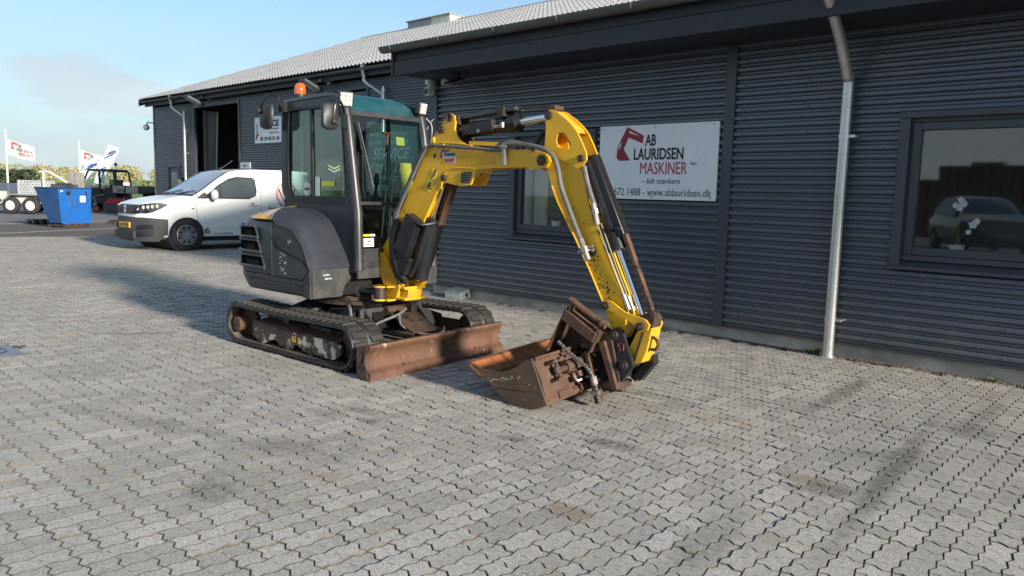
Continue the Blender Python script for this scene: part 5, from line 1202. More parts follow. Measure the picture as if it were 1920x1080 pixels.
# inside the cab
seatm = mat('seat cover', (.030, .036, .026), .7, var=.2)
st = obj('seat', B().loft([[(x, y, z) for x, y in ((-.50, -.14), (-.12, -.16), (-.10, .30), (-.50, .28))] for z in (1.02, 1.12, 1.15)]), seatm, EX, bevel=.03)
obj('backrest', B().loft([[(-.62+a, y0, z), (-.50+a, y0+.02, z), (-.50+a, y1-.02, z), (-.62+a, y1, z)] for z, a, y0, y1 in ((1.12, .04, -.15, .29), (1.4, 0, -.16, .30), (1.60, -.02, -.12, .26), (1.66, -.03, -.04, .18))]), seatm, st, bevel=.03)
chv = mat('tan emblem', (.62, .52, .38), .5); b = B()
for z in (1.575, 1.545): b.prism([(.07-.066, z+.028), (.07, z), (.07+.066, z+.028), (.07+.066, z+.014), (.07, z-.014), (.07-.066, z+.014)], 'x', -.497, -.490)
obj('seat_emblem', b, chv, st)
obj('console', B().box(-.45, .02, -.31, -.17, .8, 1.22).box(-.45, .02, .31, .46, .8, 1.22).box(.20, .32, -.05, .42, .80, .98), plastic, EX, bevel=.02)
for y in (-.235, .12): obj('joystick', B().tube([(.05, y, 1.22), (.06, y-.01, 1.36), (.07, y-.01, 1.42)], .014, 8).ball((.072, y-.01, 1.47), .032, 10, 8, (.8, .8, 1.9)).ball((.06, y-.01, 1.30), .04, 8, 6, (1, 1, 1.2)), plastic, EX)
obj('red_lever', B().cyl((.06, .225, 1.70), (.06, .245, 1.88), .011, 8).box(.04, .08, .19, .27, 1.875, 1.89), mat('dark red grip', (.16, .015, .02), .5), EX)
obj('travel_lever', B().tube([(.24, .02, .85), (.27, .03, 1.2), (.30, .04, 1.42)], .009, 6).tube([(.24, .09, .85), (.27, .10, 1.2), (.30, .11, 1.42)], .009, 6), steel, EX)
obj('pink_knob', B().ball((.28, .165, 1.365), .02, 8, 6, (1, 1, 1.4)), mat('pink knob', (.55, .28, .22), .5), EX)
stk_y = mat('yellow sticker', (.68, .50, .02), .5); stk_w = mat('white sticker', (.66, .68, .66), .5)
obj('sticker', B().poly(fz(-.292, -.225, 1.0, 1.018, .008)), stk_y, EX); obj('sticker', B().poly(fz(-.222, -.172, 1.0, 1.018, .008)), stk_w, EX)
ps_ = obj('sticker', B().poly(fz(-.29, -.185, .915, .985, .008)), stk_w, EX); obj('sticker_mark', B().poly(fz(-.25, -.215, .955, .967, .0095)).poly(fz(-.275, -.205, .93, .936, .0095)), greyprint, ps_)
obj('sticker', B().poly(fz(.17, .30, 1.34, 1.62, -.004)), mat('yellow notice', (.46, .38, .06), .6), EX); obj('sticker', B().poly(fz(.16, .25, 1.77, 1.84, -.004)), mat('dim yellow notice', (.36, .36, .05), .6), EX)
SWY = YR-.0005
ov = obj('round_sticker', B().loft([[(-.305+.065*k*math.cos(a), YR+.014, 1.376+.070*k*math.sin(a)) for a in [2*math.pi*i/28 for i in range(28)]] for k in (.01, 1)], closed=True, caps=False), stk_w, EX)
ob = B(); ob.tube([(-.305+.056*math.cos(a), YR+.0135, 1.376+.060*math.sin(a)) for a in [2*math.pi*i/28 for i in range(29)]], .0018, 4, caps=False); obj('sticker_ring', ob, greyprint, ov)
text_obj('sticker_lettering', 'vecto', blackprint, (0, YR+.0135, 0), U, V, (-.347, 1.366, -.263, 1.392), ov, bold=.01)
obj('sticker', B().box(-.09, .085, YR+.012, YR+.0135, 1.405, 1.445), mat('lime sticker', (.50, .52, .01), .5), EX)
obj('sticker', B().box(-.185, -.125, YR+.012, YR+.0135, 1.31, 1.48), mat('pale sticker', (.45, .58, .56), .5), EX)

# --- swing bracket, boom
BRK = [(.339,.747),(.346,.709),(.411,.685),(.45,.622),(.463,.582),(.50,.50),(.62,.50),(.66,.60),(.60,.68),(.545,.74),(.47,.86),(.40,.87),(.345,.845),(.325,.80)]
sb2 = obj('swing_bracket', B().prism(BRK, 'y', -.125, -.095).prism(BRK, 'y', .095, .125).cyl((.56, 0, .475), (.56, 0, .61), .075, 24).box(.50, .72, -.115, .115, .485, .51).box(.50, .72, -.115, .115, .575, .60)
    .prism([(.60, .50), (.70, .50), (.715, .56), (.70, .60), (.62, .60)], 'y', -.075, .075).prism([(.70, .56), (.77, .62), (.79, .66), (.76, .67), (.68, .60)], 'y', .02, .07), yellow_worn, EX, bevel=.007)
obj('pivot_pin', B().cyl((.373, -.155, .811), (.373, .15, .811), .042, 20).prism([(.33, .83), (.345, .76), (.40, .75), (.415, .80), (.40, .85), (.36, .865)], 'y', -.150, -.128), pinm, sb2, bevel=.005)
obj('swing_lug', B().cyl((.505, -.20, .475), (.505, -.20, .49), .062, 20).cyl((.505, -.20, .585), (.505, -.20, .60), .062, 20).box(.48, .60, -.20, -.1, .475, .49).box(.48, .60, -.20, -.1, .585, .60), yellow_worn, sb2, bevel=.003)
obj('swing_pin', B().cyl((.505, -.20, .488), (.505, -.20, .587), .052, 20), pinm, sb2)
obj('swing_cylinder', B().cyl((-.1, -.27, .545), (.27, -.235, .545), .050, 18).cyl((.24, -.24, .545), (.285, -.235, .545), .056, 18), black, EX)
obj('swing_rod', B().cyl((.27, -.235, .545), (.50, -.205, .54), .026, 16), mat('dull dark rod', (.06, .06, .075), .35, .5), EX)
BOOM = [(.324,.781),(.31,.834),(.352,.873),(.406,.917),(.535,1.067),(.928,1.704),(1.019,1.828),(1.143,1.948),(1.186,1.972),(1.226,1.952),(1.236,1.908),(1.230,1.853),(1.258,1.801),(1.299,1.76),(1.378,1.731),(1.526,1.712),(1.761,1.692),(1.925,1.688),(1.959,1.700),(2.099,1.665),(2.148,1.638),(2.162,1.603),(2.126,1.57),(1.994,1.545),(1.945,1.566),(1.678,1.562),(1.493,1.552),(1.463,1.545),(1.410,1.435),(1.308,1.426),(1.204,1.441),(1.145,1.452),(1.087,1.432),(1.028,1.348),(.916,1.17),(.78,.954),(.666,.763),(.54,.686),(.402,.741)]
boom = obj('boom', B().prism(BOOM, 'y', -.086, -.070).prism(BOOM, 'y', .070, .086), yellow, EX, bevel=.004)
web = [(.44,.86),(.545,1.04),(.94,1.68),(1.03,1.70),(1.10,1.69),(1.35,1.715),(1.75,1.675),(1.90,1.672),(1.90,1.585),(1.5,1.575),(1.42,1.50),(1.19,1.465),(1.07,1.44),(1.01,1.355),(.895,1.17),(.76,.96),(.62,.83),(.50,.80)]
obj('boom_web', B().prism(web, 'y', -.069, .069), yellow, boom)
obj('weld_flange', B().tube(smooth_path([(.97, -.088, 1.70), (1.05, -.088, 1.745), (1.12, -.088, 1.752), (1.28, -.088, 1.742), (1.42, -.088, 1.724)], 4), .006, 6).tube(smooth_path([(1.10, -.088, 1.40), (1.12, -.088, 1.50), (1.20, -.088, 1.555), (1.32, -.088, 1.562), (1.46, -.088, 1.556)], 4), .006, 6), yellow, boom)
obj('top_cover', B().prism([(1.38,1.760),(1.75,1.742),(1.70,1.715),(1.385,1.731)], 'y', -.082, .082), yellow, boom, bevel=.004)
obj('boom_tip_boss', B().cyl((2.096, -.098, 1.61), (2.096, .098, 1.61), .052, 22), yellow, boom, bevel=.004)
for (x, z, r) in ((2.096, 1.61, .036), (1.095, 1.854, .030), (1.133, 1.487, .024)): obj('boom_pin', B().cyl((x, -.112, z), (x, .112, z), r, 20).cyl((x, -.120, z), (x, -.1125, z), r*.45, 10), pinm, boom, bevel=.004)
obj('lifting_eye', B().tube([(1.181+.026*math.cos(a), -.092, 1.943+.026*math.sin(a)) for a in [2*math.pi*i/16 for i in range(17)]], .009, 6, caps=False).cyl((1.181, -.09, 1.943), (1.181, .09, 1.943), .018, 14), rust, boom)
obj('cable_tab', B().box(.985, 1.02, -.100, -.087, 1.755, 1.80).box(1.115, 1.135, -.105, -.087, 1.70, 1.745), yellow, boom, bevel=.003)
obj('plate_patch', B().box(1.27, 1.66, -.0885, -.0865, 1.585, 1.655), mat('fresh yellow patch', (.70, .36, .006), .3), boom)
BO = (0, -.087, 0)
dec = obj('company_decal', B().prism([(1.09, 1.70), (1.155, 1.715), (1.155, 1.685), (1.235, 1.685), (1.235, 1.655), (1.245, 1.655), (1.245, 1.598), (1.135, 1.598), (1.135, 1.635), (1.085, 1.635)], 'y', -.0885, -.0868), stk_w, EX)
logo('decal_logo', red, (0, -.0885, 0), U, V, 1.082, 1.638, .20, dec)
for body, m, bx in (('AB', blackprint, (1.150, 1.686, 1.176, 1.708)), ('LAURIDSEN', blackprint, (1.124, 1.650, 1.240, 1.678)), ('MASKINER', red, (1.142, 1.606, 1.242, 1.637))): text_obj('lettering', body, m, (0, -.0885, 0), U, V, bx, dec, bold=.01)
wl = obj('warning_label', B().prism([(.905, 1.40), (.965, 1.375), (1.055, 1.535), (.995, 1.56)], 'y', -.0885, -.0868), mat('pale yellow label', (.80, .58, .06), .4), EX)
wb = B(); T_ = [(.935, 1.41), (.985, 1.40), (.972, 1.455)]
for a, c in zip(T_, T_[1:]+T_[:1]): wb.tube([(a[0], -.0895, a[1]), (c[0], -.0895, c[1])], .0035, 4)
wb.tube([(.958, -.0895, 1.418), (.968, -.0895, 1.432)], .006, 4).tube([(.985, -.0895, 1.475), (.995, -.0895, 1.50), (1.015, -.0895, 1.498)], .0035, 4).tube([(1.012, -.0895, 1.50), (1.03, -.0895, 1.535)], .006, 4).ball((1.035, -.0895, 1.543), .009, 6, 4)
obj('label_mark', wb, blackprint, wl)
lgt = obj('boom_light', B().prism([(1.32, 1.530), (1.425, 1.534), (1.405, 1.452), (1.315, 1.452)], 'y', -.094, -.080), blackprint, EX, bevel=.004)
b = B()
for i in range(4):
    for j in range(4): b.ball((1.335+.022*i+.003*j, -.0945, 1.463+.018*j), .006, 6, 4)
obj('led', b, steel, lgt)
# boom cylinder and its guards
bcx = obj('boom_cylinder', B().cyl((.776, 0, .67), (.915, 0, 1.165), .062, 20).cyl((.905, 0, 1.12), (.92, 0, 1.175), .07, 20), blackworn, EX)
obj('boom_rod', B().cyl((.925, 0, 1.165), (1.06, 0, 1.487), .027, 16), chrome, bcx); obj('rod_eye', B().cyl((1.12, -.06, 1.487), (1.12, .06, 1.487), .045, 16).cyl((1.03, 0, 1.45), (1.12, 0, 1.487), .03, 12), black, bcx)
obj('rod_guard', B().hexa([(.985, -.02, 1.12), (1.0, -.02, 1.115), (1.0, .05, 1.115), (.985, .05, 1.12), (1.155, -.02, 1.50), (1.175, -.02, 1.495), (1.175, .05, 1.495), (1.155, .05, 1.50)]).hexa([(.92, .035, 1.13), (.97, .035, 1.115), (.97, .055, 1.115), (.92, .055, 1.13), (1.09, .035, 1.50), (1.165, .035, 1.495), (1.165, .055, 1.495), (1.09, .055, 1.50)]), rust, bcx)
obj('cylinder_guard', B().prism([(.775,1.205),(.905,1.140),(.765,.845),(.632,.920)], 'y', -.165, -.085), blackworn, bcx, bevel=.006)
obj('guard_plate', B().prism([(.642,.897),(.800,.825),(.735,.700),(.645,.765)], 'y', -.150, -.10).prism([(.80, .83), (.935, 1.14), (.955, 1.13), (.83, .80), (.75, .68), (.73, .69)], 'y', -.10, .09), blackworn, bcx, bevel=.004)
obj('guard_clamp', B().tube(smooth_path([(.88, -.17, 1.15), (.93, -.14, 1.12), (.97, -.06, 1.13), (.985, .02, 1.15)]), .012, 8), black, bcx)
hb2 = B()
hb2.tube(smooth_path([(.60, -.115, 1.15), (.565, -.13, 1.0), (.575, -.13, .84), (.62, -.12, .70), (.66, -.11, .62)]), .021, 10); hb2.tube(smooth_path([(.635, -.115, 1.135), (.600, -.135, .99), (.612, -.135, .86), (.66, -.13, .72), (.72, -.11, .66)]), .021, 10)
hb2.tube(smooth_path([(.66, -.1, .96), (.62, -.12, .80), (.64, -.11, .70), (.72, -.09, .63)]), .024, 10).tube(smooth_path([(.60, -.06, .95), (.54, -.05, .80), (.58, -.04, .66)]), .022, 8)
obj('black_hose', hb2, hose, EX)
gh = B(); gh.tube(smooth_path([(.60, -.115, 1.15), (.64, -.115, 1.24), (.80, -.112, 1.505), (.93, -.108, 1.70), (1.0, -.106, 1.735), (1.106, -.105, 1.728), (1.4, -.105, 1.708), (1.70, -.105, 1.688), (1.765, -.105, 1.708), (1.80, -.105, 1.727)], 5), .0125, 8)
gh.tube(smooth_path([(.645, -.112, 1.14), (.69, -.112, 1.22), (.83, -.102, 1.46), (.93, -.09, 1.64), (.955, -.088, 1.72), (.955, -.088, 1.75)], 5), .0125, 8) if False else gh.tube(smooth_path([(.575, -.095, 1.20), (.62, -.092, 1.28), (.76, -.092, 1.51), (.85, -.09, 1.66), (.90, -.088, 1.735)], 5), .0125, 8)
obj('boom_pipe', gh, hosegrey, EX)
fb = B()
for (a, c) in (((.595, -.115, 1.14), (.625, -.115, 1.195)), ((.565, -.095, 1.165), (.60, -.094, 1.24))): fb.cyl(a, c, .019, 10)
obj('hose_fitting', fb, zinc, EX)
obj('hose_clamp', B().box(1.75, 1.775, -.125, -.088, 1.58, 1.735).box(1.735, 1.79, -.13, -.09, 1.70, 1.72), zinc, EX)
ahp = [(1.72, -.105, 1.715), (1.80, -.107, 1.728), (1.92, -.108, 1.722), (2.03, -.110, 1.707), (2.14, -.113, 1.680), (2.215, -.112, 1.625), (2.25, -.108, 1.54), (2.275, -.100, 1.43), (2.35, -.095, 1.27), (2.42, -.095, 1.135), (2.445, -.095, 1.09)]
obj('arm_hose', B().tube(smooth_path(ahp, 6), .017, 10).tube(smooth_path([(1.60, -.06, 1.70), (1.72, -.075, 1.742), (1.85, -.08, 1.74), (1.98, -.09, 1.70), (2.02, -.08, 1.68)]), .015, 8), hosegrey, EX)
fb = B(); fb.cyl((2.445, -.095, 1.09), (2.475, -.095, 1.035), .020, 10).cyl((2.475, -.095, 1.035), (2.49, -.095, 1.005), .032, 8).cyl((2.49, -.095, 1.005), (2.515, -.095, .955), .021, 12).box(2.44, 2.54, -.085, -.06, 1.015, 1.035).cyl((2.43, -.095, 1.0), (2.545, -.095, 1.05), .010, 8)
obj('quick_coupling', fb, zinc, EX)
# --- arm cylinder above the boom
ac = obj('arm_cylinder', B().cyl((1.12, 0, 1.835), (1.77, 0, 1.885), .056, 20).cyl((1.73, 0, 1.882), (1.80, 0, 1.888), .068, 20).prism([(1.06, 1.86), (1.13, 1.89), (1.2, 1.85), (1.2, 1.80), (1.1, 1.80)], 'y', -.03, .03), black, EX)
obj('arm_rod', B().cyl((1.78, 0, 1.886), (2.11, 0, 1.912), .028, 16), chrome, ac)
obj('top_guard', B().hexa([(1.20, -.05, 1.925), (1.80, -.05, 1.968), (1.80, .05, 1.968), (1.20, .05, 1.925), (1.20, -.045, 1.955), (1.80, -.045, 1.998), (1.80, .045, 1.998), (1.20, .045, 1.955)]), mat('worn dark guard', (.035, .038, .045), .4), ac, bevel=.004)
obj('guard_rod', B().cyl((1.80, -.0, 1.985), (2.10, 0, 1.985), .008, 8), rust_dark, ac)
for (x, z) in ((1.225, 1.935), (1.68, 1.975)): obj('guard_bracket', B().box(x-.025, x+.025, -.07, .07, z-.045, z+.02).cyl((x, -.075, z-.01), (x, -.0695, z-.01), .014, 8), pinm, ac)
obj('hose_block', B().prism([(1.385, 1.885), (1.60, 1.905), (1.60, 1.835), (1.385, 1.805)], 'y', -.10, -.055).box(1.60, 1.625, -.098, -.05, 1.83, 1.91), blackworn, ac, bevel=.003)
obj('block_fitting', B().cyl((1.625, -.08, 1.855), (1.70, -.07, 1.862), .013, 8).cyl((1.70, -.07, 1.85), (1.70, -.07, 1.885), .016, 8), zinc, ac); obj('block_bolt', B().cyl((1.49, -.104, 1.83), (1.49, -.098, 1.83), .014, 8), zinc, ac)
obj('black_hose', B().tube(smooth_path([(1.42, -.06, 1.85), (1.32, -.05, 1.82), (1.26, -.02, 1.775), (1.33, .0, 1.735), (1.42, 0, 1.735)]), .020, 8).tube(smooth_path([(1.42, -.03, 1.87), (1.30, -.01, 1.85), (1.25, .02, 1.79), (1.32, .03, 1.745)]), .018, 8)
    .tube(smooth_path([(1.88, .09, 1.72), (1.93, .10, 1.80), (2.02, .10, 1.845), (2.12, .09, 1.83)]), .02, 8).tube(smooth_path([(1.92, .12, 1.72), (1.97, .13, 1.78), (2.06, .12, 1.81), (2.15, .11, 1.79)]), .02, 8), hose, EX)
# --- arm
ARM = [(2.081,1.616),(2.10,1.60),(2.153,1.446),(2.209,1.326),(2.379,1.074),(2.493,.894),(2.612,.689),(2.652,.608),(2.690,.510),(2.73,.455),(2.775,.455),(2.796,.50),(2.80,.622),(2.753,.756),(2.711,.835),(2.623,1.005),(2.515,1.218),(2.470,1.36),(2.44,1.48),(2.40,1.58),(2.27,1.66),(2.13,1.68)]
arm = obj('arm', B().prism(ARM, 'y', -.056, .056), yellow, EX, bevel=.012)
HEAD = [(2.094,1.922),(2.102,1.943),(2.137,1.955),(2.176,1.945),(2.213,1.92),(2.259,1.893),(2.301,1.86),(2.338,1.827),(2.368,1.793),(2.412,1.72),(2.445,1.657),(2.452,1.612),(2.423,1.574),(2.394,1.546),(2.344,1.575),(2.226,1.622),(2.112,1.690),(2.092,1.695),(2.098,1.753),(2.102,1.832)]
HOLE = [(2.211,1.798),(2.253,1.799),(2.285,1.765),(2.314,1.729),(2.316,1.684),(2.291,1.674),(2.207,1.7),(2.193,1.747)]
hd = obj('head_plate', B().prism(HEAD, 'y', -.070, -.057, holes=[HOLE]), yellow, arm, bevel=.003); obj('head_plate', B().prism(HEAD, 'y', .057, .070, holes=[HOLE]), yellow, arm, bevel=.003)
obj('head_web', B().hexa([(2.34, -.056, 1.80), (2.37, -.056, 1.79), (2.37, .056, 1.79), (2.34, .056, 1.80), (2.12, -.056, 1.945), (2.15, -.056, 1.952), (2.15, .056, 1.952), (2.12, .056, 1.945)]).box(2.10, 2.13, -.056, .056, 1.66, 1.80), yellow_worn, arm)
obj('arm_flange', B().tube([(2.16, -.058, 1.44), (2.215, -.058, 1.33), (2.385, -.058, 1.075), (2.50, -.058, .89), (2.615, -.058, .69)], .007, 6).prism([(2.40, 1.545), (2.42, 1.56), (2.47, 1.36), (2.525, 1.20), (2.505, 1.20), (2.44, 1.38)], 'y', -.066, -.056), yellow, arm)
for (x, z, y, r) in ((2.124, 1.915, .085, .030), (2.408, 1.623, .085, .024), (2.52, 1.01, .062, .03)): obj('arm_pin', B().cyl((x, -y, z), (x, y, z), r, 18), pinm, arm, bevel=.003)
obj('rod_eye', B().cyl((2.124, -.05, 1.915), (2.124, .05, 1.915), .048, 18).box(2.08, 2.16, -.05, .05, 1.955, 1.985), rust_dark, arm, bevel=.005)
ch = B(); rr = random.Random(8)
for k in range(46):
    t = rr.random(); x = 2.50+.20*t+rr.gauss(0, .028); z = 1.0-.36*t+rr.gauss(0, .03); r_ = rr.uniform(.003, .0085)
    ch.prism([(x+r_*(.6+.8*rr.random())*math.cos(a), z+r_*(.6+.9*rr.random())*math.sin(a)) for a in [k2*1.05 for k2 in range(6)]], 'y', -.0568, -.0562)
for (x, z) in ((2.28, 1.36), (2.33, 1.30), (2.22, 1.53), (2.43, 1.20)): ch.prism([(x, z), (x+.02, z-.006), (x+.022, z-.014), (x+.004, z-.010)], 'y', -.0568, -.0562)
obj('paint_chips', ch, rust_dark, arm)
# bucket cylinder in front of the arm
bcy = obj('bucket_cylinder', B().cyl((2.425, 0, 1.60), (2.684, 0, 1.045), .046, 20).cyl((2.67, 0, 1.075), (2.69, 0, 1.03), .052, 20), black, EX)
obj('bucket_rod', B().cyl((2.686, 0, 1.04), (2.90, 0, .60), .022, 16), chrome, bcy)
obj('cylinder_guard', B().hexa([(2.425, -.034, 1.63), (2.482, -.034, 1.655), (2.482, .045, 1.655), (2.425, .045, 1.63), (2.690, -.034, 1.11), (2.745, -.034, 1.135), (2.745, .045, 1.135), (2.690, .045, 1.11)]), black, bcy, bevel=.008)
obj('guard_slide', B().hexa([(2.725, -.02, 1.13), (2.745, -.02, 1.14), (2.745, .02, 1.14), (2.725, .02, 1.13), (2.955, -.02, .64), (2.975, -.02, .65), (2.975, .02, .65), (2.955, .02, .64)]), rust, bcy)
obj('guard_strap', B().box(2.63, 2.72, -.07, .065, 1.165, 1.18), blackworn, bcy)
lp = B(); lp.tube(smooth_path([(2.43, -.065, 1.57), (2.47, -.070, 1.45), (2.52, -.07, 1.33)]), .017, 8); obj('link_hose', lp, hosegrey, EX)
lp = B(); lp.tube([(2.555, -.070, 1.20), (2.69, -.068, .92), (2.80, -.06, .70)], .006, 8).tube([(2.575, -.055, 1.20), (2.71, -.053, .92), (2.82, -.05, .70)], .006, 8); obj('steel_pipe', lp, mat('dull steel pipe', (.20, .195, .18), .5, .5), EX)
lp = B(); lp.cyl((2.52, -.07, 1.33), (2.56, -.07, 1.19), .019, 10).cyl((2.53, -.07, 1.29), (2.54, -.07, 1.26), .025, 8).cyl((2.775, -.06, .75), (2.82, -.055, .655), .015, 8).cyl((2.80, -.045, .74), (2.845, -.04, .65), .015, 8); obj('hose_fitting', lp, zinc, EX)
# tipping linkage
LK = [(2.635,.693),(2.662,.705),(2.704,.701),(2.753,.671),(2.816,.638),(2.896,.625),(2.962,.611),(2.992,.58),(2.979,.545),(2.94,.531),(2.9,.546),(2.859,.58),(2.804,.605),(2.721,.633),(2.672,.639),(2.644,.647)]
for y in (-.088, .068): obj('side_link', B().prism(LK, 'y', y, y+.020), yellow_worn, EX, bevel=.004)
obj('link_pins', B().cyl((2.662, -.10, .668), (2.662, .10, .668), .028, 18).cyl((2.662, -.112, .668), (2.662, -.10, .668), .016, 6).cyl((2.935, -.115, .567), (2.935, .115, .567), .026, 18).cyl((2.935, -.125, .567), (2.935, -.115, .567), .016, 8), pinm, EX, bevel=.003)
obj('rod_clevis', B().prism([(2.88, .62), (2.93, .64), (2.97, .66), (3.005, .62), (2.99, .56), (2.94, .54), (2.90, .56)], 'y', -.05, .05).cyl((2.975, -.045, .64), (2.975, .02, .64), .03, 14), rust_dark, EX, bevel=.004)
lever = obj('tipping_lever', B().prism([(2.893,.525),(2.95,.545),(2.995,.56),(2.965,.41),(2.930,.325),(2.865,.305),(2.825,.380)], 'y', -.060, .060), yellow_worn, EX, bevel=.006)
obj('lever_rib', B().prism([(2.93, .53), (2.945, .53), (2.885, .32), (2.868, .32)], 'y', -.066, -.06), rust_dark, lever)
obj('shackle', B().tube(smooth_path([(2.965, -.03, .50), (3.01, -.03, .49), (3.03, -.03, .455), (3.01, -.03, .42), (2.955, -.03, .42)]), .011, 8), rust, lever)
# --- quick coupler
CP = [(2.700,.470),(2.722,.516),(2.765,.540),(2.805,.522),(2.825,.480),(2.842,.43),(2.888,.338),(2.896,.300),(2.868,.255),(2.820,.194),(2.770,.19),(2.740,.27),(2.715,.371)]
cp = obj('quick_coupler', B().prism(CP, 'y', -.105, -.078).prism(CP, 'y', .078, .105).box(2.71, 2.80, -.078, .078, .20, .36), blackworn, EX, bevel=.006)
obj('coupler_pins', B().cyl((2.752, -.125, .488), (2.752, .125, .488), .030, 18).cyl((2.752, -.135, .488), (2.752, -.125, .488), .016, 12).cyl((2.835, -.125, .302), (2.835, .125, .302), .030, 18).cyl((2.835, -.135, .302), (2.835, -.125, .302), .016, 12), pinm, cp, bevel=.003)
obj('coupler_mark', B().tube([(2.80, -.107, .44), (2.785, -.107, .44), (2.785, -.107, .415), (2.80, -.107, .415), (2.80, -.107, .39), (2.785, -.107, .39)], .003, 4).tube([(2.815, -.107, .44), (2.835, -.107, .44), (2.825, -.107, .44), (2.825, -.107, .395)], .003, 4), mat('red chalk mark', (.25, .04, .03), .6), cp)
obj('coupler_tail', B().prism([(2.83, .21), (2.93, .36), (2.96, .37), (2.965, .31), (2.89, .21), (2.86, .175)], 'y', .04, .10), blackworn, cp, bevel=.006)
# --- tilting bucket, leaning a little sideways
def tilt(b, k=.055, y0=-.52):
    for v in b.bm.verts: v.co.z += k*(v.co.y-y0)
    return b
BU = [(1.873,.223),(1.894,.192),(1.94,.163),(2.005,.130),(2.079,.096),(2.176,.033),(2.263,-.002),(2.327,-.012),(2.398,.0),(2.482,.026),(2.545,.060)]
y0b, y1b = -.52, .50
shell = BU+[(2.484,.215),(2.408,.338)]
b = B(); th = .014
inner = []
for i, (x, z) in enumerate(shell):
    a = Vector(shell[max(0, i-1)]); c = Vector(shell[min(len(shell)-1, i+1)]); t_ = (c-a).normalized(); inner.append((x-t_.y*th, z+t_.x*th))
b.prism(shell+inner[::-1], 'y', y0b, y1b)
bk = obj('bucket', tilt(b), rust_bucket, EX, sharp=45)
SIDE = [(1.873,.225),(1.939,.211),(1.984,.199),(2.11,.202),(2.206,.223),(2.289,.265),(2.346,.311),(2.408,.338),(2.545,.060),(2.482,.026),(2.398,.0),(2.327,-.012),(2.263,-.002),(2.176,.035),(2.079,.1),(2.005,.134),(1.94,.167),(1.894,.196)]
for y in (y0b-.012, y1b): obj('side_plate', tilt(B().prism(SIDE, 'y', y, y+.012)), rust_bucket, bk, bevel=.002)
obj('wear_strip', tilt(B().prism([(2.06, .118), (2.44, .168), (2.47, .15), (2.45, .13), (2.08, .10)], 'y', y0b-.020, y0b-.012)), rust_bucket, bk, bevel=.003)
obj('cutting_edge', tilt(B().prism([(1.845, .232), (1.86, .212), (1.93, .172), (2.00, .150), (1.995, .164), (1.93, .19), (1.90, .21), (1.885, .23)], 'y', y0b-.014, y1b+.014)), rust_orange, bk, bevel=.003)
obj('side_cutter', tilt(B().prism([(1.873, .220), (1.905, .195), (1.99, .15), (1.965, .135), (1.885, .185)], 'y', y0b-.026, y0b-.012)), rust, bk, bevel=.002)
scb = B(); rr = random.Random(12)
for k in range(34):
    t = rr.random(); x = 2.04+.36*t+rr.gauss(0, .008); z = .135+.075*t+rr.gauss(0, .006)
    if t > .75 and rr.random() < .8: x = 2.40+.055*rr.random()+.02; z = .215-.13*rr.random(); x = 2.385+(.215-z)*.35+rr.gauss(0, .008)
    l = rr.uniform(.006, .03); a = .18+rr.gauss(0, .1) if t < .75 else -1.2+rr.gauss(0, .2); scb.prism([(x, z), (x+l*math.cos(a), z+l*math.sin(a)), (x+l*math.cos(a)*.8, z+l*math.sin(a)+.003), (x+.002, z+.003)], 'y', y0b-.0135, y0b-.0121)
obj('scrape', tilt(scb), mat('pale bare scrape', (.42, .33, .24), .6, var=.3, vscale=40), bk)
# back of the bucket: ribs, tilt cylinder, frame
def bkpt(u, y, d):   # u down the back plate, d out from it
    a = Vector((2.408, .338)); c = Vector((2.545, .060)); t_ = (c-a).normalized(); n = Vector((-t_.y, t_.x)); p = a+t_*u+n*d
    return Vector((p.x, y, p.y))
def bkbox(b, u0, u1, ya, yb, d0, d1):
    return b.hexa([bkpt(u0, ya, d0), bkpt(u1, ya, d0), bkpt(u1, yb, d0), bkpt(u0, yb, d0), bkpt(u0, ya, d1), bkpt(u1, ya, d1), bkpt(u1, yb, d1), bkpt(u0, yb, d1)])
b = B(); bkbox(b, .0, .02, -.52, .50, 0, .03); bkbox(b, .045, .06, -.30, .40, 0, .035); bkbox(b, .255, .30, -.40, .45, -.01, .02)
obj('back_rib', tilt(b), rust, bk, bevel=.003)
b = B(); bkbox(b, .005, .295, -.505, .49, -.004, .006); obj('back_plate', tilt(b), rust, bk)
tc_ = B(); tc_.cyl(bkpt(.122, -.30, .052), bkpt(.110, .12, .060), .036, 20).cyl(bkpt(.123, -.31, .052), bkpt(.122, -.27, .053), .042, 20)
tcy = obj('tilt_cylinder', tilt(tc_), rust, bk)
obj('tilt_rod', tilt(B().cyl(bkpt(.128, -.40, .06), bkpt(.125, -.29, .06), .022, 14).cyl(bkpt(.148, -.39, .055), bkpt(.102, -.39, .055), .026, 16).cyl(bkpt(.18, -.385, .06), bkpt(.07, -.385, .06), .013, 12)), rust_dark, tcy, bevel=.002)
b = B(); bkbox(b, .06, .075, -.44, -.33, 0, .09); bkbox(b, .175, .19, -.44, -.33, 0, .09); bkbox(b, .17, .21, -.25, .02, .0, .05); obj('tilt_bracket', tilt(b), rust, tcy, bevel=.003)
obj('tilt_fitting', tilt(B().cyl(bkpt(.19, -.255, .06), bkpt(.23, -.255, .07), .010, 8).cyl(bkpt(.23, -.255, .07), bkpt(.23, -.225, .085), .010, 8).cyl(bkpt(.165, -.045, .07), bkpt(.20, -.045, .08), .011, 8)), zinc, tcy)
obj('tilt_hose', tilt(B().tube(smooth_path([bkpt(.23, -.225, .085), bkpt(.225, -.12, .09), bkpt(.215, -.02, .09), bkpt(.235, .06, .12), bkpt(.24, .14, .16)]), .008, 8)), hose, tcy)
frm = B()
frm.hexa([(2.50, -.13, .335), (2.53, -.13, .34), (2.56, .13, .36), (2.52, .13, .355), (2.64, -.15, .055), (2.67, -.15, .06), (2.69, .13, .08), (2.66, .13, .075)])
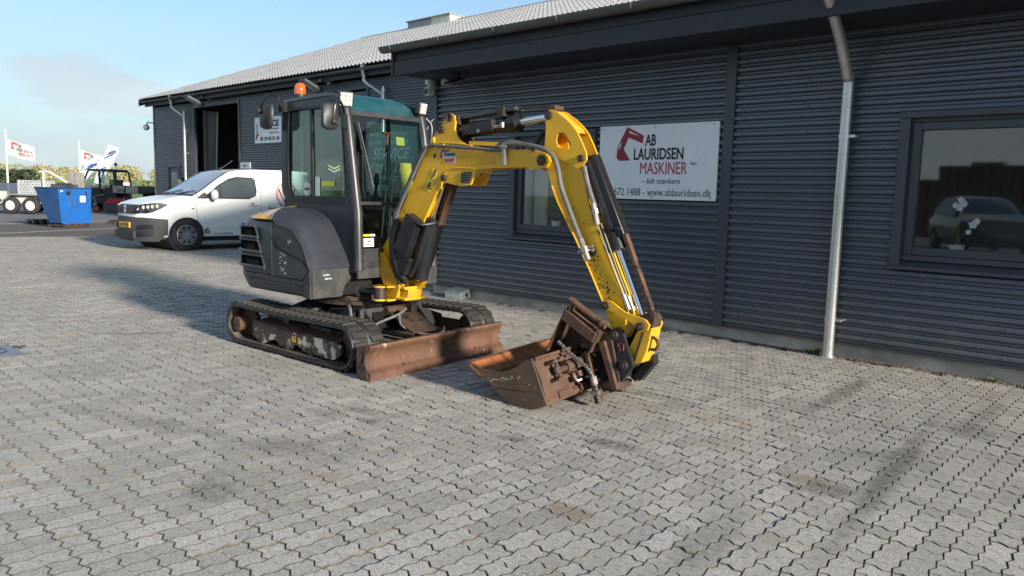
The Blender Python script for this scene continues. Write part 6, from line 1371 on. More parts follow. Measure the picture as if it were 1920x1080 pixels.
frm.prism([(2.60, .44), (2.70, .50), (2.735, .47), (2.81, .20), (2.80, .15), (2.76, .17), (2.66, .40)], 'y', -.125, -.105).prism([(2.60, .44), (2.70, .50), (2.735, .47), (2.81, .20), (2.80, .15), (2.76, .17), (2.66, .40)], 'y', .105, .125)
frm.box(2.48, 2.70, -.10, .10, .36, .40).box(2.55, 2.78, -.09, .09, .12, .17)
tf = obj('tilt_frame', frm, rust_dark, EX, bevel=.006)
for (pa, pb_, r_) in (((2.44, 0, .385), (2.72, 0, .44), .035), ((2.55, 0, .10), (2.77, 0, .135), .040), ((2.665, -.155, .055), (2.70, -.155, .062), .030), ((2.58, -.12, .44), (2.63, -.12, .45), .028)): obj('tilt_pivot', B().cyl(pa, pb_, r_, 18), rust_dark, tf, bevel=.005)
obj('frame_bar', B().hexa([(2.545, -.150, .355), (2.575, -.150, .36), (2.575, -.115, .36), (2.545, -.115, .355), (2.660, -.165, .02), (2.690, -.165, .03), (2.690, -.13, .03), (2.660, -.13, .02)]).hexa([(2.655, -.150, .43), (2.70, -.150, .445), (2.70, -.12, .445), (2.655, -.12, .43), (2.775, -.150, .135), (2.815, -.150, .15), (2.815, -.12, .15), (2.775, -.12, .135)]), rust, tf, bevel=.004)
obj('bolt_rows', B().cyl((2.60, -.128, .30), (2.60, -.118, .30), .008, 6).cyl((2.63, -.128, .24), (2.63, -.118, .24), .008, 6).cyl((2.66, -.128, .18), (2.66, -.118, .18), .008, 6), steel, tf)
sp_ = [(2.43, -.28, .42), (2.50, -.26, .36), (2.57, -.24, .31), (2.635, -.22, .26), (2.675, -.20, .18), (2.69, -.19, .10), (2.70, -.17, .04)]
SPP = smooth_path(sp_, 8); obj('spiral_hose', B().tube(SPP, .0105, 8), mat('spiral wrapped hose', (.05, .048, .046), .6), tf)
b = B()
for i in range(0, len(SPP)-1, 2): d = (SPP[i+1]-SPP[i]).normalized(); b.cyl(SPP[i], SPP[i]+d*.008, .014, 8)
obj('hose_spiral', b, mat('hose spiral', (.11, .105, .10), .5), tf)
obj('hose_ferrule', B().cyl((2.665, -.205, .215), (2.68, -.20, .165), .022, 10).cyl((2.655, -.20, .10), (2.715, -.20, .115), .016, 8), zinc, tf)

# ------------------------------------------------------------------ small bucket lying in the wide one
SBk = thing('trenching_bucket', 'narrow rusty trenching bucket lying inside the wide bucket', 'bucket', (-5.6, 4.07, 0), R(2))
P0 = Vector((2.200, -.155, .235)); PA = Vector((2.395, -.155, .625)); 
ax1 = (PA-P0).normalized(); ax2 = Vector((.255, 0, -.225)).normalized(); ax2 = (ax2-ax1*ax2.dot(ax1)).normalized(); nrm = ax2.cross(ax1)
if nrm.y < 0: nrm = -nrm
def SBp(a, c, d): return P0+ax1*a+ax2*c+nrm*d
def sbbox(b, a0, a1, c0, c1, d0, d1): return b.hexa([SBp(a0, c0, d0), SBp(a1, c0, d0), SBp(a1, c1, d0), SBp(a0, c1, d0), SBp(a0, c0, d1), SBp(a1, c0, d1), SBp(a1, c1, d1), SBp(a0, c1, d1)])
LEN, WID = (PA-P0).length, .31
b = B(); q = [(0, 0), (0, .08), (LEN*.62, WID), (LEN, WID), (LEN, 0)]; A_ = [SBp(a, c, .16) for a, c in q]; C_ = [SBp(a, c, .172) for a, c in q]; b.loft([A_, C_]); obj('shell', b, rust, SBk, bevel=.003)
for c, a_ in ((0, 0), (WID-.010, LEN*.66)): obj('side_plate', sbbox(B(), a_, LEN+.01, c, c+.010, -.02, .17), rust_bucket, SBk, bevel=.002)
obj('top_beam', sbbox(B(), LEN-.075, LEN, .011, WID-.011, -.03, .06), rust, SBk, bevel=.004)
for c in (.02, WID-.035): obj('ear', sbbox(B(), LEN, LEN+.085, c, c+.018, -.02, .02), rust_dark, SBk, bevel=.004)
obj('coupling_bar', B().cyl(SBp(LEN+.07, -.005, 0), SBp(LEN+.07, WID+.01, 0), .022, 16).cyl(SBp(LEN+.07, WID-.03, 0), SBp(LEN+.07, WID-.012, 0), .03, 16), rust, SBk)

# ------------------------------------------------------------------ yard things on the left
def frame_at(ax, ay, bx, by): return math.atan2(by-ay, bx-ax)
# blue tipping skip: front edge runs (-26.45,7.92) -> (-27.21,9.11)
blue = mat('blue skip paint', (.012, .13, .46), .45, var=.12, vscale=2, dirt=((.05, .07, .11), 4, .5), wear=[((.09, .06, .045), 5, .68, .06, .8, 0)])
navy = mat('dark blue skip side', (.014, .055, .17), .5, var=.2, vscale=2, dirt=((.05, .06, .08), 3, .6), wear=[((.07, .05, .04), 5, .66, .06, .8, 0)])
sk = thing('blue_skip', 'battered blue tipping skip with a hand written label standing on the yard', 'skip', (-26.83, 8.52, 0), frame_at(-26.45, 7.92, -27.21, 9.11))
# local: x along the blue face (near -> far), y = away to the left
shell_ = B(); T_, H0, H1 = .012, .14, 1.22
def skp(x, y, z): return (x, y, z)
bot = [(-.62, 0), (.66, 0), (.66, .42), (-.62, .42)]; top = [(-.76, -.03), (.68, -.03), (.68, .80), (-.76, .80)]
for i in range(4):
    j = (i+1) % 4
    if i == 0: continue
    shell_.poly([(*bot[i], H0), (*bot[j], H0), (*top[j], H1), (*top[i], H1)])
shell_.poly([(*p, H0) for p in bot])
obj('shell', shell_, navy, sk)
obj('front_panel', B().poly([(*bot[0], H0), (*bot[1], H0), (*top[1], H1), (*top[0], H1)]), blue, sk)
rm_ = B()
for i in range(4): j = (i+1) % 4; rm_.tube([(*top[i], H1), (*top[j], H1)], .022, 6)
obj('rim', rm_, navy, sk)
obj('base_frame', B().box(-.50, .58, .0, .08, .0, .14).box(-.50, .58, .5, .58, 0, .14).box(-.5, -.3, -.02, .6, .03, .11).box(.1, .3, -.02, .6, .03, .11), rust_dark, sk)
obj('fork_rail', B().box(-.58, .60, -.03, .02, .10, .17), blue, sk)
b = B()
for x in (-.28, -.05): b.box(x, x+.025, -.035, -.008, .66, 1.0)
obj('slot_trim', b, zinc, sk)
obj('hook', B().box(.42, .47, -.05, -.02, .98, 1.12), rust_dark, sk)
lbm = obj('label', B().box(.16, .40, -.0345, -.030, .78, .98), white, sk)
text_obj('label_lettering', 'SmiT', blackprint, (0, -.035, 0), (1, 0, 0), V, (.185, .81, .375, .93), lbm, lift=.002)
obj('spots', B().box(-.66, -.63, -.037, -.032, 1.09, 1.15).box(-.60, -.56, -.037, -.032, 1.11, 1.15), white, sk)
jk = thing('scrap_heap', 'black scrap heaped in the blue skip', 'scrap', (-27.05, 8.32, 1.0), 2.14); rr = random.Random(4)
b = B()
for k in range(22):
    M = Matrix.Translation((rr.uniform(-.38, .38), rr.uniform(-.18, .18), rr.uniform(.05, .28))) @ Matrix.Rotation(rr.uniform(0, 3), 4, 'Z') @ Matrix.Rotation(rr.uniform(-.7, .7), 4, 'X')
    b.box(-.22, .22, -.1, .1, -.05, .05, M)
obj('scrap', b, mat('black scrap', (.022, .022, .023), .7, var=.4), jk)
pn = thing('slotted_panel', 'grey slotted metal frame standing upright in the blue skip', 'metal frame', (-27.42, 8.75, .95), R(125))
obj('post', B().box(-.33, -.19, -.05, .05, 0, .78), mat('weathered grey frame', (.26, .25, .23), .6, var=.3), pn); obj('post', B().box(-.05, .14, -.05, .05, 0, .80), MATS['weathered grey frame'], pn); obj('post', B().box(.20, .33, -.05, .05, 0, .77), MATS['weathered grey frame'], pn)
obj('crossbar', B().box(-.19, .20, -.02, .02, .72, .77).box(-.19, .20, -.02, .02, .1, .15), MATS['weathered grey frame'], pn)
timber = mat('old dark timber', (.060, .045, .036), .85, var=.35, vscale=8)
def pallet(name, label, x, y, rz, group=None, w=1.2, d=.8, m=timber, z=0):
    t = thing(name, label, 'pallet', (x, y, z), rz, group)
    for k in range(5): obj('board', B().box(-w/2, w/2, -d/2+k*(d-.1)/4, -d/2+k*(d-.1)/4+.1, .122, .144), m, t)
    for k in range(3):
        yy = -d/2+k*(d-.1)/2; obj('runner', B().box(-w/2, w/2, yy, yy+.1, 0, .022), m, t)
        for xx in (-w/2, -.07, w/2-.14): obj('block', B().box(xx, xx+.14, yy, yy+.1, .022, .1), m, t)
        obj('bearer', B().box(-w/2+.14*0+.02*k*0, -w/2+.1, yy+.1 if k < 2 else yy-.0, yy+.12 if k < 2 else yy+.1, .1, .122), m, t)
    return t
pallet('wooden_pallet', 'dark wooden pallet sticking out left of the blue skip', -29.3, 8.3, R(-52), w=.9, d=.6)
pallet('wooden_pallet', 'small dark wooden pallet left of the van bumper', -28.55, 10.45, R(30), w=.55, d=.5)
# trailer
lm = mat('trailer white', (.58, .56, .50), .45, var=.1, dirt=((.30, .27, .22), 3, .4)); lg = mat('trailer grey', (.30, .32, .32), .5, .4, var=.15)
tr = thing('machine_trailer', 'white machine trailer with an upright perforated ramp parked left of the skip', 'trailer', (-39.1, 11.0, 0), math.atan2(-.68, -.733))
# local +x runs left in the picture, local +y towards the camera
obj('chassis', B().box(-1.2, 2.6, -.75, .75, .50, .58).box(-1.2, 2.7, .70, .78, .45, .80), lm, tr, bevel=.02)
obj('side_box', B().box(1.1, 2.1, .78, .84, .42, .80), lm, tr, bevel=.02)
obj('mudguard', B().prism([(-.75, .62), (-.55, .85), (.75, .85), (1.0, .62), (.9, .60), (.72, .80), (-.52, .80), (-.68, .6)], 'y', .78, 1.05), lg, tr)
obj('bed_floor', B().box(-1.2, 2.6, -.7, .7, .76, .79), lg, tr)
obj('front_beam', B().box(1.2, 3.6, .35, .6, .38, .55).box(2.6, 4.4, -.1, .3, .45, .6), lm, tr, bevel=.02); obj('tail_lamp', B().box(1.3, 1.6, .84, .86, .70, .77), mat('orange reflector', (.7, .22, .03), .3), tr)
obj('box_marks', B().cyl((1.85, .84, .56), (1.85, .85, .56), .07, 12).box(1.2, 1.6, .841, .846, .48, .62), greyprint, tr)
for x in (-.15, .72): wheel(tr, 'wheel', (x, .92, .36), (0, 1, 0), .36, .22, whiterim, 0, True, rr=.60)
for x in (-.15, .72): wheel(tr, 'wheel', (x, -.92, .36), (0, -1, 0), .36, .22, whiterim, 0, True, rr=.60)
rp = B(); rp.prism([(-.85, .82), (.80, .82), (.80, 1.46), (-.85, 1.46)], 'y', .30, .34, holes=[[(x+.042*math.cos(a), z+.042*math.sin(a)) for a in (.6, 2.1, 3.7, 5.2)] for iz, z in enumerate((.90, 1.02, 1.14, 1.26, 1.38)) for x in [-.74+.135*k+.06*(iz % 2) for k in range(11)]])
obj('perforated_ramp', rp, mat('pale aluminium', (.55, .56, .55), .4, .4), tr)
obj('winch_post', B().tube([(-.45, .45, .8), (-.45, .45, 1.82), (-.55, .45, 1.88), (-.8, .5, 1.80), (-1.7, .7, 1.35)], .06, 8).tube([(-.45, .45, 1.84), (-.25, .45, 1.84)], .05, 8), lm, tr)
jk2 = thing('small_machine', 'small dark machine standing on the white trailer at the left edge', 'machine', (-40.6, 9.4, .79), tr.rotation_euler.z)
obj('body', B().hexa([(.2, -.4, 0), (1.6, -.4, 0), (1.6, .4, 0), (.2, .4, 0), (.5, -.35, .55), (1.6, -.35, .6), (1.6, .35, .6), (.5, .35, .55)]), black, jk2, bevel=.03); obj('rail', B().tube([(.1, .42, .1), (.45, .42, .62), (1.6, .42, .66)], .04, 6).box(-.6, .1, -.3, .3, 0, .16), lm, jk2)
# utility vehicle
ud = math.atan2(-.68, -.733)
ut = thing('utility_vehicle', 'black utility vehicle with camouflage load bed behind the blue skip', 'utility vehicle', (-41.6, 14.9, 0), ud-R(12)); ut.scale = (.84, .84, .98)
camo = mat('camouflage print', (.46, .41, .32), .6, var=.3, vscale=4, wear=[((.05, .045, .035), 6, .58, .03, .6, 0), ((.16, .13, .08), 9, .60, .03, .6, 0)], stretch=(3.5, 1, .8))
# local +x = front (left in the picture), +y towards the camera
obj('cab_frame', B().tube(smooth_path([(1.55, .68, .75), (1.45, .68, 1.2), (1.05, .66, 2.02), (.9, .66, 2.1)]), .05, 8).tube([(.9, .66, 2.1), (-.55, .66, 2.08)], .05, 8).tube(smooth_path([(-.55, .66, 2.08), (-.72, .66, 1.95), (-.85, .66, 1.0)]), .05, 8).tube([(.25, .68, 2.08), (.18, .70, .75)], .06, 8)
    .tube(smooth_path([(1.55, -.68, .75), (1.45, -.68, 1.2), (1.05, -.66, 2.02), (.9, -.66, 2.1)]), .05, 8).tube([(.9, -.66, 2.1), (-.55, -.66, 2.08)], .05, 8).tube(smooth_path([(-.55, -.66, 2.08), (-.72, -.66, 1.95), (-.85, -.66, 1.0)]), .05, 8).tube([(.25, -.68, 2.08), (.18, -.70, .75)], .06, 8), black, ut)
obj('cab_roof', B().box(-.62, .98, -.7, .7, 2.07, 2.16), black, ut, bevel=.05); obj('cab_back', B().box(-.82, -.78, -.66, .66, 1.0, 1.3), black, ut)
ug = glass('utility cab glass', (.70, .78, .74))
obj('door_window', B().poly([(1.25, .66, 1.25), (.98, .66, 2.02), (.27, .66, 2.03), (.22, .68, 1.2)]), ug, ut); obj('rear_side_window', B().poly([(.16, .67, 1.3), (.2, .66, 2.03), (-.55, .66, 2.02), (-.74, .66, 1.3)]), ug, ut)
obj('lower_body', B().prism([(1.9, .5), (1.95, .95), (1.5, 1.1), (1.2, 1.2), (-.85, 1.25), (-.85, .5), (-.4, .42), (1.0, .42)], 'y', -.68, .68), black, ut, bevel=.03)
obj('load_bed', B().box(-2.45, -.72, -.74, .74, .95, 1.02).box(-2.45, -.72, -.74, .70, 1.02, 1.35), black, ut)
for xa, xb in ((-1.52, -.72), (-2.42, -1.60)): obj('bed_panel', B().box(xa, xb, .741, .77, .98, 1.34), camo, ut)
bn = obj('badge_panel', B().box(-1.50, -1.05, .771, .776, 1.03, 1.16), black, ut); text_obj('badge_lettering', 'Kubota', white, (0, .776, 0), (-1, 0, 0), V, (1.12, 1.06, 1.47, 1.14), bn, lift=.003)
obj('steering_wheel', B().tube([(.95+.06*math.sin(a), .2+.18*math.cos(a), 1.28+.17*math.sin(a)) for a in [2*math.pi*i/18 for i in range(19)]], .015, 5, caps=False), black, ut)
obj('seat', B().box(-.3, .1, -.55, .55, .9, 1.15).box(-.42, -.28, -.55, .55, 1.1, 1.65), black, ut, bevel=.04)
obj('safety_stickers', B().box(.0, .12, .69, .70, 1.15, 1.26).box(-.15, -.05, .69, .70, 1.18, 1.24), mat('yellow safety sticker', (.7, .5, .05), .5), ut); obj('notice', B().box(-.12, .12, .665, .672, 1.45, 1.9), mat('pale notice', (.55, .7, .72), .5), ut)
for x in (1.25, -1.35): wheel(ut, 'wheel', (x, .62, .36), (0, 1, 0), .36, .26, black, 0); wheel(ut, 'wheel', (x, -.62, .36), (0, -1, 0), .36, .26, black, 0)
obj('beacon', B().cyl((-.35, 0, 2.14), (-.35, 0, 2.34), .02, 6).ball((-.35, 0, 2.42), .09, 8, 6), mat('brown beacon', (.10, .05, .04), .4), ut)
# sweeper
swd = thing('sweeper', 'red sweeper attachment with an octagonal end plate beside the utility vehicle', 'sweeper', (-40.45, 15.28, 0), ud+R(8))
rd = mat('sweeper red', (.52, .02, .03), .45, var=.15)
obj('hood', B().hexa([(-.95, -.1, .42), (1.0, -.1, .42), (1.0, .5, .40), (-.95, .5, .40), (-.85, 0, .72), (.80, 0, .72), (.80, .35, .70), (-.85, .35, .70)]), rd, swd, bevel=.02)
obj('end_plate', B().prism([(-.70, .0), (-.35, .0), (-.12, .25), (-.12, .50), (-.35, .75), (-.70, .75), (-.92, .50), (-.92, .25)], 'y', .52, .58), mat('bright red plate', (.70, .008, .02), .35), swd)
obj('brush', B().cyl((-.8, .2, .27), (.95, .2, .27), .26, 18), mat('brush bristle', (.045, .043, .04), .9, bump=.5, bscale=40), swd); obj('rubber_skirt', B().box(.05, 1.05, .45, .47, .05, .42), mat('worn skirt', (.10, .10, .10), .7), swd)
wheel(swd, 'support_wheel', (1.35, .45, .17), (0, 1, 0), .17, .1, mat('orange rim', (.45, .14, .06), .5)); wheel(swd, 'support_wheel', (0.05, .55, .16), (0, 1, 0), .16, .1, black)
obj('wheel_fork', B().tube([(1.35, .38, .17), (1.5, .38, .75), (1.1, .2, .85)], .04, 6).tube([(.05, .48, .16), (.05, .45, .75)], .04, 6), zinc, swd)
# ribbed rubber belt lying behind the van
rb_ = thing('rubber_belt', 'black ribbed rubber belt lying behind the bonnet of the van', 'rubber belt', (-39.6, 17.4, 0), ud)
b = B(); b.loft([[(x, y, z) for x, z in ((-1.7, 0), (-1.8, .55), (-1.5, 1.0), (1.5, 1.05), (1.8, .55), (1.7, 0))] for y in (-.3, .3)])
obj('belt', b, rubber, rb_)
for k in range(11): obj('rib', B().hexa([(-1.6+.3*k, .3, .45), (-1.48+.3*k, .3, .45), (-1.48+.3*k, .36, .45), (-1.6+.3*k, .36, .45), (-1.42+.3*k, .3, 1.02), (-1.30+.3*k, .3, 1.02), (-1.30+.3*k, .36, 1.02), (-1.42+.3*k, .36, 1.02)]), rubber, rb_)
bt = thing('blue_trailer', 'low blue trailer side showing between the utility vehicle and the workshop', 'trailer', (-44.5, 21.5, 0), ud)
bluegrey = mat('faded blue boards', (.06, .13, .24), .6, var=.2, vscale=2)
for k in range(3): obj('side_board', B().box(-1.6, 2.6, .0, .05, .65+.24*k, .65+.24*k+.225), bluegrey, bt)
obj('chassis', B().box(-1.6, 2.6, -1.6, 0, .55, .65), black, bt)
for x in (-.6, 1.2): wheel(bt, 'wheel', (x, .0, .32), (0, 1, 0), .32, .2, black)
# low dark wall along the yard
lw_ = thing('boundary_wall', 'low dark ribbed wall along the yard at the left edge', 'wall', (-55, 12, 0), math.atan2(-.68, -.733))
for k in range(7): obj('wall_board', B().box(-8, 14, -.02-.012*(k % 2), .08, .02+.185*k, .195+.185*k), wall, lw_)
for k in range(10): obj('post', B().box(-8+2.4*k, -7.88+2.4*k, .08, .2, 0, 1.34), trim, lw_)

# ------------------------------------------------------------------ flags
polem = mat('white flagpole', (.62, .62, .60), .4); flagw = mat('flag cloth', (.56, .56, .53), .8, var=.05); bflag = mat('beach flag cloth', (.62, .66, .74), .7, var=.05); bprint = mat('flag blue print', (.05, .10, .30), .6); fred = mat('flag red print', (.55, .06, .08), .7)
CR = Vector((math.cos(R(42.817)), math.sin(R(42.817)), 0))
def flag(x, y, ztop, label, w, h, droop):
    t = thing('flagpole', label, 'flag', (x, y, 0), R(42.8), 'company flags beyond the yard')
    obj('pole', B().cyl((0, 0, 0), (0, 0, ztop), .085, 10, .05).ball((0, 0, ztop+.06), .10, 8, 6), polem, t)
    b = B(); n = 14; rows = []
    def fp(u, v): return (.12+w*u, .12*math.sin(u*7+v)*u, ztop-.55-h*(1-v)-droop*u-.10*math.sin(u*5)*u*(1-v))
    for i in range(n+1): rows.append([fp(i/n, j/4) for j in range(5)])
    b.loft(rows, closed=False); f = obj('flag_cloth', b, flagw, t, sharp=80)
    # printed marks follow the cloth, a finger in front of it
    def pr(name, cells, m):
        b = B()
        for (u0, v0, u1, v1) in cells:
            k = 4
            for q in range(k):
                ua, ub = u0+(u1-u0)*q/k, u0+(u1-u0)*(q+1)/k; P = [Vector(fp(a, c)) for a, c in ((ua, v0), (ub, v0), (ub, v1), (ua, v1))]; b.poly([p+Vector((0, -.02, 0)) for p in P])
        obj(name, b, m, f)
    pr('logo', [(.15, .62, .21, .90), (.13, .45, .24, .60), (.20, .80, .40, .92)], fred)
    let = {'A': [(0,0,.25,1),(.75,0,1,1),(0,.8,1,1),(0,.4,1,.55)], 'B': [(0,0,.3,1),(0,.8,1,1),(0,.42,1,.58),(0,0,1,.2),(.75,0,1,1)], 'L': [(0,0,.3,1),(0,0,1,.2)], 'U': [(0,0,.3,1),(.7,0,1,1),(0,0,1,.2)], 'R': [(0,0,.3,1),(0,.8,1,1),(.7,.5,1,1),(0,.4,1,.55),(.7,0,1,.4)], 'I': [(.35,0,.65,1)], 'D': [(0,0,.3,1),(0,.8,.9,1),(0,0,.9,.2),(.7,.1,1,.9)],
           'S': [(0,.8,1,1),(0,.5,.3,1),(0,.4,1,.6),(.7,0,1,.5),(0,0,1,.2)], 'E': [(0,0,.3,1),(0,.8,1,1),(0,.4,.8,.6),(0,0,1,.2)], 'N': [(0,0,.3,1),(.7,0,1,1),(.3,.35,.7,.75)], 'M': [(0,0,.22,1),(.78,0,1,1),(.22,.5,.42,.9),(.58,.5,.78,.9),(.4,.3,.6,.7)], 'K': [(0,0,.3,1),(.3,.35,.6,.65),(.6,.6,1,1),(.6,0,1,.4)]}
    def word(s, u0, u1, v0, v1, m):
        n_ = len(s); cs = []
        for i, c_ in enumerate(s):
            a = u0+(u1-u0)*i/n_; wd = (u1-u0)/n_*.75
            for (x0, y0, x1, y1) in let[c_]: cs.append((a+wd*x0, v0+(v1-v0)*y0, a+wd*x1, v0+(v1-v0)*y1))
        pr('lettering', cs, m)
    word('AB', .44, .56, .70, .88, greyprint); word('LAURIDSEN', .33, .93, .46, .65, greyprint); word('MASKINER', .44, .96, .20, .40, fred)
flag(-67.9, 16.95, 5.1, 'white company flag on the tall pole at the left edge', 1.95, 1.15, .55)
flag(-66.6, 21.57, 4.55, 'white company flag partly behind the slanting blue printed banners', 1.8, 1.1, .5)
def beach(x, y, label, lean, h, seed, rise):
    t = thing('beach_flag', label, 'banner', (x, y, 0), R(42.8), 'slanting feather banners beyond the yard')
    def bp(u, v): # v up the mast, u across
        s = v*h; c = lean*s+.16*s*s*.35
        return Vector((c+u, 0, rise+s))
    outline = []; nv = 14
    wv = lambda v: .95*(min(1, .55+.6*v))*(1 if v < .8 else math.sqrt(max(0, 1-((v-.8)/.2)**2))*.9+.1)
    b = B(); b.loft([[bp(0, i/nv), bp(wv(i/nv)*.5, i/nv)+Vector((0, .05, 0)), bp(wv(i/nv), i/nv)] for i in range(nv+1)], closed=False); obj('banner_cloth', b, bflag, t, sharp=80)
    obj('mast', B().tube([bp(-.03, -.5)]+[bp(-.03, i/8) for i in range(9)], .03, 6), polem, t)
    b = B()
    for v in (.30, .72):
        for k, (u0, u1, dv) in enumerate(((.30, .80, .07), (.20, .86, .02), (.28, .70, -.04), (.12, .40, -.09))):
            a0, a1 = bp(u0*wv(v), v+dv), bp(u1*wv(v), v+dv+.05); n_ = Vector((0, -.05, 0)); hh = Vector((.02, 0, .085))
            b.poly([a0+n_, a1+n_, a1+hh+n_, a0+hh+n_])
    obj('print', b, bprint, t)
def at_px(px_, d): a = R(-42.817)+math.atan((px_-960)/1443.467); return d*math.sin(a), d*math.cos(a)
beach(*at_px(133, 66), 'left slanting white banner with blue print behind the black cab', .58, 2.3, 1, .9); beach(*at_px(178, 66), 'taller upright white banner with blue print above the black cab', .27, 2.9, 2, 1.4)

# ------------------------------------------------------------------ fields, wood, sky line
rr = random.Random(21)
fieldm = mat('distant field', (.19, .27, .07), .95, var=.25, vscale=.01, dirt=((.30, .26, .10), .006, .5))  # lighter green than the near grass
hill = B(); rows = []
VD = Vector((-math.sin(R(72)), math.cos(R(72)), 0)); VR_ = Vector((VD.y, -VD.x, 0))
for i in range(9):
    d = 140+90*i; z = -.02+ [0, .0, .3, .9, 1.9, 3.2, 4.6, 5.8, 6.5][i]
    rows.append([tuple(VD*d+VR_*((-.9+.12*k)*d)+Vector((0, 0, z+(.5*math.sin(k*1.3+i) if i > 1 else 0)))) for k in range(16)])
hill.loft(rows, closed=False); structure(obj('field', hill, fieldm, sharp=80))
def treetop(d, lat, s, m_list, leaves, base_z, b):
    c = VD*d+VR_*lat+Vector((0, 0, base_z))
    for k in range(leaves):
        a = rr.uniform(0, 6.283); q = rr.random()**.5; h = rr.random(); rad = s*.62*math.sin(math.pi*(.12+.80*h))**.8
        p = c+Vector((math.cos(a)*q*rad, math.sin(a)*q*rad, s*(.12+.95*h))); r_ = s*rr.uniform(.05, .095)
        n = Vector((rr.gauss(0, 1), rr.gauss(0, 1), rr.gauss(.4, 1))).normalized(); u = n.orthogonal().normalized()*r_; v = n.cross(u)
        b.poly([p-u*1.0, p+v*.7, p+u*1.0, p-v*.7])
def leaf(name, c): return mat(name, c, .8, var=.35, vscale=.12)
LM = [leaf('autumn leaf green', (.20, .21, .085)), leaf('autumn leaf yellow', (.36, .31, .13)), leaf('autumn leaf olive', (.28, .27, .115)), leaf('autumn leaf rust', (.36, .24, .11)), leaf('dark conifer', (.025, .04, .02))]  # autumn tones muted and paled to paint in the distance haze
TB = [B() for _ in LM]
for band, (d0, d1, n, s0, s1) in enumerate(((420, 520, 150, 6, 9.5), (540, 660, 190, 7, 11), (680, 800, 180, 8, 12))):
    for k in range(n):
        d = rr.uniform(d0, d1); lat = rr.uniform(-.75, .62)*d; z = interp(d, [(140, 0), (320, .3), (410, .9), (500, 1.9), (590, 3.2), (680, 4.6), (770, 5.8), (860, 6.5)])
        i = rr.choices(range(5), (3, 3.2, 4, 1.6, .6 if band == 0 else .1))[0]
        px = to_px(VD*d+VR_*lat)
        if px is None or px[0] < -350 or px[0] > 420: continue
        treetop(d, lat, rr.uniform(s0, s1), None, 120, z-.5, TB[i])
for i, (b, m) in enumerate(zip(TB, LM)):
    o = obj('distant_wood', b, m); o['kind'] = 'stuff'; tag(o, 'autumn wood on the rise behind the yard', 'wood', 'distant autumn wood', 'stuff')
# hedge nearer by, behind the wall, and single bushes
def bush(x, y, s, m, label, leaves=420, group=None):
    t = thing('bush', label, 'bush', (x, y, 0), 0, group); b = B()
    for k in range(leaves):
        a = rr.uniform(0, 6.28); q = rr.random()**.5; h = rr.random(); rad = s*.75*math.sin(math.pi*(.1+.8*h)); p = Vector((math.cos(a)*q*rad, math.sin(a)*q*rad, s*(.05+.95*h))); r_ = s*rr.uniform(.05, .10)
        n = Vector((rr.gauss(0, 1), rr.gauss(0, 1), rr.gauss(.4, 1))).normalized(); u = n.orthogonal().normalized()*r_; v = n.cross(u); b.poly([p-u, p+v*.7, p+u, p-v*.7])
    obj('foliage', b, m, t); obj('trunk', B().cyl((0, 0, 0), (0, 0, s*.5), s*.05, 8, s*.03), timber, t)
DK = leaf('dark hedge leaf', (.022, .035, .018))
hedge = [(8, 335), (28, 335), (48, 333), (150, 336)]
for k, (px_, py_) in enumerate(((4, 0), (24, 0), (50, 0))):
    d = 95; ang = R(-42.817)+math.atan((px_-960)/1443.467); bush(d*math.sin(ang), d*math.cos(ang), 2.6, DK, ('dark bush at the left edge beyond the low wall', 'dark bush right of the tall flagpole', 'dark bush above the white ramp')[k])
d = 110; ang = R(-42.817)+math.atan((277-960)/1443.467); bush(d*math.sin(ang), d*math.cos(ang), 2.0, LM[0], 'round olive bush just left of the workshop corner')
# farmhouse specks on the rise
fh = thing('farmhouse', 'tiny pale farmhouse with red roof among the trees left of the workshop', 'house', tuple(VD*430+VR_*(-.0)*430), 0)
d = 415; ang = R(-42.817)+math.atan((232-960)/1443.467); fh.location = (d*math.sin(ang), d*math.cos(ang), .8); fh.scale = (.5, .5, .5)
obj('wall', B().box(-7, 7, -4, 4, 0, 3), white, fh); obj('roof', B().prism([(-4.4, 3), (4.4, 3), (0, 6)], 'x', -7.2, 7.2), mat('red tile roof', (.32, .11, .06), .8), fh)

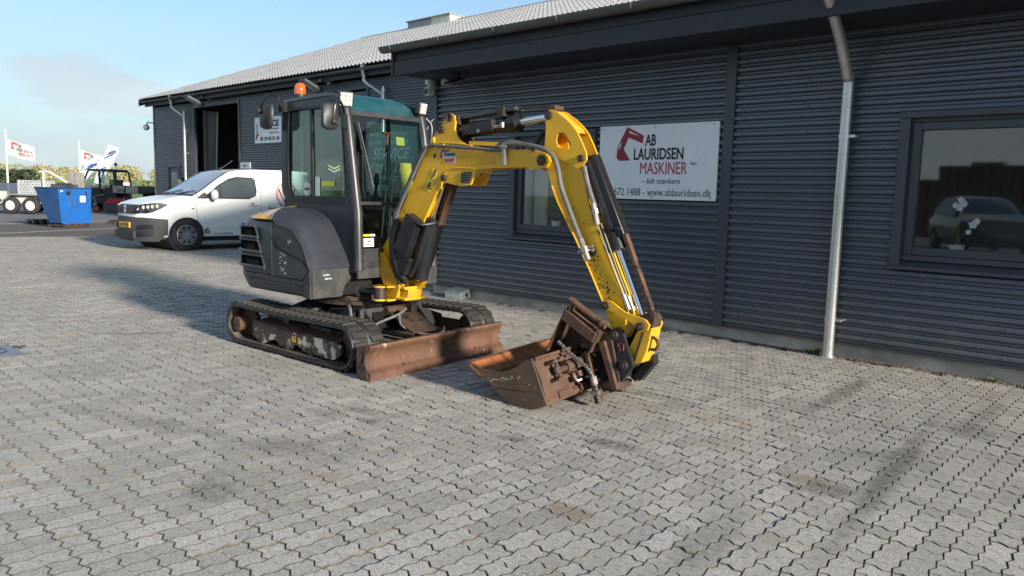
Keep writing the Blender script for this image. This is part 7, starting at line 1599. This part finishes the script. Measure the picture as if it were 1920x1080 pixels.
# ------------------------------------------------------------------ what stands behind the camera, seen in the window
suv = thing('parked_car', 'dark car mirrored in the right hand office window', 'car', (-5.6, -12.9, 0), R(62))
dkp = mat('dark car paint', (.012, .012, .014), .12, var=.05, coat=1.0)
def csec(x, zb, zt, hw, rw): return [(x, -y, z) for y, z in ((0, zb), (hw*.9, zb), (hw, .5), (hw, .85), (hw*.96, min(zt-.02, 1.02)), (rw, zt-.05), (rw*.8, zt), (0, zt+.01))]+[(x, y, z) for y, z in ((rw*.8, zt), (rw, zt-.05), (hw*.96, min(zt-.02, 1.02)), (hw, .85), (hw, .5), (hw*.9, zb))]
obj('body', B().loft([csec(*q) for q in ((2.3, .35, .75, .75, .7), (2.2, .25, .98, .88, .8), (1.9, .25, 1.08, .93, .85), (1.1, .22, 1.14, .95, .85), (.95, .22, 1.18, .95, .82), (.2, .22, 1.62, .95, .68), (-.5, .22, 1.70, .95, .70), (-1.5, .22, 1.66, .95, .70), (-2.1, .25, 1.25, .93, .75), (-2.3, .35, 1.05, .88, .75))]), dkp, suv, sharp=40)
for s_ in (1, -1): obj('side_window', B().poly([(.75, s_*.93, 1.1), (.15, s_*.73, 1.57), (-1.4, s_*.73, 1.58), (-1.9, s_*.91, 1.12)]), vg, suv)
for x in (1.4, -1.4):
    for y in (.86, -.86): wheel(suv, 'wheel', (x, y, .36), (0, math.copysign(1, y), 0), .36, .24, alloy, 8)
for s_ in (1, -1): obj('headlight', B().ball((2.17, s_*.72, .88), .12, 10, 6, (.5, 1.4, .5)), white_lens, suv)
pw = mat('pallet timber', (.13, .085, .055), .85, var=.35, vscale=3)
pal_parts = None
for ci, (x, y, n) in enumerate(((-11.50, -24.30, 16), (-10.29, -24.26, 17), (-9.07, -24.22, 21), (-7.85, -24.30, 22), (-6.64, -24.26, 21), (-5.42, -24.22, 22), (-4.21, -24.30, 20), (-2.99, -24.26, 22), (-1.78, -24.22, 21), (-29.00, -24.30, 20), (-27.79, -24.26, 22), (-26.57, -24.22, 21), (-25.36, -24.30, 19), (-24.14, -24.26, 22), (-22.93, -24.22, 21), (-21.71, -24.30, 22), (-20.49, -24.26, 20), (-19.28, -24.22, 22))):
    t = thing('pallet_stack', 'tall stack of wooden pallets mirrored in the right hand office window', 'pallet stack', (x, y, 0), R(rr.uniform(-1.5, 1.5)), 'stacked pallets mirrored in the window')
    b = B()
    for k in range(n):
        z = k*.15; dx = rr.gauss(0, .015)
        for q in range(6): b.box(-.6+dx, .6+dx, -.4+.14*q, -.4+.14*q+.1, z+.122, z+.144)
        for q in (-.6, -.19, .24): b.box(q+dx, q+.36+dx, -.4, .4, z, z+.12)
    obj('pallets', b, pw, t)
